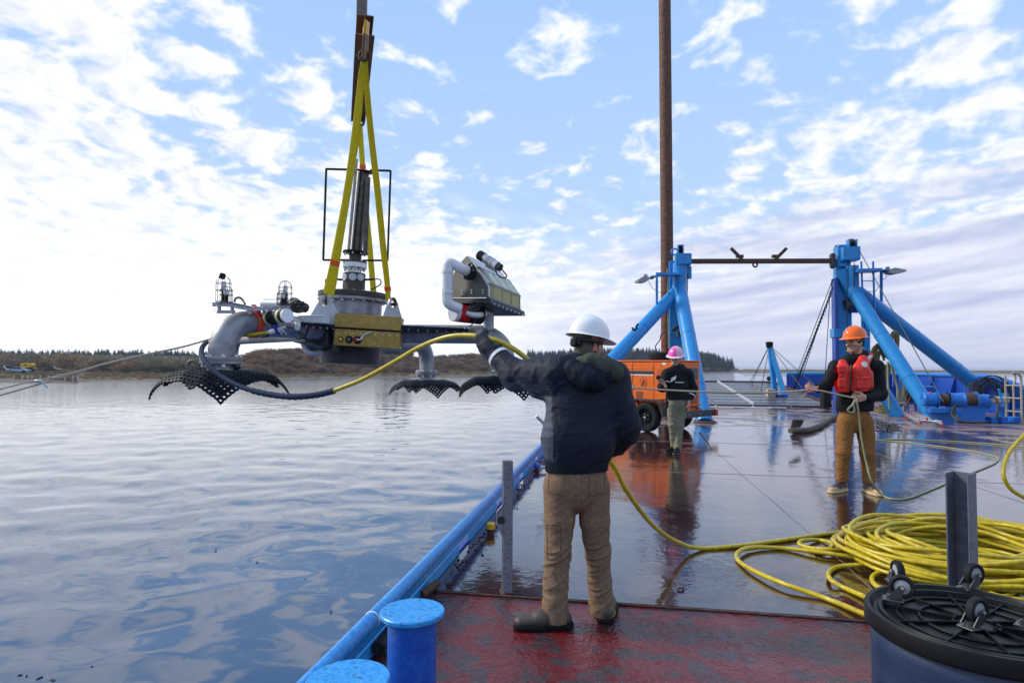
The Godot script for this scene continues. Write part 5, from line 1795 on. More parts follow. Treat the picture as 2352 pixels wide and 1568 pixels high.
func build_lander() -> void:
	var HD := 7.6
	var hub := at(808, 745, HD)
	var o := thing("turbine_lander", "grey tidal turbine lander on pipe legs, hanging from yellow slings over the water", "turbine", hub)
	var ax := Vector3(0.035, 1, 0).normalized()
	var sc := HD / F
	var H := func(py: float) -> Vector3: return hub + ax * ((745.0 - py) * sc)
	var b := B.new()
	var rb := 67.0 * sc
	# drum
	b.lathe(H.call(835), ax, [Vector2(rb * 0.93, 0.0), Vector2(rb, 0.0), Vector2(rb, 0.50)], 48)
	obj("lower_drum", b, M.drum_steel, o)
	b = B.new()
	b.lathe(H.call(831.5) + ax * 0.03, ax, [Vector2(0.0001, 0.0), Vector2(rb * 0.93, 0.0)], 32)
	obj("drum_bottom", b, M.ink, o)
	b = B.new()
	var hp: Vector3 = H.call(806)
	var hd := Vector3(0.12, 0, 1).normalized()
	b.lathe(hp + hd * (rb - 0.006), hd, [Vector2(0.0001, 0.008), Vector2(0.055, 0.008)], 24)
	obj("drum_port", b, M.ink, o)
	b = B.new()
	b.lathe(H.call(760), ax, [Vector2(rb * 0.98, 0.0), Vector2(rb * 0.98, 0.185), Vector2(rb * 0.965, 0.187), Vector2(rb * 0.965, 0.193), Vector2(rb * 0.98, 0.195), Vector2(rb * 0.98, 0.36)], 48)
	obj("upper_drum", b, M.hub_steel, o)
	b = B.new()
	b.lathe(H.call(693), ax, [Vector2(rb * 0.98, 0.0), Vector2(0.415, 0.0), Vector2(0.42, 0.005), Vector2(0.42, 0.035), Vector2(0.415, 0.038)], 48)
	obj("top_flange_ring", b, M.hub_steel, o)
	b = B.new()
	b.lathe(H.call(693) + ax * 0.040, ax, [Vector2(0.405, 0.0), Vector2(0.418, 0.0), Vector2(0.42, 0.006), Vector2(0.42, 0.062), Vector2(0.412, 0.07), Vector2(0.0001, 0.07)], 48)
	obj("top_cover", b, M.umber_steel, o)
	b = B.new()
	for k in 20:
		var a := TAU * (k + 0.2) / 20
		var q: Vector3 = H.call(693) + Vector3(cos(a), 0, sin(a)) * 0.385
		hexbolt(b, q, -ax, 0.016, 0.022)
	for k in 12:
		var a := TAU * (k + 0.4) / 12
		hexbolt(b, H.call(693) + ax * 0.11 + Vector3(cos(a), 0, sin(a)) * 0.19, ax, 0.016, 0.024)
	tag(obj("cover_bolts", b, M.bolt_steel, o), "", "", "", "stuff")
	# shaft stack
	b = B.new()
	b.lathe(H.call(693) + ax * 0.11, ax, [Vector2(0.135, 0), Vector2(0.135, 0.235), Vector2(0.128, 0.245), Vector2(0.0001, 0.245)], 32)
	obj("bearing_housing", b, M.umber_steel, o)
	b = B.new()
	for a in [0.75, 1.45, 2.3, 3.6]:
		var nd := Vector3(cos(a), 0, sin(a))
		b.lathe(H.call(693) + ax * 0.29 + nd * 0.128, nd, [Vector2(0.045, 0), Vector2(0.045, 0.014), Vector2(0.04, 0.018), Vector2(0.0001, 0.018)], 20)
	obj("round_plate", b, M.galvanised, o)
	b = B.new()
	b.lathe(H.call(693) + ax * 0.355, ax, [Vector2(0.085, 0), Vector2(0.085, 0.06)], 28)
	b.lathe(H.call(693) + ax * 0.415, ax, [Vector2(0.085, 0.0), Vector2(0.14, 0.0), Vector2(0.145, 0.005), Vector2(0.145, 0.062), Vector2(0.14, 0.066), Vector2(0.08, 0.066)], 36)
	obj("bright_coupling", b, M.machined, o)
	b = B.new()
	b.lathe(H.call(693) + ax * 0.482, ax, [Vector2(0.1, 0), Vector2(0.145, 0), Vector2(0.145, 0.016), Vector2(0.1, 0.018), Vector2(0.075, 0.03), Vector2(0.075, 0.12)], 32)
	obj("neck", b, M.umber_steel, o)
	b = B.new()
	for k in 10:
		var a := TAU * k / 10
		hexbolt(b, H.call(693) + ax * 0.412 + Vector3(cos(a), 0, sin(a)) * 0.118, -ax, 0.016, 0.028)
	for k in 8:
		var a := TAU * k / 8
		hexbolt(b, H.call(693) + ax * 0.60 + Vector3(cos(a), 0, sin(a)) * 0.13, -ax, 0.012, 0.02)
	tag(obj("coupling_bolts", b, M.bolt_steel, o), "", "", "", "stuff")
	b = B.new()
	for s in [-1.0, 1.0]:
		var p0: Vector3 = H.call(693) + ax * 0.27 + Vector3(0.13 * s, 0, 0.03)
		b.rod(p0, p0 + Vector3(0.12 * s, 0.005, 0.02), 0.014, 8)
		b.tube(smooth([p0 + Vector3(0.12 * s, 0.005, 0.02), p0 + Vector3(0.20 * s, 0.0, 0.03), p0 + Vector3(0.205 * s, -0.06, 0.03), p0 + Vector3((0.09 if s > 0 else 0.205) * s, -0.13 if s > 0 else -0.17, 0.04)], 6), 0.008, 6)
	obj("sensor_cable", b, M.black_wire, o)
	# rotor column: tube with two blades between black end plates, and the wire frame round it
	var r0: Vector3 = H.call(693) + ax * 0.60
	b = B.new()
	b.lathe(r0, ax, [Vector2(0.06, 0.0), Vector2(0.15, 0.0), Vector2(0.155, 0.004), Vector2(0.155, 0.022), Vector2(0.15, 0.026), Vector2(0.06, 0.026)], 32)
	var r1: Vector3 = H.call(393) + Vector3(0.09, 0, 0)
	b.lathe(r1, (ax + Vector3(0.05, 0, 0.10)).normalized(), [Vector2(0.0001, 0.0), Vector2(0.09, 0.0), Vector2(0.095, 0.004), Vector2(0.095, 0.022), Vector2(0.0001, 0.026)], 32)
	obj("end_plate", b, M.black_gloss, o)
	b = B.new()
	b.tube(PackedVector3Array([r0 + Vector3(0.01, 0, 0), r1 - Vector3(0.04, 0.0, 0)]), 0.068, 28)
	obj("rotor_tube", b, M.rotor_steel, o)
	for e in [[794, 581, 815, 366, 0.55, 0.95], [832, 586, 841, 406, 0.42, -0.9]]:
		b = B.new()
		var lo := at(e[0] + 6, e[1], HD - 0.05)
		var hi := at(e[2] + 4, e[3], HD - 0.05)
		var prof := PackedVector2Array([Vector2(-0.085, 0), Vector2(-0.05, 0.026), Vector2(0.01, 0.03), Vector2(0.085, 0.004), Vector2(0.085, -0.004), Vector2(0.0, -0.014), Vector2(-0.06, -0.014)])
		for q in prof.size(): prof[q] *= e[4]
		var d := (hi - lo).normalized()
		var x := (Vector3(cos(e[5]), 0, sin(e[5])) - d * d.dot(Vector3(cos(e[5]), 0, sin(e[5])))).normalized()
		b.plate(Transform3D(Basis(x, d.cross(x), d), (lo + hi) / 2), prof, lo.distance_to(hi))
		obj("rotor_blade", b, M.rotor_steel, o)
	b = B.new()
	for e in [[749, 388, 826, 390], [749, 387, 742, 598], [742, 597, 810, 597], [850, 391, 897, 392], [897, 391, 890, 599], [890, 598, 832, 598]]:
		b.bar(at(e[0], e[1], HD), at(e[2], e[3], HD), 0.03, 0.022)
	obj("wire_frame", b, M.black_gloss, o)
	# four pipe legs
	var feet := [[508, 828, 5.8, 0.12, 1.885], [1160, 842, 7.6, 0.115, 1.865], [980, 857, 9.8, 0.115, 1.80], [535, 838, 10.2, 0.075, 1.88]]
	for f in feet:
		var ft := at(f[0], f[1], f[2])
		var c := Vector3(hub.x, f[4], hub.z)
		var dirv := Vector3(ft.x - c.x, 0, ft.z - c.z)
		var l := dirv.length()
		dirv = dirv / l
		var R := 0.30 if f[3] > 0.1 else 0.24
		var pts := PackedVector3Array([c + dirv * 0.2, c + dirv * (l - R)])
		var ar := arc(c + dirv * (l - R) + Vector3(0, -R, 0), dirv, Vector3.UP, R, PI / 2, 0.0, 14)
		pts.append_array(ar.slice(1))
		pts.append(Vector3(ft.x, ft.y - 0.02, ft.z))
		b = B.new()
		b.tube(pts, f[3] as float, 32)
		var leg := obj("pipe_leg", b, M.pipe_steel, o)
		if f[3] > 0.1:
			flange_pair(o, ft, f[3] * 1.55, 0.035, f[3] * 0.9)
			b = B.new()
			b.rod(ft - Vector3(0, 0.03, 0), ft - Vector3(0, 0.17, 0), f[3] * 1.02, 28)
			obj("foot_stub", b, M.galvanised, o)
	# hanging mats under the feet
	var mats := [[508, 853, 5.8, 1.02, 0.35, 2.9, [[2.7, 0.3], [1.13, 0.7]]], [1160, 866, 7.6, 1.0, 0.37, 2.9, [[2.7, 0.2], [1.13, 0.7]]], [980, 874, 9.8, 1.0, 0.35, 2.9, [[1.13, 0.5]]], [535, 850, 10.2, 0.9, 0.70, 2.8, []]]
	for m_ in mats:
		b = B.new()
		mat(b, at(m_[0], m_[1], m_[2]), m_[3], m_[4], m_[5], 22, m_[6])
		obj("rubber_mat", b, M.mat_rubber, o)
	b = B.new()
	mat(b, at(508, 854, 5.8) - Vector3(0, 0.022, 0), 0.82, 0.80, 3.0, 17, [])
	obj("rubber_mat", b, M.mat_rubber, o)
	b = B.new()
	mat(b, at(1160, 867, 7.6) - Vector3(0, 0.022, 0), 0.86, 0.98, 3.2, 18, [])
	obj("rubber_mat", b, M.mat_rubber, o)
	b = B.new()
	mat(b, at(980, 875, 9.8) - Vector3(0, 0.022, 0), 0.84, 1.15, 3.1, 18, [])
	obj("rubber_mat", b, M.mat_rubber, o)
	# the flat black plate joining the near legs, its bolts, and the brass coloured boxes
	b = B.new()
	var pl := [at(640, 738, 6.6), at(692, 748, 6.45), at(770, 757, 6.9), at(925, 768, 6.95), at(1075, 764, 7.4), at(1072, 758, 7.75), at(900, 752, 8.1), at(720, 748, 7.9)]
	var cen := Vector3.ZERO
	for p in pl: cen += p / pl.size()
	var py := cen.y
	var poly := PackedVector2Array()
	for p in pl: poly.append(Vector2(p.x - cen.x, p.z - cen.z))
	b.plate(Transform3D(Basis(Vector3.RIGHT, Vector3.BACK, Vector3.DOWN), Vector3(cen.x, py, cen.z)), poly, 0.035)
	obj("deck_plate", b, M.black_rubber, o)
	b = B.new()
	for e in [[pl[1], pl[2], 5], [pl[2], pl[3], 8], [pl[3], pl[4], 7]]:
		for k in e[2]:
			var q: Vector3 = (e[0] as Vector3).lerp(e[1], (k + 0.5) / e[2]) + Vector3(0, 0, -0.04)
			q.y = py - 0.018
			hexbolt(b, q, Vector3.DOWN, 0.011, 0.018)
			hexbolt(b, Vector3(q.x, py + 0.018, q.z), Vector3.UP, 0.011, 0.012)
	tag(obj("plate_bolts", b, M.galvanised, o), "", "", "", "stuff")
	var bx := (at(921, 745, 6.95) - at(775, 740, 6.9))
	var X := Vector3(bx.x, bx.y - 0.02, bx.z).normalized()
	var Z := X.cross(Vector3.UP).normalized()
	var Y := Z.cross(X)
	for e in [[849, 741, 150, 32, "upper_box"], [847, 779, 149, 38, "lower_box"]]:
		b = B.new()
		b.box(Transform3D(Basis(X, Y, Z), at(e[0], e[1], 7.02)), Vector3(e[2] * 6.95 / F, e[3] * 6.95 / F, 0.26), 0.008)
		obj(e[4], b, M.gold_plate, o)
	var face := 0.13 + 0.002
	var cl := [Color(0.6, 0.4, 0.08), Color(0.06, 0.055, 0.03), Color(0.5, 0.01, 0.01)]
	for k in 3:
		b = B.new()
		var c := at(788.5 + 18.6 * k, 780 + k * 0.8, 7.02) + Z * face
		var zf: Vector3 = Z
		if zf.z < 0.0: zf = -zf
		c = at(788.5 + 18.6 * k, 780 + k * 0.8, 7.02) + zf * face
		b.lathe(c, zf, [Vector2(0.045, 0), Vector2(0.045, 0.012), Vector2(0.038, 0.016), Vector2(0.03, 0.016), Vector2(0.03, 0.03), Vector2(0.0001, 0.03)], 24)
		var port := obj("connector", b, M.black_gloss, o)
		b = B.new()
		b.lathe(c + zf * 0.03, zf, [Vector2(0.02, 0), Vector2(0.02, 0.012 + (0.02 if k == 2 else 0.0)), Vector2(0.0001, 0.014 + (0.02 if k == 2 else 0.0))], 16)
		obj("connector_pin", b, [M.yellow_plastic, M.olive_plate, M.red_plastic][k], port)
		b = B.new()
		b.box(Transform3D(Basis(X, Y, zf), at(787 + 19.0 * k, 768.5 + k, 7.02) + zf * face), Vector3(0.05, 0.022, 0.004))
		obj("connector_label", b, M.galvanised, o)
	b = B.new()
	var zf2: Vector3 = Z if Z.z > 0.0 else -Z
	var q0 := at(828, 781.5, 7.02) + zf2 * 0.2
	b.tube(smooth([q0, q0 + Vector3(0.04, 0.0, 0.02), q0 + Vector3(0.07, 0.05, 0.0), q0 + Vector3(0.14, 0.09, -0.05)], 6), 0.009, 8)
	obj("grey_lead", b, M.galvanised, o)
	b = B.new()
	for k in 9: hexbolt(b, at(783 + k * 16.6, 765 + k * 0.9, 7.02) + zf2 * face, zf2, 0.008, 0.014)
	tag(obj("box_bolts", b, M.bolt_steel, o), "", "", "", "stuff")
	b = B.new()
	b.box(Transform3D(Basis(Vector3.RIGHT, Vector3.UP, Vector3.BACK), at(775, 772, 7.05)), Vector3(0.06, 0.36, 0.2), 0.01)
	b.box(Transform3D(Basis(Vector3(0.9, 0, 0.4).normalized(), Vector3.UP, Vector3(-0.4, 0, 0.9).normalized()), at(745, 770, 7.15)), Vector3(0.34, 0.26, 0.3), 0.03)
	b.bar(at(690, 765, 6.9), at(745, 780, 7.2), 0.20, 0.20)
	obj("clamp_block", b, M.dark_steel, o)
	# lifting lugs
	for e in [[747, 716, 6.95, 0.25, 0.38, [Vector2(-0.20, -0.12), Vector2(0.15, -0.16), Vector2(0.15, -0.02), Vector2(0.05, 0.16), Vector2(0.0, 0.19), Vector2(-0.05, 0.16)], 0.10], [901, 716, 7.35, 1.0, 0.3, [Vector2(-0.16, -0.10), Vector2(0.17, -0.10), Vector2(0.05, 0.15), Vector2(0.0, 0.17), Vector2(-0.05, 0.15)], 0.09]]:
		b = B.new()
		var lp := PackedVector2Array()
		for v in e[5]: lp.append(v)
		b.plate(Transform3D(Basis(Vector3.UP, e[3]), at(e[0], e[1], e[2])), lp, 0.03, [[Vector2(0, e[6]), 0.045]])
		obj("lifting_lug", b, M.galvanised, o)
		b = B.new()
		var s := at(e[0], e[1], e[2]) + Vector3(0, e[6], 0)
		b.tube(arc(s + Vector3(0, 0.02, 0), Vector3.BACK.rotated(Vector3.UP, e[3]), Vector3.UP, 0.05, -0.4, PI + 0.4, 12), 0.016, 8)
		b.rod(s + Vector3(0, 0, 0.07).rotated(Vector3.UP, e[3]), s - Vector3(0, 0, 0.07).rotated(Vector3.UP, e[3]), 0.02, 8)
		obj("shackle", b, M.rust_dark, o)
	b = B.new()
	b.plate(Transform3D(Basis(Vector3.UP, 0.9), at(720, 730, 7.2)), PackedVector2Array([Vector2(-0.25, -0.08), Vector2(0.2, -0.08), Vector2(0.15, 0.05)]), 0.03)
	b.bar(at(886, 732, 7.3), at(926, 735, 7.3), 0.16, 0.02)
	obj("gusset", b, M.galvanised, o)
	b = B.new()
	b.box(Transform3D(Basis(Vector3.UP, -0.1), at(725, 735, 6.75)), Vector3(0.25, 0.085, 0.16), 0.012)
	b.box(Transform3D(Basis(Vector3.UP, -0.1), at(724, 726.5, 6.75)), Vector3(0.26, 0.012, 0.17), 0.005)
	obj("white_case", b, M.white_pvc, o)
	build_lander_kit(o)
	build_lander_head(o)

func cage(o: Node3D, p: Vector3, r: float, h: float) -> void:
	var b := B.new()
	for k in 6:
		var a := TAU * k / 6 + 0.3
		var u := Vector3(cos(a), 0, sin(a))
		var pts := PackedVector3Array([p + u * r, p + u * r + Vector3(0, h - r, 0)])
		pts.append_array(arc(p + Vector3(0, h - r, 0), u, Vector3.UP, r, 0.15, PI / 2, 6))
		b.tube(pts, 0.0028, 4)
	for y in [0.02, 0.45, 0.72]:
		b.tube(arc(p + Vector3(0, h * y, 0), Vector3.RIGHT, Vector3.BACK, r, 0, TAU, 18), 0.0028, 4, false)
	var cg := obj("sensor_cage", b, M.black_wire, o)
	b = B.new()
	b.rod(p, p + Vector3(0, h * 0.42, 0), 0.018, 10)
	obj("probe_stem", b, M.black_gloss, cg)
	b = B.new()
	b.lathe(p + Vector3(0, h * 0.42, 0), Vector3.UP, [Vector2(0.018, 0), Vector2(0.024, 0.01), Vector2(0.024, h * 0.32), Vector2(0.012, h * 0.38), Vector2(0.0001, h * 0.39)], 12)
	obj("probe_tip", b, M.white_pvc, cg)

func build_lander_kit(o: Node3D) -> void:
	var d := 6.0
	# channel rail that carries the instruments
	var b := B.new()
	var rp := [at(494, 696, 5.75), at(528, 696, 5.85), at(572, 705, 6.0), at(610, 706, 6.1), at(676, 704, 6.3)]
	for i in rp.size() - 1:
		b.bar(rp[i], rp[i + 1] , 0.12, 0.006)
		b.bar(rp[i] + Vector3(0, -0.018, 0.06), rp[i + 1] + Vector3(0, -0.018, 0.06), 0.005, 0.04)
	b.bar(at(497, 716, 5.8), at(540, 716, 5.9), 0.02, 0.03)
	for e in [[503, 697, 716, 5.8], [533, 697, 720, 5.86], [574, 706, 722, 5.98], [640, 706, 735, 6.2], [606, 706, 730, 6.1]]: b.bar(at(e[0], e[1], e[3]), at(e[0], e[2], e[3]), 0.04, 0.02)
	obj("channel_rail", b, M.galvanised, o)
	b = B.new()
	for k in 9: hexbolt(b, (rp[0] as Vector3).lerp(rp[4], 0.06 + k * 0.11) + Vector3(0, -0.03, 0.065), Vector3.BACK, 0.009, 0.01)
	tag(obj("rail_bolts", b, M.bolt_steel, o), "", "", "", "stuff")
	cage(o, at(512, 694, 5.85), 0.068, 0.25)
	cage(o, at(519, 694, 5.72), 0.056, 0.15)
	cage(o, at(654, 698, 6.25), 0.070, 0.235)
	cage(o, at(648, 700, 6.1), 0.056, 0.145)
	b = B.new()
	b.box(Transform3D(Basis(Vector3.FORWARD, 0.3), at(510, 634, 5.85)), Vector3(0.05, 0.06, 0.05), 0.012)
	obj("black_cap", b, M.black_rubber, o)
	# orange strap and black bands round the near pipe
	var hub := o.position
	var ft := at(508, 828, 5.8)
	var dv := Vector3(ft.x - hub.x, 0, ft.z - hub.z)
	var l := dv.length()
	dv = dv / l
	var side := dv.cross(Vector3.UP).normalized()
	var cc := Vector3(hub.x, 1.885, hub.z)
	b = B.new()
	for k in 5: b.tube(arc(cc + dv * (l - 0.33 - 0.012 * k), side, Vector3.UP, 0.132, 0, TAU, 28), 0.009, 6, false)
	b.bar(cc + dv * (l - 0.35) + side * -0.10 + Vector3(0, 0.11, 0), cc + dv * (l - 0.35) + side * -0.02 + Vector3(0, 0.19, 0), 0.06, 0.012)
	obj("orange_strap", b, M.orange_red, o)
	for k in 2:
		b = B.new()
		b.tube(arc(cc + dv * (l - 0.52 - 0.5 * k), side, Vector3.UP, 0.124, 0, TAU, 28), 0.008, 6, false)
		obj("black_band", b, M.black_wire, o)
	b = B.new()
	b.tube(smooth([at(538, 694, 5.9), at(540, 686, 5.9), at(548, 683, 5.9), at(556, 688, 5.9), at(562, 698, 5.85)], 6), 0.011, 8)
	obj("grey_tube", b, M.cable_grey, o)
	# housings
	b = B.new()
	var ca := at(613, 731, 6.15)
	var cb := at(657, 725, 5.95)
	b.rod(ca, cb, 0.063, 24)
	var hs := obj("black_housing", b, M.black_rubber, o)
	b = B.new()
	b.rod(cb, cb + (cb - ca).normalized() * 0.022, 0.067, 24)
	obj("white_end", b, M.white_gloss, hs)
	for t in [0.12, 0.75]:
		b = B.new()
		b.rod(ca.lerp(cb, t), ca.lerp(cb, t + 0.09), 0.074, 24)
		obj("cream_clamp", b, M.cream_clamp, hs)
	b = B.new()
	b.rod(at(607, 699, 6.4), at(650, 700, 6.3), 0.06, 20)
	obj("grey_housing", b, M.galvanised, o)
	b = B.new()
	b.rod(at(664, 700, 6.45), at(684, 704, 6.25), 0.068, 20)
	b.rod(at(690, 704, 6.35), at(700, 707, 6.3), 0.05, 16)
	for k in 5: b.ball(at(680 + k * 5, 696 + (k % 3) * 9, 6.2), Vector3.ONE * 0.022, Basis.IDENTITY, 8)
	obj("sensor_head", b, M.umber_steel, o)
	b = B.new()
	b.rod(at(672, 698, 6.4), at(676, 699, 6.35), 0.072, 20)
	obj("bright_ring", b, M.machined, o)
	b = B.new()
	b.tube(smooth([at(672, 746, 6.3), at(679, 742, 6.25), at(684, 746, 6.2), at(681, 757, 6.2)], 5), 0.026, 10)
	b.tube(smooth([at(657, 728, 6.1), at(672, 733, 6.1), at(690, 738, 6.3)], 5), 0.012, 8)
	obj("white_conduit", b, M.white_pvc, o)
	b = B.new()
	b.ball(at(632, 752, 6.1), Vector3(0.035, 0.05, 0.03), Basis.IDENTITY, 10)
	b.ball(at(636, 760, 6.1), Vector3(0.03, 0.03, 0.03), Basis.IDENTITY, 10)
	b.rod(at(624, 744, 6.1), at(642, 768, 6.1), 0.014, 6)
	obj("blue_tape", b, M.blue_tape, o)
	b = B.new()
	b.tube(smooth([at(530, 771, 6.0), at(560, 770, 6.0), at(590, 767, 6.0), at(618, 763, 6.0)], 6), 0.017, 10)
	obj("yellow_lead", b, M.hose_yellow, o)
	b = B.new()
	b.rod(at(618, 763, 6.0), at(629, 760, 6.0), 0.024, 10)
	b.rod(at(638, 756, 6.05), at(655, 750, 6.1), 0.016, 8)
	for k in 4: b.rod(at(645, 753, 6.05), at(640 + k * 6, 763 + (k % 2) * 5, 6.0), 0.004, 4)
	obj("cable_end", b, M.white_pvc, o)
	b = B.new()
	b.tube(smooth([at(655, 750, 6.1), at(675, 755, 6.2), at(695, 768, 6.5), at(706, 782, 6.8)], 6), 0.007, 6)
	b.tube(smooth([at(681, 756, 6.2), at(690, 770, 6.4), at(704, 782, 6.8)], 6), 0.007, 6)
	b.tube(smooth([at(930, 776, 7.0), at(926, 786, 7.0), at(922, 795, 7.1)], 4), 0.006, 6)
	obj("thin_lead", b, M.black_wire, o)
	b = B.new()
	var gp := smooth([at(695, 782, 7.0), at(700, 800, 7.0), at(714, 811, 7.0), at(738, 808, 7.1)], 8)
	b.tube(gp, 0.03, 12)
	obj("grey_conduit", b, M.galvanised, o)
	b = B.new()
	b.box(Transform3D(Basis.IDENTITY, at(725, 790, 7.35)), Vector3(0.26, 0.16, 0.2), 0.03)
	for k in 4: hexbolt(b, at(706 + 12 * k, 786 + (k % 2) * 8, 7.15), Vector3.BACK, 0.02, 0.03)
	obj("under_clamp", b, M.dark_steel, o)
	# slim plate on the far left pipe, hoop at the near foot
	b = B.new()
	b.bar(at(560, 772, 9.6), at(650, 768, 9.0), 0.4, 0.015)
	obj("far_plate", b, M.dark_steel, o)
	b = B.new()
	b.tube(smooth([at(437, 851, 5.7), at(431, 840, 5.7), at(434, 831, 5.7), at(444, 829, 5.7), at(452, 836, 5.7), at(458, 846, 5.7)], 6), 0.016, 8)
	obj("hoop", b, M.cable_grey, o)
	b = B.new()
	for k in 2:
		b.rod(at(538 + 7 * k, 832, 5.8), at(538 + 7 * k, 850, 5.8), 0.02, 8)
		b.ball(at(538 + 7 * k, 834 + 7 * k, 5.75), Vector3(0.035, 0.025, 0.03), Basis.IDENTITY, 8)
	obj("foot_shackle", b, M.dark_steel, o)

func prism(b: B, sec: PackedVector3Array, e: Vector3, caps := true) -> void:
	var n := sec.size()
	var cen := Vector3.ZERO
	for p in sec: cen += p / n
	for i in n:
		var a := sec[i]
		var c := sec[(i + 1) % n]
		var nn := (c - a).cross(e).normalized()
		if nn.dot((a + c) / 2 - cen) < 0: nn = -nn
		b.quad(a, c, c + e, a + e, nn)
	if caps:
		for i in range(1, n - 1):
			b.tri(sec[0], sec[i], sec[i + 1], -e.normalized(), -e.normalized(), -e.normalized())
			b.tri(sec[0] + e, sec[i] + e, sec[i + 1] + e, e.normalized(), e.normalized(), e.normalized())

func build_lander_head(o: Node3D) -> void:
	# the sensor head on the right near leg: a wedge of plates and glass, white pipework, a camera on top
	var E := Vector3(0.385, -0.10, -0.5)
	var S := func(px: float, py: float) -> Vector3: return at(px, py, 7.15 - (px - 1018.0) * 0.0006)
	var b := B.new()
	b.rod(at(1122, 700, 7.55), at(1122, 768, 7.6), 0.066, 24)
	obj("head_post", b, M.galvanised, o)
	b = B.new()
	prism(b, PackedVector3Array([S.call(1018, 665), S.call(1042, 628), S.call(1058, 603), S.call(1071, 588), S.call(1092, 615), S.call(1118, 657), S.call(1119, 682), S.call(1022, 682)]), E * 0.04)
	obj("end_plate", b, M.olive_plate, o)
	b = B.new()
	var k0 := E * 0.97
	prism(b, PackedVector3Array([S.call(1088, 640) + k0, S.call(1119, 670) + k0, S.call(1119, 690) + k0, S.call(1078, 690) + k0]), E * 0.04)
	obj("far_plate", b, M.dark_steel, o)
	# the white sloping top, then the glass faces
	var e1 := E * 0.96
	var o1 := E * 0.04
	b = B.new()
	prism(b, PackedVector3Array([S.call(1057, 603) + o1, S.call(1071, 585) + o1, S.call(1118, 648) + o1, S.call(1118, 681) + o1, S.call(1110, 681) + o1]), e1)
	obj("white_cover", b, M.white_pvc, o)
	b = B.new()
	prism(b, PackedVector3Array([S.call(1092, 612) + E * 0.14, S.call(1094, 610) + E * 0.14, S.call(1120, 645) + E * 0.14, S.call(1118, 648) + E * 0.14]), E * 0.84)
	obj("upper_pane", b, M.lens_glass, o)
	b = B.new()
	prism(b, PackedVector3Array([S.call(1118, 651) + E * 0.10, S.call(1121, 650) + E * 0.10, S.call(1121, 679) + E * 0.10, S.call(1118, 680) + E * 0.10]), E * 0.88)
	obj("lower_pane", b, M.amber_glass, o)
	b = B.new()
	for pr in [[1093, 611], [1120, 649], [1120, 681]]:
		b.bar(S.call(pr[0], pr[1]) + o1, S.call(pr[0], pr[1]) + E, 0.02, 0.02)
	for t in [0.05, 0.36, 0.67, 0.98]:
		b.bar(S.call(1094, 610) + E * (0.14 + t * 0.84), S.call(1120.5, 646) + E * (0.14 + t * 0.84), 0.010, 0.010)
		b.bar(S.call(1121.5, 650) + E * (0.1 + t * 0.88), S.call(1121.5, 679) + E * (0.1 + t * 0.88), 0.010, 0.010)
	obj("glass_frame", b, M.soft_grey, o)
	b = B.new()
	prism(b, PackedVector3Array([S.call(1014, 695) + o1, S.call(1020, 683) + o1, S.call(1122, 683) + o1, S.call(1124, 694) + o1]), E * 1.06)
	obj("base_tray", b, M.dark_steel, o)
	b = B.new()
	for k in 8: hexbolt(b, S.call(1123, 692) + E * (0.12 + 0.125 * k) + Vector3(0.01, -0.012, 0.012), Vector3(0.5, -0.5, 0.6), 0.011, 0.02)
	for q in [[1027, 668], [1027, 674], [1062, 669], [1062, 675], [1084, 667], [1084, 673], [1110, 667], [1110, 673], [1041, 673]]:
		hexbolt(b, S.call(q[0], q[1]), -E.normalized(), 0.012, 0.012)
	for k in 6: hexbolt(b, S.call(1098, 617) + E * (0.1 + 0.17 * k) + Vector3(0.005, 0.005, 0.0), Vector3(0.3, 0.8, 0.4), 0.009, 0.01)
	tag(obj("head_bolts", b, M.bolt_steel, o), "", "", "", "stuff")
	var en := -E.normalized()
	b = B.new()
	b.lathe(S.call(1077, 624), en, [Vector2(0.10, -0.01), Vector2(0.10, 0.018), Vector2(0.065, 0.022), Vector2(0.065, 0.04), Vector2(0.0001, 0.04)], 28)
	obj("black_flange", b, M.black_rubber, o)
	b = B.new()
	for k in 8:
		var a := TAU * k / 8
		var up := Vector3.UP
		var sd := en.cross(up).normalized()
		hexbolt(b, S.call(1077, 624) + en * 0.018 + sd * (cos(a) * 0.085) + up * (sin(a) * 0.085), en, 0.008, 0.01)
	b.lathe(S.call(1035, 662), en, [Vector2(0.026, 0), Vector2(0.026, 0.02), Vector2(0.0001, 0.022)], 16)
	tag(obj("flange_bolts", b, M.bolt_steel, o), "", "", "", "stuff")
	b = B.new()
	var v0: Vector3 = S.call(1077, 624) + en * 0.04
	var path := smooth([v0, v0 + en * 0.08, S.call(1056, 614) + en * 0.17, S.call(1054, 628) + en * 0.19, S.call(1054, 660) + en * 0.19, S.call(1053, 690) + en * 0.19, S.call(1056, 706) + en * 0.18, S.call(1070, 714) + en * 0.10], 8)
	b.tube(path, 0.060, 24)
	for e in [[630, 637], [676, 684]]:
		b.rod(S.call(1054, e[0]) + en * 0.19, S.call(1054, e[1]) + en * 0.19, 0.067, 24)
	obj("white_pipe", b, M.white_pvc, o)
	b = B.new()
	var w0: Vector3 = at(1040, 717, 7.1)
	var wd := Vector3(0.75, -0.05, -0.6).normalized()
	b.lathe(w0, wd, [Vector2(0.0001, 0.0), Vector2(0.10, 0.0), Vector2(0.105, 0.006), Vector2(0.105, 0.05)], 32)
	var fl := obj("white_canister", b, M.white_pvc, o)
	b = B.new()
	b.lathe(w0 + wd * 0.05, wd, [Vector2(0.106, 0.0), Vector2(0.106, 0.14)], 32)
	obj("red_band", b, M.red_plastic, fl)
	b = B.new()
	b.lathe(w0 + wd * 0.19, wd, [Vector2(0.104, 0.0), Vector2(0.104, 0.2), Vector2(0.0001, 0.2)], 32)
	obj("canister_back", b, M.black_rubber, fl)
	b = B.new()
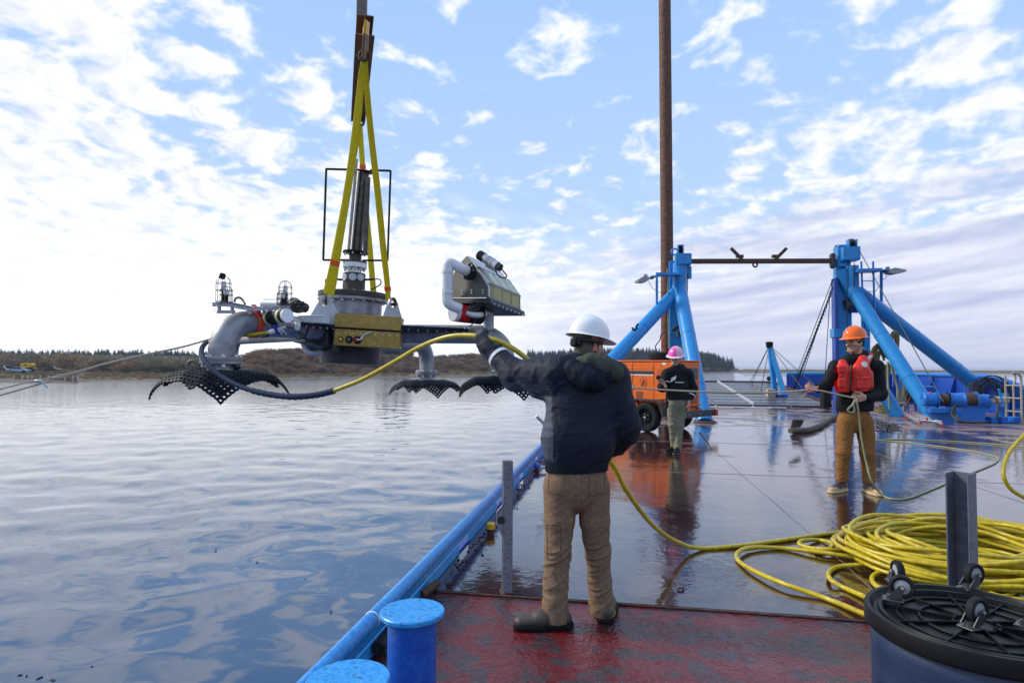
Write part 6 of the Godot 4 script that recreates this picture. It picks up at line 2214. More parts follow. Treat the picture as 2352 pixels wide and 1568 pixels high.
	b.tube(smooth([at(1073, 716, 7.1), at(1086, 722, 7.1), at(1100, 723, 7.2), at(1116, 719, 7.4)], 6), 0.036, 14)
	obj("wrapped_cable", b, M.white_pvc, o)
	b = B.new()
	for k in 5: b.tube(arc(at(1082 + k * 7, 721, 7.12 + k * 0.04), Vector3.UP, Vector3(0.2, 0, 1).normalized(), 0.038, 0, TAU, 12), 0.004, 4, false)
	for k in 9:
		b.tube(smooth([at(1073 + k, 712, 7.05), at(1082 + k * 2, 700 + (k % 4) * 4, 7.08), at(1096 + k * 2, 690 + (k % 3) * 5, 7.2), at(1106 + k, 688, 7.4)], 6), 0.009, 6)
	b.box(Transform3D(Basis.IDENTITY, at(1085, 700, 7.4)), Vector3(0.34, 0.14, 0.2), 0.04)
	obj("cable_bunch", b, M.black_wire, o)
	b = B.new()
	b.tube(smooth([at(1092, 726, 7.1), at(1090, 738, 7.1), at(1080, 748, 7.1), at(1070, 752, 7.1)], 6), 0.007, 6)
	b.tube(smooth([at(1136, 712, 7.5), at(1150, 711, 7.5), at(1172, 702, 7.6)], 6), 0.006, 6)
	obj("thin_wire", b, M.black_wire, o)
	b = B.new()
	for k in 2: b.rod(at(1066 + 8 * k, 753, 7.1), at(1070 + 8 * k, 752, 7.1), 0.016, 8)
	obj("cable_tie", b, M.white_pvc, o)
	# camera on top
	var ca := at(1112, 592, 7.05)
	var cb := at(1143, 611, 6.95)
	b = B.new()
	b.rod(ca, cb, 0.052, 24)
	var cam := obj("camera_body", b, M.galvanised, o)
	b = B.new()
	for t in [0.28, 0.42, 0.62]: b.rod(ca.lerp(cb, t), ca.lerp(cb, t + 0.05), 0.055, 24)
	obj("camera_ring", b, M.soft_grey, cam)
	b = B.new()
	b.rod(ca, ca - (cb - ca) * 0.36, 0.056, 24)
	b.rod(ca - (cb - ca) * 0.36, ca - (cb - ca) * 0.42, 0.045, 24)
	b.rod(at(1096, 592, 7.0), at(1107, 596, 7.0), 0.014, 8)
	obj("camera_hood", b, M.black_rubber, cam)
	b = B.new()
	b.rod(cb, cb + (cb - ca) * 0.22, 0.044, 20)
	b.tube(smooth([cb + (cb - ca) * 0.2, at(1158, 625, 6.95), at(1164, 634, 6.95), at(1158, 638, 6.95), at(1146, 634, 6.95), at(1138, 622, 6.95)], 6), 0.008, 6)
	obj("camera_cable", b, M.dark_steel, cam)
	b = B.new()
	b.box(Transform3D(Basis(Vector3.FORWARD, 0.5), at(1128, 616, 7.1)), Vector3(0.16, 0.03, 0.08), 0.01)
	obj("camera_bracket", b, M.white_pvc, cam)

func sling(label: String, pts: Array, widths: Array, tagt: float, side: Vector3, twist := 0.0) -> void:
	var o := thing("lifting_sling", label, "sling", pts[-1], "yellow lifting slings holding the turbine")
	var b := B.new()
	var p := smooth(pts, 10)
	strap(b, p, widths, 0.022, side)
	obj("webbing", b, M.sling_yellow, o)
	if tagt > 0.0:
		b = B.new()
		var i := int(tagt * (p.size() - 1))
		strap(b, PackedVector3Array([p[i], p[i].lerp(p[i + 1], 1.0), p[i + 1] + (p[i + 1] - p[i]).normalized() * 0.02]), [widths[int(tagt * (widths.size() - 1))] + 0.012], 0.028, side)
		obj("tag", b, M.sling_tag, o)

func build_rigging() -> void:
	var X := Vector3(1, 0, 0.1).normalized()
	sling("yellow sling with bunched lower end, leftmost of the turbine's slings", [at(836, 134, 6.2), at(829, 190, 6.35), at(817, 300, 6.5), at(799, 430, 6.65), at(777, 560, 6.8), at(762, 640, 6.9), at(754, 676, 6.95)], [0.05, 0.075, 0.085, 0.085, 0.085, 0.10, 0.13, 0.12], 0.74, X)
	sling("yellow sling with an orange tag, running straight to the right lifting lug", [at(838, 136, 6.2), at(842, 200, 6.35), at(852, 310, 6.6), at(867, 440, 6.85), at(880, 570, 7.1), at(888, 640, 7.25), at(892, 690, 7.35)], [0.05, 0.06, 0.07, 0.075, 0.075, 0.07, 0.06], 0.885, X)
	sling("yellow sling behind the rotor column, seen between the column and right sling", [at(827, 284, 8.3), at(831, 360, 8.25), at(838, 460, 8.2), at(848, 560, 8.15), at(854, 630, 8.1), at(858, 676, 8.05)], [0.06, 0.075, 0.08, 0.08, 0.08, 0.08], 0.24, X)
	sling("yellow sling mostly hidden behind the leftmost one, ending behind the left lug", [at(826, 286, 8.3), at(815, 350, 8.25), at(790, 470, 8.2), at(762, 610, 8.15), at(740, 700, 8.1)], [0.06, 0.07, 0.075, 0.075, 0.075], 0.0, X)
	# the beam they hang from, seen from below
	var n0 := at(838, 80, 6.2)
	var n1 := at(822, 277, 8.4)
	n1.y = n0.y
	var o := thing("spreader_beam", "rusty lifting beam above the yellow slings, seen from below", "lifting beam", (n0 + n1) / 2)
	var b := B.new()
	b.bar(n0, n1, 0.19, 0.02)
	obj("bottom_flange", b, M.rust_plate, o)
	b = B.new()
	b.bar(n0 + Vector3(0, 0.10, 0), n1 + Vector3(0, 0.10, 0), 0.014, 0.18)
	obj("web", b, M.rust_plate, o)
	b = B.new()
	b.bar(n0 + Vector3(0, 0.20, 0), n1 + Vector3(0, 0.20, 0), 0.17, 0.02)
	obj("top_flange", b, M.rust_plate, o)
	b = B.new()
	var lt := at(843, 48, 6.05)
	var lb := at(837, 136, 6.15)
	b.bar(lt.lerp(lb, 0.35), lb, 0.022, 0.16, Vector3.FORWARD)
	obj("hanger_plate", b, M.rust_plate, o)
	b = B.new()
	b.bar(lt, lt.lerp(lb, 0.36), 0.024, 0.12, Vector3.FORWARD)
	b.bar(at(837, 60, 6.15), at(835, 84, 6.15), 0.012, 0.05, Vector3.FORWARD)
	obj("yellow_clamp", b, M.yellow_plastic, o)
	for e in [at(836, 134, 6.2), at(827, 286, 8.3)]:
		b = B.new()
		b.tube(arc(e + Vector3(0, 0.03, 0), X, Vector3.UP, 0.05, 0, TAU, 16), 0.016, 8, false)
		b.rod(e + Vector3(0, 0.07, 0), e + Vector3(0, 0.30, 0), 0.02, 8)
		obj("shackle", b, M.rust_dark, o)
	var p := at(829, 120, 7.3)
	b = B.new()
	b.bar(Vector3(p.x, n0.y + 0.22, p.z), Vector3(p.x + 0.02, 13.0, p.z), 0.11, 0.08, Vector3.BACK)
	solo("hoist_bar", b, M.faded_pole, "weathered grey bar holding the lifting beam from above", "bar")
	# tag lines running off to the left
	b = B.new()
	var k := at(230, 838, 4.9)
	b.tube(smooth([at(490, 776, 5.9), at(420, 796, 5.6), at(320, 817, 5.2), k], 6), 0.0085, 8)
	b.tube(smooth([k, at(160, 860, 4.7), at(95, 880, 4.5), at(0, 907, 4.2), at(-160, 952, 3.8)], 6), 0.007, 8)
	b.tube(smooth([k, at(160, 857, 4.7), at(100, 871, 4.5), at(60, 878, 4.4), at(0, 893, 4.3), at(-160, 930, 3.9)], 6), 0.0055, 8)
	solo("tag_line", b, M.rope_tan, "pale double tag line running from the turbine to the left edge", "rope")
	b = B.new()
	b.ball(at(86, 875, 4.45), Vector3(0.035, 0.014, 0.02), Basis.IDENTITY, 8)
	b.tube(smooth([at(86, 874, 4.45), at(96, 877, 4.45), at(102, 884, 4.45), at(107, 890, 4.45)], 5), 0.007, 6)
	solo("rope_knot", b, M.galvanised, "whipped knot with a loose tail on the tag line", "knot")
	b = B.new()
	b.ball(at(125, 867, 4.55), Vector3(0.025, 0.012, 0.012), Basis.IDENTITY, 8)
	solo("rope_whipping", b, M.rope_tan, "small tan whipping on the tag line beyond the knot", "knot")

# ---- yellow hose and rope on the deck
func G(px: float, py: float, h := 0.017) -> Vector3:
	return gnd(px, py, h)

func build_hoses() -> void:
	var o := thing("yellow_hose", "yellow hose held up by the worker in the white helmet, running from turbine to coil", "hose", gnd(1610, 1258))
	var b := B.new()
	var s := smooth([at(474, 785, 6.1), at(464, 798, 5.75), at(463, 815, 5.55), at(478, 838, 5.4), at(510, 866, 5.3), at(555, 889, 5.2), at(610, 904, 5.1), at(670, 911, 5.0), at(725, 907, 4.95), at(767, 897, 4.9)], 14)
	var rr := []
	for i in s.size(): rr.append(0.021 + 0.0028 * sin(i * 1.9) + (0.004 if i > s.size() * 0.6 else 0.0))
	b.tube(s, rr, 12)
	obj("braided_sleeve", b, M.braid, o)
	b = B.new()
	b.tube(smooth([at(765, 897.5, 4.9), at(830, 872, 4.75), at(900, 834, 4.55), at(960, 799, 4.35), at(1015, 777, 4.2), at(1060, 770, 4.1), at(1110, 774, 4.0), at(1160, 790, 3.96), at(1210, 824, 3.95), at(1262, 880, 4.0), at(1310, 950, 4.06), at(1355, 1020, 4.1), at(1404, 1062, 4.12), at(1440, 1128, 4.2), at(1500, 1206, 4.5), G(1560, 1246, 0.10), G(1612, 1259), G(1700, 1253), G(1800, 1240), G(1900, 1226), G(2015, 1212), G(2100, 1215, 0.08)], 10), 0.0165, 14)
	obj("raised_run", b, M.hose_yellow, o)
	for run in [
		[[2160, 1300], [2010, 1287], [1900, 1270], [1800, 1259], [1730, 1257], [1697, 1267], [1695, 1285], [1725, 1307], [1800, 1340], [1900, 1375], [1990, 1412], [2100, 1460]],
		[[2060, 1235], [1960, 1262], [1895, 1262], [1852, 1256], [1836, 1248], [1846, 1241], [1880, 1240], [1908, 1246], [1914, 1254], [1900, 1261], [1870, 1263]],
		[[2190, 1313], [2080, 1300], [1990, 1297], [1930, 1301], [1905, 1314], [1910, 1332], [1945, 1352], [2010, 1380], [2100, 1420]],
		[[2190, 1322], [2080, 1312], [2030, 1312], [2006, 1323], [2008, 1340], [2040, 1362], [2100, 1385]],
		[[2190, 1345], [2250, 1352], [2300, 1370], [2330, 1360], [2345, 1330], [2352, 1295], [2380, 1270]],
		[[2235, 1330], [2290, 1340], [2330, 1352], [2400, 1370]]]:
		b = B.new()
		var pts := []
		for q in run: pts.append(G(q[0], q[1], 0.0165 + 0.010 * (run.find(q) % 3)))
		b.tube(smooth(pts, 8), 0.0165, 12)
		obj("loose_loop", b, M.hose_yellow, o)
	b = B.new()
	b.tube(smooth([at(2460, 930, 5.6), at(2400, 962, 5.5), at(2350, 1003, 5.4), at(2316, 1045, 5.3), at(2306, 1088, 5.2), at(2322, 1122, 5.2), at(2360, 1146, 5.2), at(2440, 1190, 5.2), G(2480, 1240, 0.1)], 8), 0.0165, 12)
	obj("standing_loop", b, M.hose_yellow, o)
	b = B.new()
	for e in [[2070, 1293.5, 2078, 1294], [2228, 1321, 2236, 1322]]:
		b.rod(G(e[0], e[1], 0.018), G(e[2], e[3], 0.018), 0.0185, 10)
	obj("black_tape", b, M.black_wire, o)
	# the coil
	var cc := Vector3(3.42, 0, -4.72)
	var c := thing("hose_coil", "large coil of yellow hose heaped on the wet deck at right", "hose", cc)
	for k in 26:
		b = B.new()
		var r := rng.randf_range(0.50, 0.88) - 0.06 * (k / 26.0)
		var off := Vector3(rng.randf_range(-0.13, 0.13), 0, rng.randf_range(-0.07, 0.07))
		var y0 := 0.018 + 0.0078 * k
		var ph := rng.randf() * TAU
		var wob := rng.randf_range(0.006, 0.030)
		var pts := PackedVector3Array()
		for i in 61:
			var a := TAU * i / 60.0
			var ra := r * (1.0 + 0.035 * sin(2.0 * a + ph) + 0.015 * sin(5.0 * a + ph * 2.0))
			pts.append(cc + off + Vector3(cos(a) * ra * 1.06, maxf(0.017, y0 + wob * sin(3.0 * a + ph) + 0.02 * sin(a + ph * 1.7)), sin(a) * ra * 0.86))
		b.tube(pts, 0.0158, 10, false)
		obj("hose_loop", b, M.hose_yellow, c)
	# the thin line of the worker in the red vest: across from the left, through his hands, down and over the deck
	b = B.new()
	b.tube(smooth([at(1300, 880, 6.86), at(1440, 890, 7.06), at(1600, 899, 7.16), at(1720, 902, 7.21), at(1800, 900, 7.26), at(1860, 895, 7.21)], 8), 0.0105, 8)
	b.tube(smooth([at(1860, 895, 7.21), at(1890, 898, 7.16), at(1930, 907, 7.14), at(1964, 914, 7.11)], 6), 0.0095, 8)
	solo("taut_line", b, M.rope_tan, "pale taut rope stretched from the left into the red-vested worker's hands", "rope")
	b = B.new()
	b.tube(smooth([at(1966, 914, 7.12), at(1958, 930, 7.08), at(1948, 940, 7.08), at(1953, 947, 7.08), at(1963, 944, 7.08), at(1962, 928, 7.09), at(1968, 916, 7.11)], 8), 0.0105, 8)
	b.tube(smooth([at(1968, 915, 7.10), at(1974, 960, 7.06), at(1980, 1010, 7.06), at(1990, 1060, 7.06), at(2003, 1105, 7.01), G(2025, 1134, 0.03), G(2050, 1146, 0.01), G(2090, 1143, 0.01), G(2140, 1124, 0.01), G(2200, 1099, 0.01), G(2260, 1075, 0.01), G(2288, 1062, 0.01), G(2290, 1050, 0.01), G(2240, 1037, 0.01), G(2150, 1024, 0.01), G(2050, 1013, 0.01), G(2010, 1012, 0.01), G(2060, 1009, 0.01), G(2200, 1014, 0.01), G(2360, 1026, 0.01), G(2500, 1040, 0.01)], 10), 0.0105, 8)
	solo("loose_line", b, M.rope_green, "slack end of the rope trailing down the worker's leg and looping over the deck", "rope")
	b = B.new()
	b.tube(smooth([at(1840, 912, 7.22), at(1836, 916, 7.22), at(1826, 915, 7.22), at(1818, 908, 7.22)], 6), 0.006, 6)
	b.tube(smooth([at(1858, 895, 7.22), at(1850, 905, 7.22), at(1846, 911, 7.22), at(1840, 912, 7.22)], 6), 0.010, 6)
	solo("rope_tail", b, M.rope_tan, "short tan rope tail hanging below the worker's outstretched hand", "rope")

# ---- things on the near deck
func h_beam(called: String, label: String, base: Vector3, h: float, w: float, dp: float, turn: float, m: Material, tab: bool) -> void:
	var o := thing(called, label, "post", base, "steel posts standing along the deck step")
	var t := Transform3D(Basis(Vector3.UP, turn), base + Vector3(0, h / 2, 0))
	for s in [-1.0, 1.0]:
		var b := B.new()
		b.box(Transform3D(t.basis, t * Vector3(0, 0.0 if s > 0 else -0.004, s * dp / 2)), Vector3(w, h, 0.010), 0.003)
		obj("flange", b, m, o)
	var b := B.new()
	b.box(Transform3D(t.basis, t * Vector3(w * 0.46, -0.003, 0)), Vector3(0.010, h - 0.004, dp - 0.012), 0.002)
	obj("web", b, m if not tab else M.rust_dark, o)
	b = B.new()
	b.box(Transform3D(t.basis, base + Vector3(0, 0.004, 0)), Vector3(w + 0.03, 0.012, dp + 0.03), 0.003)
	obj("foot_weld", b, M.rust_dark, o)
	if tab:
		b = B.new()
		b.plate(Transform3D(t.basis, t * Vector3(0, -h / 2 + 0.47, dp / 2 + 0.006)), PackedVector2Array([Vector2(-0.035, -0.10), Vector2(-0.033, 0.12), Vector2(-0.040, 0.10), Vector2(-0.075, 0.065), Vector2(-0.075, -0.02)]), 0.012)
		obj("tab", b, m, o)
		b = B.new()
		b.lathe(t * Vector3(-0.045, -h / 2 + 0.48, dp / 2 + 0.0125), t.basis.z, [Vector2(0.0001, 0.001), Vector2(0.026, 0.001)], 20)
		obj("bolt_hole", b, M.ink, o)

func bollard(p: Vector3, label: String) -> void:
	var o := thing("bollard", label, "bollard", p, "blue mooring bollards")
	var b := B.new()
	b.lathe(p, Vector3.UP, [Vector2(0.13, 0), Vector2(0.13, 0.015), Vector2(0.0925, 0.016), Vector2(0.0925, 0.535)], 40)
	obj("barrel", b, M.bollard_blue, o)
	b = B.new()
	b.lathe(p + Vector3(0, 0.528, 0), Vector3.UP, [Vector2(0.092, 0), Vector2(0.118, 0.0), Vector2(0.123, 0.005), Vector2(0.123, 0.017), Vector2(0.119, 0.021), Vector2(0.06, 0.020), Vector2(0.0001, 0.018)], 48)
	obj("cap", b, M.worn_blue, o)

func build_near_deck() -> void:
	h_beam("steel_post", "rust-stained white steel post with a bolted tab, left of the white-helmeted worker", gnd(1164, 1360, -0.004), 0.86, 0.062, 0.07, 0.12, M.white_rusted, true)
	h_beam("steel_post", "bare grey steel post standing behind the dark barrel", gnd(2215, 1428, -0.004), 0.87, 0.12, 0.11, 0.62, M.grey_steel, false)
	bollard(gnd_at(947, 1400, 0.55), "blue bollard with a scuffed round cap, farther of the two")
	bollard(gnd_at(800, 1556, 0.55), "blue bollard cut off by the picture's bottom edge")
	# gutter fittings
	var b := B.new()
	var p := gnd(1127, 1226, 0)
	var o := thing("capped_pipe", "short pipe with a yellow cap beside the white steel post", "vent", p)
	b.lathe(p, Vector3.UP, [Vector2(0.032, 0), Vector2(0.032, 0.045)], 16)
	obj("pipe", b, M.rust_dark, o)
	b = B.new()
	b.lathe(p + Vector3(0, 0.045, 0), Vector3.UP, [Vector2(0.038, 0), Vector2(0.041, 0.004), Vector2(0.041, 0.045), Vector2(0.036, 0.052), Vector2(0.0001, 0.052)], 14)
	obj("cap", b, M.yellow_plastic, o)
	p = gnd(1233, 1082, 0)
	o = thing("blue_vent", "small blue mushroom vent in the gutter behind the worker's hip", "vent", p)
	b = B.new()
	b.lathe(p, Vector3.UP, [Vector2(0.03, 0), Vector2(0.03, 0.05)], 14)
	obj("pipe", b, M.rust_dark, o)
	b = B.new()
	b.lathe(p + Vector3(0, 0.05, 0), Vector3.UP, [Vector2(0.03, 0), Vector2(0.055, 0.006), Vector2(0.055, 0.03), Vector2(0.03, 0.06), Vector2(0.0001, 0.06)], 16)
	obj("cap", b, M.bollard_blue, o)
	b = B.new()
	b.rod(gnd(868, 1490, 0.05), gnd(905, 1440, 0.05), 0.034, 18)
	solo("pipe_stub", b, M.black_rubber, "black pipe stub lying behind the farther bollard", "pipe")
	b = B.new()
	b.rod(gnd(968, 1366, 0.035), gnd(1004, 1340, 0.035), 0.026, 16)
	solo("pipe_stub", b, M.rust_dark, "dark pipe end lying at the gunwale's foot beyond the bollards", "pipe")
	b = B.new()
	b.tube(smooth([gnd(1236, 1074, 0.05), gnd(1246, 1072, 0.06), gnd(1260, 1076, 0.04), gnd(1272, 1074, 0.03)], 5), 0.022, 8)
	solo("white_hose", b, M.white_pvc, "bit of white hose in the gutter beside the blue vent", "hose")
	b = B.new()
	b.tube(smooth([gnd(1244, 958, 0.65), gnd(1236, 958, 0.70), at(1233, 955, 8.0)], 4), 0.02, 8)
	var hb := at(1240, 962, 8.5)
	b = B.new()
	b.rod(at(1232, 955, 8.5), at(1262, 985, 8.6), 0.022, 8)
	b.rod(at(1262, 985, 8.6), Vector3(at(1262, 985, 8.6).x, 0.2, at(1262, 985, 8.6).z), 0.03, 8)
	solo("bent_bar", b, M.galvanised, "bent metal bar on the gunwale behind the worker's back", "bar")
	# odds and ends on the deck
	for e in [[1606, 992, 1634, 1030, "twig-like dark wire lying beside the frame's foot"], [1634, 962, 1648, 972, "short dark stick lying right of the trailer"], [1570, 1348, 1556, 1352, "small dark splinter on the wet deck before the step"]]:
		b = B.new()
		b.tube(smooth([gnd(e[0], e[1], 0.01), gnd((e[0] + e[2]) / 2 + 3, (e[1] + e[3]) / 2, 0.015), gnd(e[2], e[3], 0.01)], 4), 0.008, 5)
		solo("stray_wire", b, M.rust_dark, e[4], "wire")
	plain("dark_fork", Color(0.09, 0.095, 0.10), 0.35, 0.6)
	# the barrel and, upside down on it, a black drum dolly
	var c := Vector3(0, 0, 0)
	c = at(2243, 1406, 1.92)
	var top := c.y - 0.04
	c.y = 0
	o = thing("barrel", "dark blue plastic barrel at the bottom right corner", "barrel", c)
	b = B.new()
	b.lathe(c, Vector3.UP, [Vector2(0.0001, 0), Vector2(0.25, 0), Vector2(0.275, 0.03), Vector2(0.285, 0.12), Vector2(0.292, 0.14), Vector2(0.285, 0.16), Vector2(0.285, top - 0.10), Vector2(0.288, top - 0.07), Vector2(0.280, top - 0.035), Vector2(0.262, top - 0.012), Vector2(0.25, top - 0.004), Vector2(0.0001, top - 0.004)], 64)
	obj("body", b, M.barrel_plastic, o)
	o = thing("drum_dolly", "black round dolly lying upside down on the barrel, casters up", "dolly", c + Vector3(0, top, 0))
	b = B.new()
	b.lathe(c + Vector3(0, top - 0.03, 0), Vector3.UP, [Vector2(0.284, 0.0), Vector2(0.300, 0.0), Vector2(0.304, 0.006), Vector2(0.304, 0.048), Vector2(0.300, 0.055), Vector2(0.288, 0.055), Vector2(0.284, 0.048), Vector2(0.276, 0.040), Vector2(0.266, 0.040), Vector2(0.262, 0.048), Vector2(0.252, 0.048), Vector2(0.248, 0.032), Vector2(0.0001, 0.032)], 72)
	obj("rim", b, M.black_gloss, o)
	b = B.new()
	var tc := c + Vector3(0, top + 0.006, 0)
	for k in 10:
		var a := TAU * k / 10
		b.bar(tc + Vector3(cos(a), 0, sin(a)) * 0.05, tc + Vector3(cos(a), 0, sin(a)) * 0.246, 0.005, 0.016)
	for r in [0.06, 0.15, 0.21]: b.tube(arc(tc, Vector3.RIGHT, Vector3.BACK, r, 0, TAU, 48), 0.005, 6, false)
	obj("rib", b, M.black_gloss, o)
	for e in [[2052, 1378, 0.5, 0.16], [2056, 1338, 1.75, 0.0], [2226, 1352, -0.25, 0.0], [2232, 1442, -0.35, 0.0], [2362, 1440, 0.9, 0.0]]:
		caster(o, gnd(e[0], e[1], top + 0.018), e[2])

func gnd_at(px: float, py: float, h: float) -> Vector3:
	var p := gnd(px, py, h)
	p.y = 0
	return p

func caster(o: Node3D, p: Vector3, turn: float) -> void:
	# from the base up: plate, swivel, fork, wheel
	var f := Vector3(cos(turn), 0, sin(turn))
	var s := f.cross(Vector3.UP)
	var b := B.new()
	b.box(Transform3D(Basis(f, Vector3.UP, -s), p + Vector3(0, 0.004, 0)), Vector3(0.062, 0.006, 0.050), 0.003)
	b.rod(p, p + Vector3(0, 0.018, 0), 0.018, 16)
	for k in [-1, 1]:
		b.plate(Transform3D(Basis(f, Vector3.UP, -s), p + s * (0.019 * k) + Vector3(0, 0.012, 0)), PackedVector2Array([Vector2(-0.02, 0), Vector2(0.022, 0), Vector2(0.034, 0.036), Vector2(0.028, 0.046), Vector2(0.018, 0.044)]), 0.003)
	var fork := obj("caster_fork", b, M.dark_fork, o)
	var w := p + f * 0.026 + Vector3(0, 0.050, 0)
	b = B.new()
	b.lathe(w - s * 0.013, s, [Vector2(0.024, 0.003), Vector2(0.033, 0.0), Vector2(0.0375, 0.004), Vector2(0.0385, 0.013), Vector2(0.0375, 0.022), Vector2(0.033, 0.026), Vector2(0.024, 0.023)], 28)
	obj("wheel", b, M.black_rubber, fork)
	b = B.new()
	b.lathe(w - s * 0.011, s, [Vector2(0.0001, 0.0), Vector2(0.008, 0.0), Vector2(0.024, 0.003), Vector2(0.024, 0.019), Vector2(0.008, 0.022), Vector2(0.0001, 0.022)], 24)
	b.rod(w - s * 0.024, w + s * 0.024, 0.005, 8)
	obj("hub", b, M.soft_grey, fork)

# ---- the orange generator on its trailer
func build_generator() -> void:
	plain("darker_orange", Color(0.42, 0.075, 0.012), 0.5)  # plain darker orange for the plates inside the handle frames
	var A := at(1554, 960, 13.7)     # the corner between the side and the tail, on the ground
	A.y = 0
	var S := Vector3(-0.67, 0, -0.743)   # forward along the side
	var R := Vector3(0.76, 0, -0.65).normalized()   # across the tail
	R = Vector3.UP.cross(S).normalized() * -1.0
	if R.x < 0: R = -R
	var N := -R                        # out of the near side
	var T := -S                        # out of the tail
	var o := thing("generator_trailer", "orange generator on a two-wheeled trailer behind the man in the pink helmet", "generator", A)
	var L := 2.3
	var W := 0.98
	var y0 := 0.54
	var y1 := 1.60
	var P := func(s: float, r: float, y: float) -> Vector3: return A + S * s + R * r + Vector3(0, y, 0)
	var bs := Basis(S, Vector3.UP, S.cross(Vector3.UP))
	var b := B.new()
	b.box(Transform3D(bs, P.call(L / 2, W / 2, (y0 + y1) / 2)), Vector3(L, y1 - y0, W), 0.025)
	obj("housing", b, M.orange_paint, o)
	b = B.new()
	b.box(Transform3D(bs, P.call(L / 2, W / 2, y1 + 0.012)), Vector3(L + 0.05, 0.028, W + 0.05), 0.01)
	b.box(Transform3D(bs, P.call(L / 2, W / 2, y0 - 0.03)), Vector3(L + 0.06, 0.06, W + 0.06), 0.01)
	b.box(Transform3D(bs, P.call(L / 2 + 0.1, W / 2, y0 - 0.10)), Vector3(L - 0.1, 0.10, W - 0.04), 0.01)
	obj("base_and_lid", b, M.orange_paint, o)
	# side: tail panel, door with hexagon recess, stripe, grille, front door
	var side := func(s: float, y: float, z := 0.0) -> Transform3D: return Transform3D(Basis(-S, Vector3.UP, N), P.call(s, 0.0, y) + N * z)
	for e in [[0.30, 1.07, 0.52, 0.98, "door"], [0.87, 1.07, 0.56, 0.98, "door"], [1.60, 1.07, 0.82, 0.98, "door"]]:
		b = B.new()
		b.box(side.call(e[0], e[1], 0.006), Vector3(e[2], e[3], 0.012), 0.004)
		obj(e[4], b, M.orange_paint, o)
	b = B.new()
	b.bar(P.call(0.02, 0, 1.42) + N * 0.013, P.call(2.2, 0, 1.42) + N * 0.013, 0.006, 0.004)
	b.bar(P.call(0.02, 0, 0.60) + N * 0.013, P.call(2.2, 0, 0.60) + N * 0.013, 0.006, 0.004)
	b.bar(P.call(0.06, 0, 0.98) + N * 0.013, P.call(0.56, 0, 0.98) + N * 0.013, 0.006, 0.004)
	obj("panel_seam", b, M.ink, o)
	for e in [[0.87, 1.34, 0.56], [1.55, 1.34, 0.78]]:
		b = B.new()
		b.box(side.call(e[0], e[1], 0.014), Vector3(e[2] - 0.01, 0.075, 0.006))
		obj("dark_stripe", b, M.glass_dark, o)
		b = B.new()
		b.box(side.call(e[0], e[1] - 0.055, 0.014), Vector3(e[2] - 0.01, 0.024, 0.006))
		obj("white_stripe", b, M.label_white, o)
	for e in [[0.88, 1.12], [0.40, 1.30]]:
		b = B.new()
		var hexp := PackedVector2Array([Vector2(-0.10, -0.13), Vector2(0.04, -0.15), Vector2(0.10, -0.02), Vector2(0.09, 0.06), Vector2(0.0, 0.16), Vector2(-0.10, 0.08)])
		b.plate(side.call(e[0], e[1], 0.016), hexp, 0.008)
		obj("handle_frame", b, M.orange_paint, o)
		b = B.new()
		var inn := PackedVector2Array()
		for q in hexp: inn.append(q * 0.8)
		b.plate(side.call(e[0], e[1], 0.021), inn, 0.004)
		obj("handle_recess", b, M.darker_orange, o)
		b = B.new()
		b.bar(side.call(e[0], e[1], 0.03) * Vector3(-0.05, -0.07, 0), side.call(e[0], e[1], 0.03) * Vector3(0.03, 0.06, 0), 0.02, 0.025)
		obj("door_handle", b, M.orange_paint, o)
	for e in [[0.98, 0.80, 4, 4], [0.24, 0.76, 5, 2]]:
		for i in e[2]:
			for j in e[3]:
				b = B.new()
				b.box(side.call(e[0] - 0.075 + i * 0.05, e[1] - 0.075 + j * 0.05, 0.014), Vector3(0.036, 0.036, 0.006))
				obj("vent_slot", b, M.ink, o)
	b = B.new()
	b.box(side.call(1.44, 1.0, 0.014), Vector3(0.46, 0.5, 0.005))
	obj("faded_patch", b, plain("faded_orange", Color(0.72, 0.27, 0.12), 0.5), o)
	for e in [[1.62, 1.50, 0.018, 0.34, 0.12], [1.60, 1.425, 0.018, 0.18, 0.045], [1.28, 1.0, 0.019, 0.28, 0.10], [0.30, 1.545, 0.018, 0.10, 0.05]]:
		b = B.new()
		b.box(side.call(e[0], e[1], e[2]), Vector3(e[3], e[4], 0.006))
		obj("label", b, M.label_white, o)
	lettering("lettering", "SK103 X", 0.10, side.call(1.62, 1.50, 0.023), M.ink, o)
	lettering("lettering", "76-460A", 0.035, side.call(1.60, 1.425, 0.023), M.ink, o)
	lettering("lettering", "102-T", 0.09, side.call(1.28, 1.0, 0.024), M.ink, o)
	lettering("lettering", "MQ", 0.13, side.call(1.52, 1.32, 0.02), M.label_white, o)
	b = B.new()
	b.rod(P.call(1.02, 0, 0.66), P.call(1.02, 0, 0.66) + N * 0.03, 0.03, 12)
	obj("drain_plug", b, M.black_gloss, o)
	# tail: control window, plate, slots
	var tail := func(r: float, y: float, z := 0.0) -> Transform3D: return Transform3D(Basis(R, Vector3.UP, T), P.call(0.0, r, y) + T * z)
	b = B.new()
	b.box(tail.call(0.52, 1.08, 0.006), Vector3(0.80, 0.94, 0.012), 0.004)
	obj("door", b, M.orange_paint, o)
	b = B.new()
	b.box(tail.call(0.55, 1.32, 0.014), Vector3(0.62, 0.26, 0.008))
	var win := obj("control_window", b, M.glass_dark, o)
	b = B.new()
	b.box(tail.call(0.48, 1.32, 0.020), Vector3(0.30, 0.20, 0.004))
	obj("control_panel", b, M.soft_grey, win)
	b = B.new()
	b.box(tail.call(0.60, 1.00, 0.014), Vector3(0.32, 0.16, 0.006))
	obj("label", b, M.label_white, o)
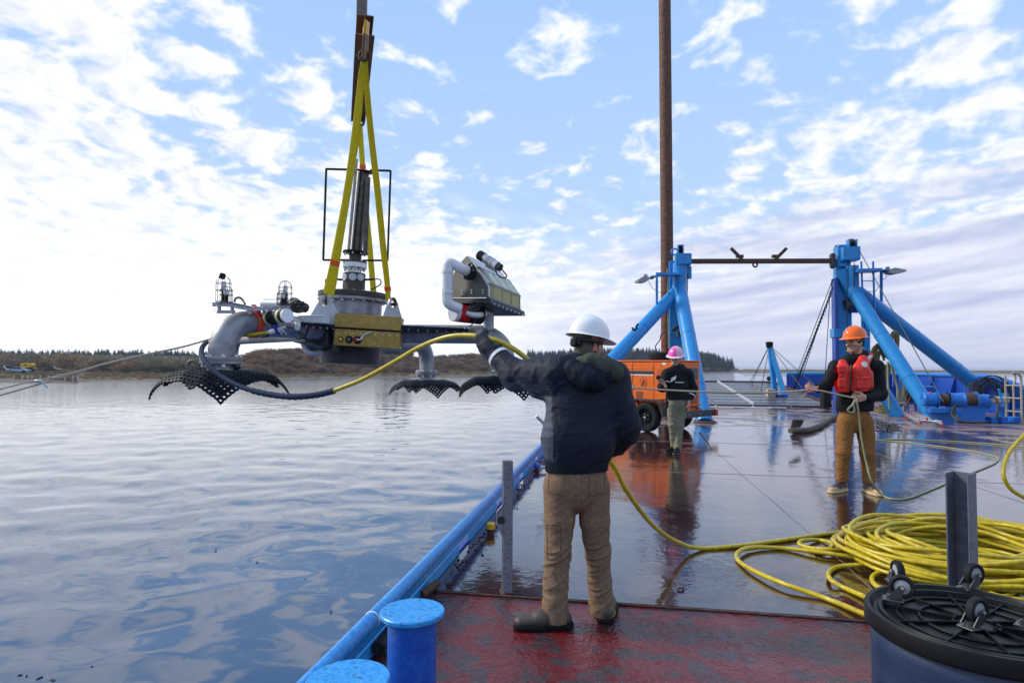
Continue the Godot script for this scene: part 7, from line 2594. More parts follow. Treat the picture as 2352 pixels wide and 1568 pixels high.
	for j in 4:
		for i in 8:
			b = B.new()
			b.box(tail.call(0.24 + i * 0.08, 0.66 + j * 0.045, 0.014), Vector3(0.055, 0.028, 0.006))
			obj("vent_slot", b, M.ink, o)
	b = B.new()
	b.bar(P.call(0.0, 0.1, 0.92) + T * 0.013, P.call(0.0, 0.9, 0.92) + T * 0.013, 0.006, 0.004)
	obj("panel_seam", b, M.ink, o)
	b = B.new()
	b.bar(P.call(-0.04, 0.05, 0.615) + T * 0.0, P.call(-0.04, 0.93, 0.615), 0.05, 0.04)
	obj("lip", b, M.orange_paint, o)
	# bumper with its two red lamps
	b = B.new()
	b.bar(P.call(-0.22, -0.22, 0.43), P.call(-0.22, 1.24, 0.43), 0.09, 0.15)
	obj("bumper", b, M.dark_steel, o)
	b = B.new()
	for r in [0.2, 1.1]: b.bar(P.call(-0.2, r, 0.42), P.call(0.7, r * 0.8, 0.42), 0.07, 0.09)
	b.bar(P.call(0.6, -0.1, 0.36), P.call(0.6, 1.1, 0.36), 0.08, 0.08)
	obj("chassis", b, M.dark_steel, o)
	for r in [-0.17, 1.19]:
		b = B.new()
		b.box(Transform3D(Basis(R, Vector3.UP, T), P.call(-0.285, r, 0.43)), Vector3(0.11, 0.13, 0.05), 0.01)
		obj("tail_lamp", b, M.red_plastic, o)
	b = B.new()
	for r in [0.1, 0.55]: b.rod(P.call(-0.265, r, 0.43), P.call(-0.275, r, 0.43), 0.016, 10)
	obj("lamp_stud", b, M.bolt_steel, o)
	# wheels
	for r in [-0.16, 1.14]:
		var w: Vector3 = P.call(0.66, r, 0.33)
		var out := N if r < 0 else R
		b = B.new()
		b.lathe(w - out * 0.10, out, [Vector2(0.20, 0.01), Vector2(0.29, 0.0), Vector2(0.322, 0.02), Vector2(0.33, 0.05), Vector2(0.33, 0.15), Vector2(0.322, 0.18), Vector2(0.29, 0.2), Vector2(0.215, 0.195), Vector2(0.21, 0.185)], 44)
		var ty := obj("wheel", b, M.black_rubber, o)
		b = B.new()
		b.lathe(w - out * 0.10, out, [Vector2(0.212, 0.19), Vector2(0.205, 0.19), Vector2(0.195, 0.17), Vector2(0.18, 0.13), Vector2(0.12, 0.125), Vector2(0.10, 0.15), Vector2(0.05, 0.155), Vector2(0.045, 0.19), Vector2(0.0001, 0.195)], 36)
		obj("rim", b, M.black_gloss, ty)
		b = B.new()
		for k in 5:
			var a := TAU * k / 5
			hexbolt(b, w + out * 0.05 + (S * cos(a) + Vector3.UP * sin(a)) * 0.075, out, 0.011, 0.02)
		b.rod(w + out * 0.09, w + out * 0.10, 0.028, 12)
		obj("lug_nuts", b, M.bolt_steel, ty)
	for r in [-0.16, 1.14]:
		b = B.new()
		var fen := PackedVector2Array([Vector2(-0.46, 0.08), Vector2(-0.42, 0.34), Vector2(-0.30, 0.41), Vector2(0.30, 0.41), Vector2(0.42, 0.34), Vector2(0.50, 0.04), Vector2(0.47, 0.04), Vector2(0.39, 0.32), Vector2(0.29, 0.38), Vector2(-0.29, 0.38), Vector2(-0.39, 0.32), Vector2(-0.43, 0.08)])
		b.plate(Transform3D(Basis(-S, Vector3.UP, N), P.call(0.66, r, 0.33)), fen, 0.24)
		obj("fender", b, M.dark_steel, o)
	b = B.new()
	b.rod(P.call(0.66, 0.0, 0.33), P.call(0.66, 1.0, 0.33), 0.04, 10)
	obj("axle", b, M.dark_steel, o)
	b = B.new()
	b.bar(P.call(2.2, 0.3, 0.42), P.call(3.3, 0.48, 0.42), 0.08, 0.1)
	b.bar(P.call(2.2, 0.7, 0.42), P.call(3.3, 0.5, 0.42), 0.08, 0.1)
	b.rod(P.call(3.2, 0.49, 0.0), P.call(3.2, 0.49, 0.55), 0.04, 10)
	obj("drawbar", b, M.dark_steel, o)
	b = B.new()
	b.lathe(P.call(-0.05, 0.78, 0.545) + Vector3.ZERO, T, [Vector2(0.0001, 0.03), Vector2(0.03, 0.028), Vector2(0.034, 0.0)], 12)
	obj("blue_button", b, M.winch_blue, o)
	# the tyre lying on the roof
	var tp: Vector3 = P.call(0.62, 0.42, y1 + 0.028)
	o = thing("spare_tyre", "black tyre lying flat on the orange generator's roof", "tyre", tp)
	b = B.new()
	b.lathe(tp, Vector3.UP, [Vector2(0.21, 0.0), Vector2(0.29, 0.0), Vector2(0.33, 0.03), Vector2(0.335, 0.06), Vector2(0.328, 0.062), Vector2(0.328, 0.075), Vector2(0.335, 0.077), Vector2(0.335, 0.11), Vector2(0.328, 0.112), Vector2(0.328, 0.125), Vector2(0.335, 0.127), Vector2(0.33, 0.16), Vector2(0.29, 0.19), Vector2(0.21, 0.19), Vector2(0.19, 0.16), Vector2(0.19, 0.03), Vector2(0.21, 0.0)], 44)
	obj("tyre", b, M.black_rubber, o)

# ---- people: distances to tapered capsules joined by a smooth minimum, meshed as surface nets
class Field:
	var o: Vector3
	var c: float
	var nx: int
	var ny: int
	var nz: int
	var f: PackedFloat32Array
	func _init(lo: Vector3, hi: Vector3, cell: float) -> void:
		o = lo
		c = cell
		nx = int((hi.x - lo.x) / c) + 2
		ny = int((hi.y - lo.y) / c) + 2
		nz = int((hi.z - lo.z) / c) + 2
		f.resize(nx * ny * nz)
		f.fill(1.0)
	# a capsule from a (radius ra) to b (rb); along n its section is squeezed to s
	func cone(a: Vector3, b: Vector3, ra: float, rb: float, k := 0.03, n := Vector3.ZERO, s := 1.0) -> void:
		var m := maxf(ra, rb) * maxf(1.0, s) + k + 3.0 * c
		var lo := (a.min(b) - Vector3.ONE * m - o) / c
		var hi := (a.max(b) + Vector3.ONE * m - o) / c
		var x0 := maxi(0, int(lo.x))
		var x1 := mini(nx - 1, int(hi.x) + 1)
		var y0 := maxi(0, int(lo.y))
		var y1 := mini(ny - 1, int(hi.y) + 1)
		var z0 := maxi(0, int(lo.z))
		var z1 := mini(nz - 1, int(hi.z) + 1)
		var q := 1.0 / s - 1.0
		var ba := b - a
		ba += n * (ba.dot(n) * q)
		var bb := maxf(ba.length_squared(), 1e-9)
		var far := m / minf(1.0, s)
		for z in range(z0, z1 + 1):
			for y in range(y0, y1 + 1):
				var i := (z * ny + y) * nx + x0
				for x in range(x0, x1 + 1):
					var pa := Vector3(o.x + x * c - a.x, o.y + y * c - a.y, o.z + z * c - a.z)
					if q != 0.0: pa += n * (pa.dot(n) * q)
					var h := clampf(pa.dot(ba) / bb, 0.0, 1.0)
					var d := (pa - ba * h).length() - lerpf(ra, rb, h)
					var e := f[i]
					var g := maxf(k - absf(e - d), 0.0)
					f[i] = minf(e, d) - g * g * 0.25 / k
					i += 1
	func chain(pts: Array, radii: Array, k := 0.03, n := Vector3.ZERO, s := 1.0) -> void:
		for i in pts.size() - 1: cone(pts[i], pts[i + 1], radii[i], radii[i + 1], k, n, s)
	# keep only what lies on the far side of the plane through p from n
	func cut(p: Vector3, n: Vector3) -> void:
		for z in nz:
			for y in ny:
				var i := (z * ny + y) * nx
				for x in nx:
					if f[i] < 0.2:
						f[i] = maxf(f[i], (Vector3(o.x + x * c, o.y + y * c, o.z + z * c) - p).dot(n))
					i += 1
	# remove what lies in a capsule, so that sleeves and hems are open
	func bore(a: Vector3, b: Vector3, ra: float, rb: float, n := Vector3.ZERO, s := 1.0) -> void:
		var g := Field.new(o, o + Vector3(nx - 2, ny - 2, nz - 2) * c, c)
		g.nx = nx; g.ny = ny; g.nz = nz
		g.f.resize(f.size())
		g.f.fill(1.0)
		g.cone(a, b, ra, rb, 0.004, n, s)
		for i in f.size():
			if g.f[i] < 0.1: f[i] = maxf(f[i], -g.f[i])
	func ripple(w: Callable) -> void:
		for z in nz:
			for y in ny:
				var i := (z * ny + y) * nx
				for x in nx:
					var k := 1.0 - absf(f[i]) / (5.0 * c)
					if k > 0.0: f[i] += w.call(Vector3(o.x + x * c, o.y + y * c, o.z + z * c)) * minf(1.0, k * 2.0)
					i += 1
	func mesh_into(st: SurfaceTool, inv: Vector3, tint: Callable, first: int) -> int:
		var id := PackedInt32Array()
		id.resize(nx * ny * nz)
		id.fill(-1)
		var count := first
		var sx := 1
		var sy := nx
		var sz := nx * ny
		var corner := [0, sx, sy, sx + sy, sz, sx + sz, sy + sz, sx + sy + sz]
		var edges := [[0, 1], [2, 3], [4, 5], [6, 7], [0, 2], [1, 3], [4, 6], [5, 7], [0, 4], [1, 5], [2, 6], [3, 7]]
		var live := []
		for z in nz - 1:
			for y in ny - 1:
				var i := (z * ny + y) * nx
				for x in nx - 1:
					var v0 := f[i]
					if v0 < c * 4.0 and v0 > -c * 4.0:
						var neg := 0
						for k in 8:
							if f[i + corner[k]] < 0.0: neg += 1
						if neg > 0 and neg < 8:
							var p := Vector3.ZERO
							var n := 0
							for e in edges:
								var a := f[i + corner[e[0]]]
								var b := f[i + corner[e[1]]]
								if (a < 0.0) != (b < 0.0):
									var t := a / (a - b)
									var e0: int = e[0]
									var e1: int = e[1]
									var pa := Vector3(e0 & 1, (e0 >> 1) & 1, e0 >> 2)
									var pb := Vector3(e1 & 1, (e1 >> 1) & 1, e1 >> 2)
									p += pa.lerp(pb, t)
									n += 1
							p /= n
							var g := Vector3(
								f[i + 1] - f[i] + f[i + 1 + sy] - f[i + sy] + f[i + 1 + sz] - f[i + sz] + f[i + 1 + sy + sz] - f[i + sy + sz],
								f[i + sy] - f[i] + f[i + sy + 1] - f[i + 1] + f[i + sy + sz] - f[i + sz] + f[i + sy + sz + 1] - f[i + sz + 1],
								f[i + sz] - f[i] + f[i + sz + 1] - f[i + 1] + f[i + sz + sy] - f[i + sy] + f[i + sz + sy + 1] - f[i + sy + 1])
							var w := o + (Vector3(x, y, z) + p) * c
							var nn := g.normalized()
							st.set_color(tint.call(w, nn))
							st.set_normal(nn)
							st.add_vertex(w - inv)
							id[i] = count
							count += 1
							live.append(i)
					i += 1
		for i in live:
			var a := f[i]
			# one quad round each crossed edge that starts at this cell's first corner
			for e in [[sx, sy, sz], [sy, sz, sx], [sz, sx, sy]]:
				var b: float = f[i + e[0]]
				if (a < 0.0) != (b < 0.0):
					var i0: int = i
					var i1: int = i - e[1]
					var i2: int = i - e[1] - e[2]
					var i3: int = i - e[2]
					if i2 < 0: continue
					var q0 := id[i0]
					var q1 := id[i1]
					var q2 := id[i2]
					var q3 := id[i3]
					if q0 < 0 or q1 < 0 or q2 < 0 or q3 < 0: continue
					if a < 0.0:
						st.add_index(q0); st.add_index(q2); st.add_index(q1)
						st.add_index(q0); st.add_index(q3); st.add_index(q2)
					else:
						st.add_index(q0); st.add_index(q1); st.add_index(q2)
						st.add_index(q0); st.add_index(q2); st.add_index(q3)
		return count

func fmesh(fields: Array, base: Vector3, tint: Callable) -> ArrayMesh:
	var st := SurfaceTool.new()
	st.begin(Mesh.PRIMITIVE_TRIANGLES)
	var n := 0
	for g in fields: n = g.mesh_into(st, base, tint, n)
	return st.commit()

func wear(called: String, fields: Array, m: Material, person: Node3D, tint = null) -> MeshInstance3D:
	var o := MeshInstance3D.new()
	o.name = called
	if tint == null: tint = func(_p, _n): return Color.WHITE
	o.mesh = fmesh(fields, person.position + (person.get_parent().position if person.get_parent() != self else Vector3.ZERO), tint)
	o.material_override = m
	person.add_child(o, true)
	return o

var n_fold: FastNoiseLite
# cloth folds: slanting ridges, deepest near the joints
func folds(p: Vector3, amp: float, joints: Array, sq := Vector3(1, 2.2, 1)) -> float:
	var w := 0.18
	for j in joints: w += j[1] * exp(-p.distance_squared_to(j[0]) / (j[2] * j[2]))
	var q := Vector3(p.x + p.y * 0.30, p.y - p.x * 0.55 + p.z * 0.3, p.z + p.y * 0.25) * sq
	var v := n_fold.get_noise_3dv(q * Vector3(2.6, 6.5, 2.6))
	var u := n_fold.get_noise_3dv(q * Vector3(6.0, 15.0, 6.0) + Vector3(50, 7, 3))
	# sharp creases between rounded rolls
	var r := maxf(0.0, 1.0 - absf(v) * 2.6)
	var r2 := maxf(0.0, 1.0 - absf(u) * 2.6)
	return amp * minf(w, 1.6) * (0.25 - r * r * 1.1 - r2 * r2 * 0.45)

# a five-fingered hand. wrist, palm end, thumb side, palm facing; curl per finger in radians per knuckle
func hand(wr: Vector3, dir: Vector3, thumb: Vector3, palm: Vector3, curl: Array, scale_ := 1.0, cell := 0.0035, spread := 0.10, th_curl := 0.5, fat := 1.0) -> Field:
	var s := scale_
	var d := dir.normalized()
	thumb = (thumb - d * thumb.dot(d)).normalized()
	palm = (palm - d * palm.dot(d) - thumb * palm.dot(thumb)).normalized()
	var g := Field.new(wr - Vector3.ONE * 0.17 * s, wr + Vector3.ONE * 0.17 * s + d * 0.06 * s, cell)
	g.cone(wr - d * 0.05 * s, wr + d * 0.01 * s, 0.028 * s * fat, 0.028 * s * fat, 0.01, palm, 0.75)
	for k in 4:
		var t := 0.030 - 0.020 * k
		var kn := wr + d * ((0.088 - 0.006 * absf(k - 1.0)) * s) + thumb * t * s
		g.cone(wr + thumb * t * 0.6 * s, kn, 0.017 * s * fat, 0.0125 * s * fat, 0.014, palm, 0.85)
		var lens: Array = [[0.042, 0.026, 0.020], [0.046, 0.030, 0.021], [0.043, 0.028, 0.021], [0.034, 0.021, 0.018]][k]
		var dd := (d + thumb * spread * (1.2 - 0.8 * k)).normalized()
		var p := kn
		var ax := dd.cross(palm).normalized()
		for i in 3:
			dd = dd.rotated(ax, curl[k] * [0.9, 1.15, 0.8][i])
			var e: Vector3 = p + dd * lens[i] * s
			g.cone(p, e, (0.0098 - 0.0008 * i) * s * fat, (0.0090 - 0.0008 * i) * s * fat, 0.004)
			p = e
	var tb := wr + d * 0.020 * s + thumb * 0.022 * s
	var td := (d * 0.75 + thumb * 0.75 + palm * 0.35).normalized()
	var tp := tb + td * 0.042 * s
	g.cone(tb, tp, 0.017 * s * fat, 0.0125 * s * fat, 0.014)
	for i in 2:
		td = td.lerp((d * 0.8 + palm * 1.0 - thumb * 0.35).normalized(), th_curl).normalized()
		var e: Vector3 = tp + td * ([0.032, 0.026][i]) * s
		g.cone(tp, e, 0.0118 * s * fat, 0.0100 * s * fat, 0.004)
		tp = e
	return g

# a head with brow, eye sockets, nose, lips, chin, cheeks and ears. c is between the ears, fw the way it looks
func head(c: Vector3, fw: Vector3, up: Vector3, s: float, cell: float, neck_to: Vector3) -> Field:
	fw = fw.normalized()
	up = (up - fw * up.dot(fw)).normalized()
	var rt := fw.cross(up).normalized()
	var P := func(x: float, y: float, z: float) -> Vector3: return c + (rt * x + up * y + fw * z) * s
	var lo := (c - Vector3.ONE * 0.17 * s).min(neck_to - Vector3.ONE * 0.09)
	var hi := (c + Vector3.ONE * 0.17 * s).max(neck_to + Vector3.ONE * 0.09)
	var g := Field.new(lo, hi, cell)
	g.cone(P.call(0, 0.045, -0.025), P.call(0, 0.040, 0.025), 0.080 * s, 0.074 * s, 0.02, rt, 0.92)
	g.cone(P.call(0, 0.0, 0.02), P.call(0, -0.050, 0.045), 0.066 * s, 0.048 * s, 0.03, rt, 0.95)
	g.cone(P.call(-0.018, -0.093, 0.072), P.call(0.018, -0.093, 0.072), 0.023 * s, 0.023 * s, 0.025)
	for k in [-1.0, 1.0]:
		g.cone(P.call(0.055 * k, -0.04, 0.0), P.call(0.025 * k, -0.085, 0.055), 0.022 * s, 0.020 * s, 0.03)
		g.cone(P.call(0.040 * k, -0.018, 0.066), P.call(0.048 * k, -0.024, 0.045), 0.020 * s, 0.02 * s, 0.02)
		g.cone(P.call(0.012 * k, 0.022, 0.090), P.call(0.046 * k, 0.020, 0.074), 0.010 * s, 0.011 * s, 0.012)
		g.bore(P.call(0.032 * k, 0.002, 0.105), P.call(0.032 * k, 0.002, 0.093), 0.012 * s, 0.012 * s)
		g.cone(P.call(0.032 * k, 0.001, 0.076), P.call(0.032 * k, 0.001, 0.077), 0.0125 * s, 0.0125 * s, 0.003)
		# ears: a curled rim round a hollow
		g.cone(P.call(0.078 * k, 0.028, -0.022), P.call(0.076 * k, -0.028, -0.004), 0.017 * s, 0.011 * s, 0.008, rt, 0.5)
		g.bore(P.call(0.090 * k, 0.016, -0.012), P.call(0.088 * k, -0.006, -0.006), 0.009 * s, 0.007 * s)
	g.cone(P.call(0, 0.012, 0.094), P.call(0, -0.030, 0.122), 0.010 * s, 0.014 * s, 0.012)
	for k in [-1.0, 1.0]: g.cone(P.call(0.010 * k, -0.038, 0.100), P.call(0.012 * k, -0.038, 0.098), 0.009 * s, 0.009 * s, 0.006)
	g.cone(P.call(-0.022, -0.060, 0.088), P.call(0.022, -0.060, 0.088), 0.008 * s, 0.008 * s, 0.008)
	g.cone(P.call(-0.018, -0.072, 0.087), P.call(0.018, -0.072, 0.087), 0.009 * s, 0.009 * s, 0.006)
	g.cone(P.call(0, -0.045, -0.02), neck_to, 0.058 * s, 0.064 * s, 0.03)
	return g

func helmet_mesh(person: Node3D, c: Vector3, fw: Vector3, up: Vector3, m: Material, tint: Callable, s := 1.0) -> void:
	# a shell with a peak in front, a short brim all round and a low ridge
	fw = fw.normalized()
	up = (up - fw * up.dot(fw)).normalized()
	var rt := fw.cross(up).normalized()
	var b := B.new()
	var rows := 16
	var cols := 48
	var pt := func(i: float, k: float) -> Vector3:
		var a := TAU * k / cols
		var ca := cos(a)
		var sa := sin(a)
		var p: Vector3
		if i <= 11.0:
			var th := PI / 2 * i / 11.0
			var rx := 0.117 * pow(sin(th), 0.92)
			var rz := 0.142 * pow(sin(th), 0.92)
			var ridge := 0.006 * exp(-pow(sa * sin(th) / 0.16, 2.0)) * cos(th * 0.9)
			p = rt * (sa * rx) + fw * (ca * rz) + up * (0.130 * cos(th) + ridge)
		else:
			var t := (i - 11.0) / 5.0
			var ext := 0.022 + 0.040 * pow(maxf(0.0, ca), 1.6)
			p = rt * (sa * (0.117 + ext * t)) + fw * (ca * (0.142 + ext * t)) - up * (0.004 + t * (0.010 + 0.012 * maxf(0.0, ca)))
		return c + p * s
	for sgn in [1.0, -1.0]:
		for i in rows:
			for k in cols:
				var q := [pt.call(i, k), pt.call(i + 1, k), pt.call(i + 1, k + 1), pt.call(i, k + 1)]
				var nn := []
				for e in [[i, k], [i + 1, k], [i + 1, k + 1], [i, k + 1]]:
					var ii: float = clampf(e[0], 0.3, rows - 0.05)
					var du: Vector3 = pt.call(ii + 0.04, e[1]) - pt.call(ii - 0.04, e[1])
					var dk: Vector3 = pt.call(ii, e[1] + 0.1) - pt.call(ii, e[1] - 0.1)
					var n := du.cross(dk).normalized()
					if n.dot(up * 0.4 + (pt.call(ii, e[1]) - c).normalized()) < 0.0: n = -n
					nn.append(n * sgn)
				var inset: Vector3 = -up * 0.003 if sgn < 0 else Vector3.ZERO
				b.tint = tint.call(i, k)
				var f := [q[0] - nn[0] * (0.003 if sgn < 0 else 0.0) * -1.0 * sgn, q[1], q[2], q[3]]
				if sgn < 0:
					for j in 4: q[j] = c + (q[j] - c) * 0.985 - up * 0.0015
				if i > 0: b.tri(q[0], q[1], q[3], nn[0], nn[1], nn[3])
				b.tri(q[1], q[2], q[3], nn[1], nn[2], nn[3])
	for k in cols:
		b.tint = tint.call(rows, k)
		var q0: Vector3 = pt.call(rows, k)
		var q1: Vector3 = pt.call(rows, k + 1)
		b.quad(q0, q1, c + (q1 - c) * 0.985 - up * 0.0015, c + (q0 - c) * 0.985 - up * 0.0015, ((q0 + q1) / 2 - c).normalized())
	obj("hard_hat", b, m, person)

func person_node(fields: Array, base: Vector3, tint: Callable, label: String) -> MeshInstance3D:
	var o := MeshInstance3D.new()
	o.name = numbered("person")
	o.position = base
	o.mesh = fmesh(fields, base, tint)
	o.material_override = M.skin
	add_child(o)
	tag(o, label, "person")
	return o

func shoe(b_heel: Vector3, dir: Vector3, l: float, h: float, cell: float, w := 0.045, shaft := 0.0) -> Array:
	# upper and sole as two fields
	var d := Vector3(dir.x, 0, dir.z).normalized()
	var toe := b_heel + d * l
	var g := Field.new(b_heel.min(toe) - Vector3(0.09, 0.03, 0.09), b_heel.max(toe) + Vector3(0.09, 0.14 + shaft, 0.09), cell)
	var up := Vector3.UP
	g.cone(b_heel + up * 0.05, b_heel + d * l * 0.45 + up * 0.050, 0.041, w * 0.92, 0.03, up, 0.95)
	g.cone(b_heel + d * l * 0.45 + up * 0.046, b_heel + d * (l - 0.050) + up * 0.038, w * 1.0, w * 0.86, 0.03, up, 0.78)
	g.cone(b_heel + d * l * 0.22 + up * 0.075, b_heel + d * l * 0.5 + up * 0.060, 0.040, 0.030, 0.03)
	g.cone(b_heel + d * 0.03 + up * 0.06, b_heel + d * 0.035 + up * (h + shaft), 0.042, 0.044, 0.03)
	g.cut(b_heel + up * 0.022, -up)
	var q := Field.new(g.o, g.o + Vector3(g.nx - 2, g.ny - 2, g.nz - 2) * cell, cell)
	q.cone(b_heel + up * 0.012, b_heel + d * l * 0.6 + up * 0.012, 0.053, w * 1.18, 0.02)
	q.cone(b_heel + d * l * 0.5 + up * 0.012, b_heel + d * (l - 0.055) + up * 0.012, w * 1.18, w * 1.06, 0.02)
	q.cut(b_heel + up * 0.030, up)
	q.cut(b_heel + up * 0.001, -up)
	return [g, q]

func build_person_white() -> void:
	var base := gnd(1322, 1432, -0.01)
	base.y = -0.01
	var D := 3.62
	var J := func(px: float, py: float, dd := 0.0) -> Vector3: return at(px, py, D + dd)
	var sh_l: Vector3 = J.call(1281, 858, 0.02)
	var el_l: Vector3 = J.call(1186, 862, 0.20)
	var wr_l: Vector3 = J.call(1122, 796, 0.36)
	var ha_l: Vector3 = at(1106, 777, 4.0)
	var sh_r: Vector3 = J.call(1408, 868, 0.06)
	var el_r: Vector3 = J.call(1437, 985, 0.08)
	var wr_r: Vector3 = J.call(1405, 1035, 0.30)
	var neck: Vector3 = J.call(1345, 838, 0.05)
	var chest: Vector3 = J.call(1345, 905, 0.03)
	var belly: Vector3 = J.call(1330, 1005, 0.02)
	var hem: Vector3 = J.call(1324, 1062, 0.0)
	var hip_l: Vector3 = J.call(1287, 1105, 0.0)
	var hip_r: Vector3 = J.call(1362, 1105, 0.03)
	var kn_l: Vector3 = J.call(1281, 1268, -0.04)
	var kn_r: Vector3 = J.call(1373, 1268, 0.04)
	var an_l: Vector3 = J.call(1279, 1402, -0.07)
	var an_r: Vector3 = J.call(1385, 1388, 0.03)
	var hc: Vector3 = J.call(1350, 790, 0.06)
	var fw := Vector3(0.78, -0.16, -0.62).normalized()
	var hup := Vector3(0.12, 1, -0.04).normalized()
	var X := Vector3(0.97, 0, -0.2).normalized()
	var bk := X.cross(Vector3.UP).normalized()   # front-back axis
	# body under the clothes
	var g := Field.new(base + Vector3(-0.75, 0.05, -0.75), base + Vector3(0.45, 1.55, 0.4), 0.022)
	g.chain([neck, chest, belly, hem], [0.06, 0.12, 0.115, 0.12], 0.05, bk, 0.7)
	g.chain([sh_l, el_l, wr_l, ha_l], [0.05, 0.042, 0.03, 0.028], 0.03)
	g.chain([sh_r, el_r, wr_r], [0.05, 0.042, 0.03], 0.03)
	g.chain([hip_l, kn_l, an_l], [0.075, 0.05, 0.035], 0.04)
	g.chain([hip_r, kn_r, an_r], [0.075, 0.05, 0.035], 0.04)
	var hd := head(hc, fw, hup, 1.0, 0.004, neck + Vector3(0, -0.03, 0))
	var hrt := fw.cross(hup).normalized()
	var hair := Color(0.060, 0.045, 0.032)
	var skin := Color(0.58, 0.29, 0.21)
	var tint := func(p: Vector3, _n: Vector3) -> Color:
		var q := p - hc
		if q.length() < 0.2:
			var y := q.dot(hup)
			var z := q.dot(fw)
			var x := absf(q.dot(hrt))
			var line := 0.028 - maxf(0.0, -0.04 - y) * 0.4
			if x > 0.070 and y < 0.05 and y > -0.04 and z > -0.045: return skin.lerp(Color(0.55, 0.16, 0.12), 0.6)
			if z < line and y > -0.095: return hair.lerp(Color(0.14, 0.10, 0.07), clampf(n_fold.get_noise_3dv(p * Vector3(160, 30, 160)) * 0.8 + 0.3, 0.0, 1.0))
			if y > 0.055: return hair
		return skin
	var o := person_node([g, hd], base, tint, "worker in white hard hat and navy jacket seen from behind, holding up the yellow hose")
	# jacket
	var jl := Field.new(base + Vector3(-0.72, 0.80, -0.62), base + Vector3(0.40, 1.62, 0.36), 0.0095)
	jl.chain([J.call(1345, 868, 0.03), J.call(1340, 930, 0.03), J.call(1330, 1010, 0.0), J.call(1325, 1066, 0.0)], [0.155, 0.206, 0.212, 0.176], 0.06, bk, 0.66)
	jl.chain([J.call(1318, 862, 0.03), sh_l, sh_l.lerp(el_l, 0.5), el_l, wr_l, wr_l.lerp(ha_l, 0.25)], [0.10, 0.100, 0.088, 0.086, 0.056, 0.050], 0.06)
	jl.cone(J.call(1300, 900, 0.03), J.call(1240, 893, 0.1), 0.085, 0.062, 0.06)
	jl.chain([J.call(1380, 862, 0.05), sh_r, el_r, wr_r], [0.095, 0.094, 0.080, 0.064], 0.05)
	jl.cone(J.call(1400, 905, 0.04), J.call(1425, 960, 0.05), 0.095, 0.085, 0.06)
	jl.cone(J.call(1318, 848, 0.04), J.call(1385, 850, 0.05), 0.072, 0.066, 0.05)
	jl.cut(J.call(1325, 1056, 0.0), Vector3(-0.02, -1, 0))
	var js := [[el_l, 1.0, 0.13], [sh_l, 0.9, 0.16], [el_r, 1.2, 0.16], [belly, 0.55, 0.26], [wr_l, 0.9, 0.10], [J.call(1310, 1030), 0.8, 0.15]]
	jl.ripple(func(p: Vector3) -> float: return folds(p, 0.0095, js, Vector3(0.75, 0.75, 0.75) if p.x > sh_l.x else Vector3(1.7, 0.8, 1.0)) + 0.004 * n_fold.get_noise_3dv(Vector3(p.x * 16.0, p.y * 70.0, 3.0)) * exp(-p.distance_squared_to(J.call(1345, 930, -0.15)) * 30.0))
	var navy := Color(0.0085, 0.0125, 0.028)
	var panel := Color(0.062, 0.076, 0.105)
	wear("jacket", [jl], M.cloth_tinted, o, func(p: Vector3, n: Vector3) -> Color:
		var s := at(1262, 1000, D)
		# grey side panel from the hem to the armpit and along the sleeve's underside
		var pxx := 1176.0 + F * p.x / -p.z
		if p.x < s.x + 0.012 + (p.y - s.y) * -0.02 and p.y < sh_l.y - 0.13 and p.x > s.x - 0.11: return panel
		if p.x < sh_l.x - 0.02 and n.y < -0.42: return panel
		return navy)
	# waistband with ribbing, cuffs, reflective band
	var hb := Field.new(base + Vector3(-0.36, 0.80, -0.32), base + Vector3(0.36, 1.0, 0.32), 0.008)
	hb.chain([J.call(1325, 1056, 0.0), J.call(1324, 1074, 0.0)], [0.193, 0.188], 0.02, bk, 0.70)
	hb.cut(J.call(1325, 1081, 0.0), Vector3(0, -1, 0))
	hb.cut(J.call(1325, 1052, 0.0), Vector3(0, 1, 0))
	hb.ripple(func(p: Vector3) -> float: return 0.0025 * sin((p.x - p.z * 0.6) * 420.0))
	wear("waistband", [hb], M.navy_cloth, o)
	var b := B.new()
	var ad := (wr_l - el_l).normalized()
	var bc := el_l.lerp(wr_l, 0.62)
	b.lathe(bc - ad * 0.014, ad, [Vector2(0.0695, 0.0), Vector2(0.0745, 0.003), Vector2(0.0725, 0.025), Vector2(0.0665, 0.028)], 32)
	obj("reflective_band", b, M.reflective, o)
	# hood lying on the shoulders: navy outside, grey-green lining
	var hf := Field.new(J.call(1345, 845, 0.0) - Vector3(0.24, 0.16, 0.24), J.call(1345, 845, 0.0) + Vector3(0.26, 0.16, 0.26), 0.0065)
	hf.chain([J.call(1308, 846, 0.06), J.call(1318, 852, -0.06), J.call(1350, 868, -0.115), J.call(1386, 862, -0.09)], [0.044, 0.058, 0.060, 0.050], 0.05)
	hf.cone(J.call(1335, 862, -0.09), J.call(1378, 884, -0.125), 0.055, 0.032, 0.05)
	hf.ripple(func(p: Vector3) -> float: return 0.008 * n_fold.get_noise_3dv(p * Vector3(16, 9, 12)))
	wear("hood", [hf], M.navy_cloth, o)
	var hg := Field.new(J.call(1370, 845, 0.0) - Vector3(0.24, 0.16, 0.24), J.call(1370, 845, 0.0) + Vector3(0.26, 0.16, 0.30), 0.006)
	hg.chain([J.call(1330, 832, -0.035), J.call(1358, 826, -0.085), J.call(1388, 836, -0.085), J.call(1410, 853, -0.045), J.call(1408, 862, 0.03)], [0.030, 0.036, 0.042, 0.045, 0.04], 0.04)
	hg.cone(J.call(1386, 845, -0.09), J.call(1414, 858, -0.06), 0.045, 0.032, 0.04)
	hg.ripple(func(p: Vector3) -> float: return 0.006 * n_fold.get_noise_3dv(p * Vector3(22, 8, 12)))
	wear("hood_lining", [hg], M.hood_green, o)
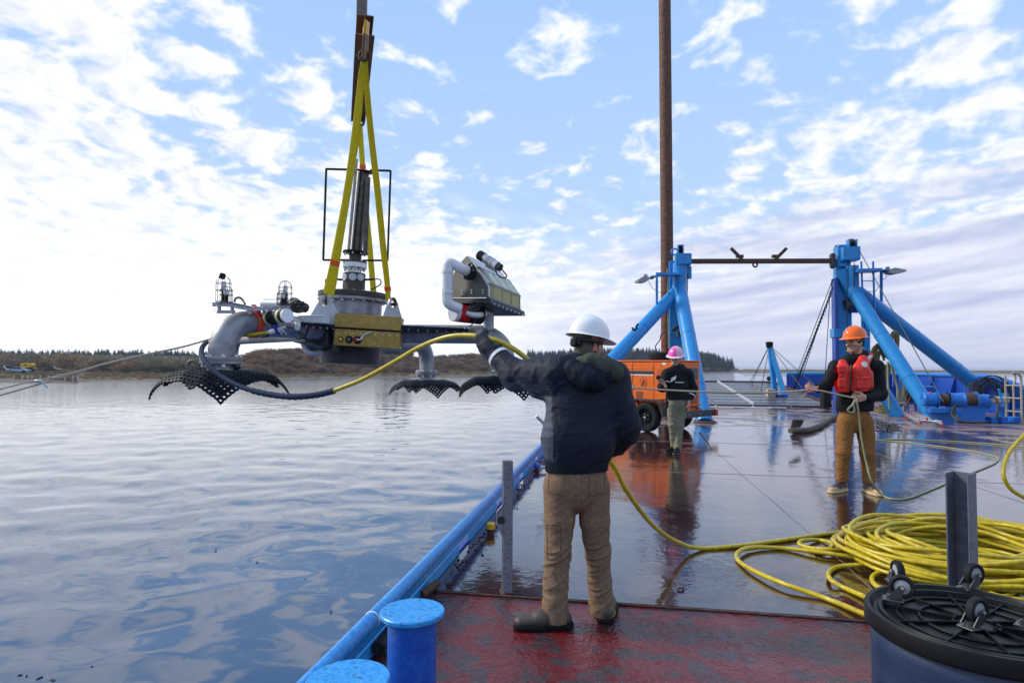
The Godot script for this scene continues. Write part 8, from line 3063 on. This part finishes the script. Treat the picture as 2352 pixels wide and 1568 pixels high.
	# trousers
	var tr := Field.new(base + Vector3(-0.40, 0.0, -0.34), base + Vector3(0.36, 1.02, 0.36), 0.0085)
	tr.cone(J.call(1325, 1058, 0.0), J.call(1324, 1105, 0.0), 0.172, 0.185, 0.05, bk, 0.72)
	tr.chain([J.call(1288, 1120, -0.01), J.call(1285, 1195, -0.02), kn_l, J.call(1276, 1340, -0.05), J.call(1276, 1418, -0.075)], [0.103, 0.088, 0.072, 0.070, 0.076], 0.02)
	tr.chain([J.call(1362, 1120, 0.02), J.call(1366, 1195, 0.02), kn_r, J.call(1378, 1335, 0.05), J.call(1385, 1410, 0.035)], [0.101, 0.087, 0.071, 0.068, 0.075], 0.02)
	tr.cut(J.call(1278, 1424, -0.06), Vector3(0, -1, 0))
	var jt := [[kn_l + Vector3(0, -0.03, 0.03), 1.4, 0.16], [kn_r, 1.4, 0.15], [J.call(1276, 1385), 2.4, 0.11], [J.call(1380, 1380), 2.4, 0.10], [J.call(1325, 1145), 0.9, 0.10]]
	tr.ripple(func(p: Vector3) -> float: return folds(p, 0.0056, jt, Vector3(0.8, 1.5, 0.8)))
	wear("trousers", [tr], M.tan_cloth, o)
	# pockets and seams
	b = B.new()
	for e in [[1262, 1088, 1298, 1090, 1292, 1138, 1258, 1132], [1352, 1086, 1388, 1086, 1390, 1134, 1355, 1140]]:
		for k in 4:
			b.rod(at(e[k * 2], e[k * 2 + 1], D - 0.148), at(e[(k * 2 + 2) % 8], e[(k * 2 + 3) % 8], D - 0.148), 0.0022, 5)
	for e in [[1256, 1205, 1288, 1207, 1288, 1288, 1258, 1285]]:
		for k in 4: b.rod(at(e[k * 2], e[k * 2 + 1], D - 0.118), at(e[(k * 2 + 2) % 8], e[(k * 2 + 3) % 8], D - 0.118), 0.0022, 5)
	obj("pocket_stitching", b, M.boot_brown, o)
	for e in [[an_l + Vector3(0.045, 0, 0.01), Vector3(-1.0, 0, 0.10), 0.30], [an_r + Vector3(0.01, 0, 0.035), Vector3(0.25, 0, -1.0), 0.29]]:
		var hb2 := Vector3(e[0].x, -0.01, e[0].z)
		var sh := shoe(hb2, e[1], e[2], 0.07, 0.007, 0.050, 0.0)
		var up_ := wear("boot", [sh[0]], M.boot_brown, o)
		wear("sole", [sh[1]], M.sole_black, up_)
	# glove round the hose
	var hdv := (at(1060, 770, 4.1) - at(1160, 790, 3.96)).normalized()
	var ph: Vector3 = wr_l
	var glove := hand(wr_l.lerp(ha_l, 0.12), ha_l - wr_l, hdv + Vector3(0, 0.3, 0), Vector3(0.1, -0.2, -1), [0.85, 0.9, 0.9, 0.95], 1.08, 0.0045, 0.03, 0.6, 1.3)
	glove.ripple(func(p: Vector3) -> float: return 0.002 * n_fold.get_noise_3dv(p * 60.0))
	wear("glove", [glove], M.navy_glove, o)
	var rg := hand(wr_r, Vector3(-0.9, -0.2, -0.45), Vector3(0, 1, 0), Vector3(0.2, 0, -1), [0.8, 0.85, 0.85, 0.9], 1.05, 0.006, 0.03, 0.6, 1.25)
	wear("glove", [rg], M.navy_glove, o)
	helmet_mesh(o, hc + hup * 0.052 + fw * 0.005, fw, hup, M.white_gloss, func(_i, _k): return Color.WHITE, 0.94)
	# the hat's band and black ratchet at the nape
	b = B.new()
	b.tube(arc(hc + hup * 0.012, fw, hrt, 0.096, PI * 0.42, PI * 1.58, 22), 0.010, 8)
	obj("head_band", b, M.black_wire, o)
	b = B.new()
	var np := hc - fw * 0.100 - hup * 0.014
	b.box(Transform3D(Basis(hrt, hup, -fw), np), Vector3(0.085, 0.036, 0.018), 0.008)
	b.lathe(np, -fw, [Vector2(0.024, 0), Vector2(0.024, 0.022), Vector2(0.018, 0.026), Vector2(0.0001, 0.026)], 18)
	obj("ratchet", b, M.black_rubber, o)

func build_person_orange() -> void:
	var D := 7.4
	var base := gnd(1960, 1126, 0.0)
	var J := func(px: float, py: float, dd := 0.0) -> Vector3: return at(px, py, D + dd)
	var fw := Vector3(-0.93, -0.08, 0.36).normalized()     # he looks to his right
	var hc: Vector3 = J.call(1964, 786, 0.0)
	var hup := Vector3(0.03, 1, 0.0).normalized()
	var hrt := fw.cross(hup).normalized()
	var neck: Vector3 = J.call(1968, 818, 0.02)
	var sh_a: Vector3 = J.call(1921, 842, 0.0)
	var el_a: Vector3 = J.call(1897, 888, -0.05)
	var wr_a: Vector3 = J.call(1872, 893, -0.16)
	var sh_b: Vector3 = J.call(2013, 842, 0.02)
	var el_b: Vector3 = J.call(2022, 905, -0.02)
	var wr_b: Vector3 = J.call(1986, 913, -0.22)
	var hip_a: Vector3 = J.call(1942, 958, 0.0)
	var hip_b: Vector3 = J.call(1984, 958, 0.0)
	var kn_a: Vector3 = J.call(1938, 1038, -0.03)
	var kn_b: Vector3 = J.call(1993, 1040, -0.03)
	var an_a: Vector3 = J.call(1934, 1108, 0.02)
	var an_b: Vector3 = J.call(1995, 1118, -0.06)
	var X := Vector3(1, 0, 0.12).normalized()
	var bk := X.cross(Vector3.UP).normalized()
	var g := Field.new(base + Vector3(-0.62, 0.02, -0.5), base + Vector3(0.5, 1.75, 0.5), 0.024)
	g.chain([neck, J.call(1968, 865), J.call(1965, 925), J.call(1963, 950)], [0.06, 0.13, 0.12, 0.13], 0.05, bk, 0.7)
	g.chain([sh_a, el_a, wr_a], [0.05, 0.042, 0.03], 0.03)
	g.chain([sh_b, el_b, wr_b], [0.05, 0.042, 0.03], 0.03)
	g.chain([hip_a, kn_a, an_a], [0.07, 0.040, 0.030], 0.03)
	g.chain([hip_b, kn_b, an_b], [0.07, 0.040, 0.030], 0.03)
	var hd := head(hc, fw, hup, 1.04, 0.0045, neck)
	var ha := hand(wr_a, J.call(1850, 894, -0.18) - wr_a, Vector3(0.1, 1, -0.4), Vector3(-0.2, 0.1, 1), [0.75, 0.85, 0.85, 0.9], 1.08, 0.0045, 0.05, 0.55)
	var hbn := hand(wr_b, J.call(1962, 916, -0.30) - wr_b, Vector3(-0.1, 0.9, 0.3), Vector3(-0.2, 0.2, -1), [0.8, 0.85, 0.9, 0.9], 1.08, 0.0045, 0.04, 0.6)
	var skin := Color(0.60, 0.33, 0.24)
	var tint := func(p: Vector3, _n: Vector3) -> Color:
		var q := p - hc
		if q.length() < 0.2:
			var y := q.dot(hup)
			var z := q.dot(fw)
			if y < -0.035 and z > 0.0 and y > -0.13: return skin.lerp(Color(0.13, 0.09, 0.075), 0.42 + 0.15 * n_fold.get_noise_3dv(p * 90.0))
			if z > 0.07 and absf(y) < 0.014 and absf(q.dot(hrt)) > 0.018 and absf(q.dot(hrt)) < 0.05: return Color(0.16, 0.11, 0.09)
			if z > 0.07 and y > 0.016 and y < 0.026: return Color(0.09, 0.06, 0.045)
			if y < -0.055 and y > -0.075 and z > 0.085: return Color(0.36, 0.14, 0.11)
		return skin
	var o := person_node([g, hd, ha, hbn], base, tint, "worker in orange hard hat and red vest holding a rope in both hands")
	var jk := Field.new(base + Vector3(-0.55, 0.78, -0.45), base + Vector3(0.5, 1.72, 0.45), 0.0125)
	jk.chain([J.call(1968, 842), J.call(1967, 885), J.call(1964, 930), J.call(1963, 950)], [0.14, 0.185, 0.195, 0.205], 0.05, bk, 0.66)
	jk.chain([J.call(1940, 838), sh_a, sh_a.lerp(el_a, 0.5), el_a, wr_a.lerp(el_a, 0.1)], [0.08, 0.078, 0.070, 0.066, 0.046], 0.035)
	jk.chain([J.call(1995, 838), sh_b, el_b, wr_b.lerp(el_b, 0.12)], [0.085, 0.084, 0.076, 0.050], 0.035)
	jk.cone(J.call(1950, 828, -0.02), J.call(1990, 826, 0.0), 0.075, 0.085, 0.05)
	jk.cone(J.call(1972, 812, 0.04), J.call(1990, 816, 0.06), 0.075, 0.06, 0.04)
	for k in 9: jk.cone(J.call(1967 + 13.5 * cos(0.75 * k), 821 - 2.5 * sin(0.75 * k), -0.075 * sin(0.75 * k + 3.14)), J.call(1967 + 13.5 * cos(0.75 * k + 0.75), 820 - 2.5 * sin(0.75 * k + 0.75), -0.075 * sin(0.75 * k + 3.89)), 0.026, 0.026, 0.02)
	jk.cut(J.call(1962, 943), Vector3(0.0, -1, 0))
	var js := [[el_a, 1.2, 0.14], [el_b, 1.3, 0.16], [J.call(1962, 925), 0.7, 0.2], [wr_b, 0.8, 0.12]]
	jk.ripple(func(p: Vector3) -> float: return folds(p, 0.0065, js, Vector3(1, 1.2, 1)))
	wear("jacket", [jk], M.black_cloth, o)
	# vest: two padded fronts, a zip between, shoulder straps, pockets, badge
	var vf := Field.new(base + Vector3(-0.32, 1.0, -0.3), base + Vector3(0.36, 1.72, 0.4), 0.009)
	vf.chain([J.call(1936, 834, -0.13), J.call(1938, 852, -0.165), J.call(1937, 892, -0.175)], [0.05, 0.078, 0.076], 0.04, bk, 0.55)
	vf.cone(J.call(1929, 852, -0.14), J.call(1928, 888, -0.14), 0.05, 0.055, 0.04)
	var vg := Field.new(base + Vector3(-0.32, 1.0, -0.3), base + Vector3(0.36, 1.72, 0.4), 0.009)
	vg.chain([J.call(1983, 826, -0.12), J.call(1978, 852, -0.175), J.call(1976, 892, -0.185)], [0.058, 0.098, 0.096], 0.04, bk, 0.55)
	vg.cone(J.call(1996, 858, -0.13), J.call(1995, 885, -0.13), 0.05, 0.055, 0.04)
	vg.cone(J.call(1990, 832, -0.10), J.call(2001, 815, -0.04), 0.045, 0.028, 0.03)
	for v in [vf, vg]:
		v.cut(J.call(1960, 897.5), Vector3(0.04, -1, 0))
		v.ripple(func(p: Vector3) -> float: return folds(p, 0.006, [[J.call(1975, 885, -0.2), 1.0, 0.12]], Vector3(0.8, 1.5, 0.8)))
	var vest := wear("vest", [vf, vg], M.vest_red, o)
	var b := B.new()
	b.box(Transform3D(Basis.IDENTITY, J.call(1935, 880, -0.225)), Vector3(0.10, 0.11, 0.03), 0.014)
	b.box(Transform3D(Basis.IDENTITY, J.call(1934, 848, -0.222)), Vector3(0.09, 0.08, 0.025), 0.012)
	b.box(Transform3D(Basis.IDENTITY, J.call(1982, 881, -0.245)), Vector3(0.15, 0.12, 0.03), 0.014)
	b.box(Transform3D(Basis.IDENTITY, J.call(1982, 868, -0.250)), Vector3(0.16, 0.035, 0.03), 0.01)
	obj("pocket", b, M.vest_red, vest)
	b = B.new()
	b.tube(smooth([J.call(1956, 838, -0.19), J.call(1954, 860, -0.235), J.call(1953, 895, -0.235)], 6), 0.008, 6)
	for e in [[1933, 864], [1975, 864], [1972, 893]]: b.ball(J.call(e[0], e[1], -0.25), Vector3(0.016, 0.014, 0.02), Basis.IDENTITY, 8)
	obj("zip", b, M.black_wire, vest)
	b = B.new()
	var bp: Vector3 = J.call(1986.5, 836.5, -0.215)
	var bn := Vector3(0.08, 0.22, 1).normalized()
	b.lathe(bp, bn, [Vector2(0.034, 0), Vector2(0.034, 0.006), Vector2(0.0001, 0.0065)], 24)
	var badge := obj("badge", b, M.label_white, vest)
	b = B.new()
	b.lathe(bp + bn * 0.006, bn, [Vector2(0.021, 0.001), Vector2(0.029, 0.001)], 24)
	for s in [-1.0, 1.0]: b.ball(bp + bn * 0.007 + Vector3(0.009 * s, 0, 0), Vector3(0.006, 0.014, 0.002), Basis.IDENTITY, 8)
	obj("badge_mark", b, M.ink, badge)
	b = B.new()
	b.tube(smooth([J.call(1989, 833, -0.15), J.call(1995, 824, -0.115), J.call(2001, 817, -0.07)], 5), 0.018, 8)
	obj("reflective_strip", b, M.reflective, vest)
	var tr := Field.new(base + Vector3(-0.35, 0.10, -0.35), base + Vector3(0.4, 1.02, 0.35), 0.011)
	tr.cone(J.call(1963, 940), J.call(1963, 962), 0.168, 0.168, 0.05, bk, 0.7)
	tr.chain([J.call(1944, 968), J.call(1940, 1000), kn_a, J.call(1935, 1070), J.call(1935, 1097, 0.01)], [0.102, 0.092, 0.080, 0.070, 0.066], 0.022)
	tr.chain([J.call(1985, 968), J.call(1990, 1000), kn_b, J.call(1995, 1075), J.call(1996, 1104, -0.05)], [0.102, 0.093, 0.082, 0.072, 0.068], 0.022)
	tr.ripple(func(p: Vector3) -> float: return folds(p, 0.0058, [[kn_a, 1.6, 0.14], [kn_b, 1.6, 0.14], [an_a, 1.6, 0.12], [an_b, 1.6, 0.12]], Vector3(0.8, 1.5, 0.8)))
	wear("trousers", [tr], M.brown_cloth, o)
	for e in [[an_a, Vector3(-0.85, 0, 0.55), 0.30], [an_b, Vector3(0.02, 0, 1), 0.29]]:
		var d := (e[1] as Vector3).normalized()
		var hb2 := Vector3(e[0].x, 0.0, e[0].z) - d * 0.04
		var sh := shoe(hb2, d, e[2], 0.10, 0.008, 0.052, 0.10)
		var bt_ := wear("boot", [sh[0]], M.tinted_boot, o, func(p: Vector3, _n: Vector3) -> Color:
			var along := (p - hb2).dot(d)
			return Color(0.46, 0.33, 0.18) if p.y < 0.048 or (along > 0.20 and p.y < 0.07) else Color(0.045, 0.034, 0.03))
		wear("sole", [sh[1]], M.cream_rubber, bt_)
	# knit cap under the hat, with its patch
	var kc := Field.new(hc - Vector3.ONE * 0.16, hc + Vector3.ONE * 0.16, 0.0055)
	kc.cone(hc + hup * 0.045 - fw * 0.02, hc + hup * 0.04 + fw * 0.02, 0.092, 0.082, 0.02, hrt, 0.95)
	kc.cone(hc + hup * 0.0 - fw * 0.03, hc - hup * 0.03 - fw * 0.035, 0.084, 0.072, 0.03, hrt, 0.98)
	kc.cut(hc + fw * 0.034 + hup * 0.004, (fw * 0.80 - hup * 0.60).normalized())
	kc.cut(hc - hup * 0.052, -hup)
	wear("knit_cap", [kc], M.soft_cloth, o)
	b = B.new()
	b.box(Transform3D(axes(Vector3.ZERO, fw, hup).basis, hc + hup * 0.038 + fw * 0.035 + hrt * -0.083), Vector3(0.04, 0.035, 0.008), 0.003)
	b.box(Transform3D(axes(Vector3.ZERO, fw, hup).basis, hc + hup * 0.038 + fw * 0.035 + hrt * 0.083), Vector3(0.04, 0.035, 0.008), 0.003)
	obj("cap_patch", b, M.cream_rubber, o)
	helmet_mesh(o, hc + hup * 0.070, fw, hup, M.helmet_orange, func(_i, _k): return Color.WHITE, 1.0)

func build_person_pink() -> void:
	var D := 10.6
	var base := gnd(1551, 1040, 0.0)
	var J := func(px: float, py: float, dd := 0.0) -> Vector3: return at(px, py, D + dd)
	var fw := Vector3(-0.50, -0.20, 0.84).normalized()
	var hc: Vector3 = J.call(1552, 823, 0.0)
	var hup := Vector3(-0.05, 0.97, 0.22).normalized()
	var hrt := fw.cross(hup).normalized()
	var neck: Vector3 = J.call(1556, 843, 0.06)
	var sh_a: Vector3 = J.call(1532, 858, 0.0)
	var el_a: Vector3 = J.call(1521, 890, -0.04)
	var wr_a: Vector3 = J.call(1525, 881, -0.25)
	var sh_b: Vector3 = J.call(1581, 858, 0.02)
	var el_b: Vector3 = J.call(1592, 893, 0.05)
	var wr_b: Vector3 = J.call(1582, 922, -0.06)
	var hip_a: Vector3 = J.call(1545, 925, 0.0)
	var hip_b: Vector3 = J.call(1564, 925, 0.0)
	var kn_a: Vector3 = J.call(1545, 976, -0.02)
	var kn_b: Vector3 = J.call(1561, 978, -0.03)
	var an_a: Vector3 = J.call(1548, 1031, 0.05)
	var an_b: Vector3 = J.call(1557, 1034, -0.06)
	var X := Vector3(1, 0, 0.25).normalized()
	var bk := X.cross(Vector3.UP).normalized()
	var g := Field.new(base + Vector3(-0.45, 0.02, -0.45), base + Vector3(0.48, 1.68, 0.48), 0.026)
	g.chain([neck, J.call(1556, 870), J.call(1555, 905), J.call(1555, 920)], [0.06, 0.13, 0.12, 0.12], 0.05, bk, 0.7)
	g.chain([sh_a, el_a, wr_a], [0.05, 0.042, 0.03], 0.03)
	g.chain([sh_b, el_b, wr_b], [0.05, 0.042, 0.03], 0.03)
	g.chain([hip_a, kn_a, an_a], [0.07, 0.040, 0.030], 0.03)
	g.chain([hip_b, kn_b, an_b], [0.07, 0.040, 0.030], 0.03)
	var hd := head(hc, fw, hup, 1.0, 0.0055, neck)
	var ha := hand(wr_a, Vector3(-0.45, 0.75, -0.1), Vector3(0.3, 0.2, 0.9), Vector3(-0.7, -0.2, 0.3), [0.6, 0.65, 0.7, 0.75], 1.08, 0.0055, 0.05, 0.5)
	var hbn := hand(wr_b, Vector3(0.12, -1, 0.05), Vector3(-0.3, 0, 1), Vector3(-1, 0, 0.2), [0.28, 0.32, 0.36, 0.42], 1.05, 0.0055, 0.05, 0.3)
	var skin := Color(0.60, 0.34, 0.25)
	var tint := func(p: Vector3, _n: Vector3) -> Color:
		var q := p - hc
		if q.length() < 0.2:
			var y := q.dot(hup)
			var z := q.dot(fw)
			var x := absf(q.dot(hrt))
			if (z < 0.01 and x < 0.075) or z < -0.03 or y > 0.06: return Color(0.02, 0.014, 0.011)
			if z > 0.07 and y > 0.010 and y < 0.026: return Color(0.03, 0.02, 0.015)
			if z > 0.06 and absf(y) < 0.012 and x > 0.016 and x < 0.05: return Color(0.08, 0.05, 0.04)
			if y < -0.045 and z > 0.03 and y > -0.13: return skin.lerp(Color(0.10, 0.07, 0.06), 0.35)
		return skin
	var o := person_node([g, hd, ha, hbn], base, tint, "man in pink and white hard hat and black jacket looking at his phone")
	var jk := Field.new(base + Vector3(-0.42, 0.72, -0.42), base + Vector3(0.46, 1.62, 0.46), 0.0135)
	jk.chain([J.call(1556, 858), J.call(1556, 885), J.call(1556, 912)], [0.14, 0.18, 0.195], 0.05, bk, 0.66)
	jk.chain([J.call(1540, 855), sh_a, el_a, wr_a.lerp(el_a, 0.15)], [0.085, 0.080, 0.072, 0.050], 0.035)
	jk.chain([J.call(1573, 855), sh_b, el_b, wr_b.lerp(el_b, 0.12)], [0.085, 0.084, 0.078, 0.060], 0.035)
	jk.cone(J.call(1550, 848, 0.02), J.call(1564, 846, 0.06), 0.075, 0.085, 0.04)
	jk.cut(J.call(1556, 917), Vector3(0, -1, 0))
	jk.ripple(func(p: Vector3) -> float: return folds(p, 0.011, [[el_a, 1.2, 0.14], [el_b, 1.3, 0.16], [J.call(1556, 905), 0.8, 0.2]], Vector3(1, 1.2, 1)))
	wear("jacket", [jk], M.black_cloth, o)
	var b := B.new()
	b.plate(Transform3D(Basis(Vector3(0.95, 0, 0.2).normalized(), Vector3.UP, Vector3(-0.2, 0, 0.95).normalized()), J.call(1547, 869, -0.165)), PackedVector2Array([Vector2(-0.05, -0.06), Vector2(0.035, -0.02), Vector2(0.05, 0.05), Vector2(-0.03, 0.01)]), 0.006)
	b.bar(J.call(1530, 875, -0.14), J.call(1541, 877, -0.165), 0.006, 0.012)
	b.bar(J.call(1551, 878, -0.17), J.call(1571, 878, -0.145), 0.006, 0.014)
	b.lathe(wr_b.lerp(el_b, 0.42), el_b - wr_b, [Vector2(0.082, 0), Vector2(0.086, 0.004), Vector2(0.087, 0.018), Vector2(0.083, 0.022)], 20)
	b.ball(J.call(1572, 847, 0.06), Vector3(0.055, 0.035, 0.05), Basis(Vector3.FORWARD, 0.4), 10)
	obj("reflective_patch", b, M.reflective, o)
	var tr := Field.new(base + Vector3(-0.33, 0.03, -0.33), base + Vector3(0.36, 0.98, 0.36), 0.0125)
	tr.cone(J.call(1556, 910), J.call(1555, 925), 0.155, 0.158, 0.05, bk, 0.72)
	tr.chain([J.call(1546, 930), J.call(1545, 952), kn_a, J.call(1547, 1005, 0.02), J.call(1549, 1029, 0.045)], [0.100, 0.086, 0.070, 0.062, 0.060], 0.02)
	tr.chain([J.call(1565, 930), J.call(1564, 952), kn_b, J.call(1559, 1005, -0.03), J.call(1557, 1032, -0.05)], [0.100, 0.088, 0.072, 0.064, 0.062], 0.02)
	tr.ripple(func(p: Vector3) -> float: return folds(p, 0.0055, [[kn_a, 1.3, 0.14], [kn_b, 1.3, 0.14], [an_a, 1.8, 0.12], [an_b, 1.8, 0.12]], Vector3(0.7, 1.8, 0.7)))
	wear("trousers", [tr], M.olive_cloth, o)
	for e in [[an_a, Vector3(-0.72, 0, 0.5), 0.28], [an_b, Vector3(-0.45, 0, 0.9), 0.29]]:
		var d := (e[1] as Vector3).normalized()
		var sh := shoe(Vector3(e[0].x, 0.0, e[0].z) - d * 0.05, d, e[2], 0.10, 0.010, 0.05)
		var up_ := wear("shoe", [sh[0]], M.black_cloth, o)
		wear("sole", [sh[1]], M.boot_brown, up_)
	b = B.new()
	b.box(Transform3D(Basis(Vector3.FORWARD, 0.15), J.call(1532, 929, -0.13)), Vector3(0.05, 0.13, 0.05), 0.012)
	b.box(Transform3D(Basis(Vector3.FORWARD, 0.15), J.call(1531, 919, -0.14)), Vector3(0.03, 0.02, 0.04), 0.006)
	solo("belt_radio", b, M.black_rubber, "black radio with yellow mark clipped at the hip of the man in the pink helmet", "radio")
	helmet_mesh(o, hc + hup * 0.068 - fw * 0.012, fw, hup, M.tinted_gloss, func(i, k):
		var a: float = TAU * k / 48.0
		return Color(0.80, 0.10, 0.42) if cos(a) > -0.2 and i > 2 and i < 12 and sin(a * 2.0 + 0.6) > -0.35 else (Color(0.78, 0.40, 0.55) if i < 11 else Color(0.72, 0.58, 0.64)), 1.08)
	b = B.new()
	var pd := Vector3(-0.85, 0.45, 0.1).normalized()
	var pc: Vector3 = wr_a + Vector3(-0.07, 0.085, 0.05)
	b.box(Transform3D(axes(Vector3.ZERO, pd, Vector3(0.1, 0.3, 1)).basis, pc), Vector3(0.15, 0.012, 0.07), 0.005)
	solo("phone", b, M.black_gloss, "dark phone held up by the man in the pink helmet", "phone")

func build_people() -> void:
	n_fold = noise(91, 1.0, 2)
	var ct := plain("cloth_tinted", Color.WHITE, 0.66)
	ct.vertex_color_use_as_albedo = true
	ct.albedo_color = Color.WHITE
	ct.metallic_specular = 0.36
	ct.normal_enabled = true
	ct.normal_texture = textures.cloth
	ct.normal_scale = 0.5
	ct.uv1_triplanar = true
	ct.uv1_scale = Vector3.ONE * 2.5
	var tb := plain("tinted_boot", Color.WHITE, 0.45)
	tb.vertex_color_use_as_albedo = true
	plain("navy_glove", Color(0.02, 0.026, 0.040), 0.7)
	plain("soft_cloth", Color(0.028, 0.029, 0.030), 0.9)
	build_person_white()
	build_person_orange()
	build_person_pink()

const FOG := 0.00022
var STEPS: Array = [build_water, build_land, build_trees, build_point, build_flotsam, build_deck, build_gunwale, build_left_frame, build_pile, build_right_frame, build_cross_beam, build_ramp, build_starboard, build_lander, build_rigging, build_generator, build_near_deck, build_hoses, build_people]
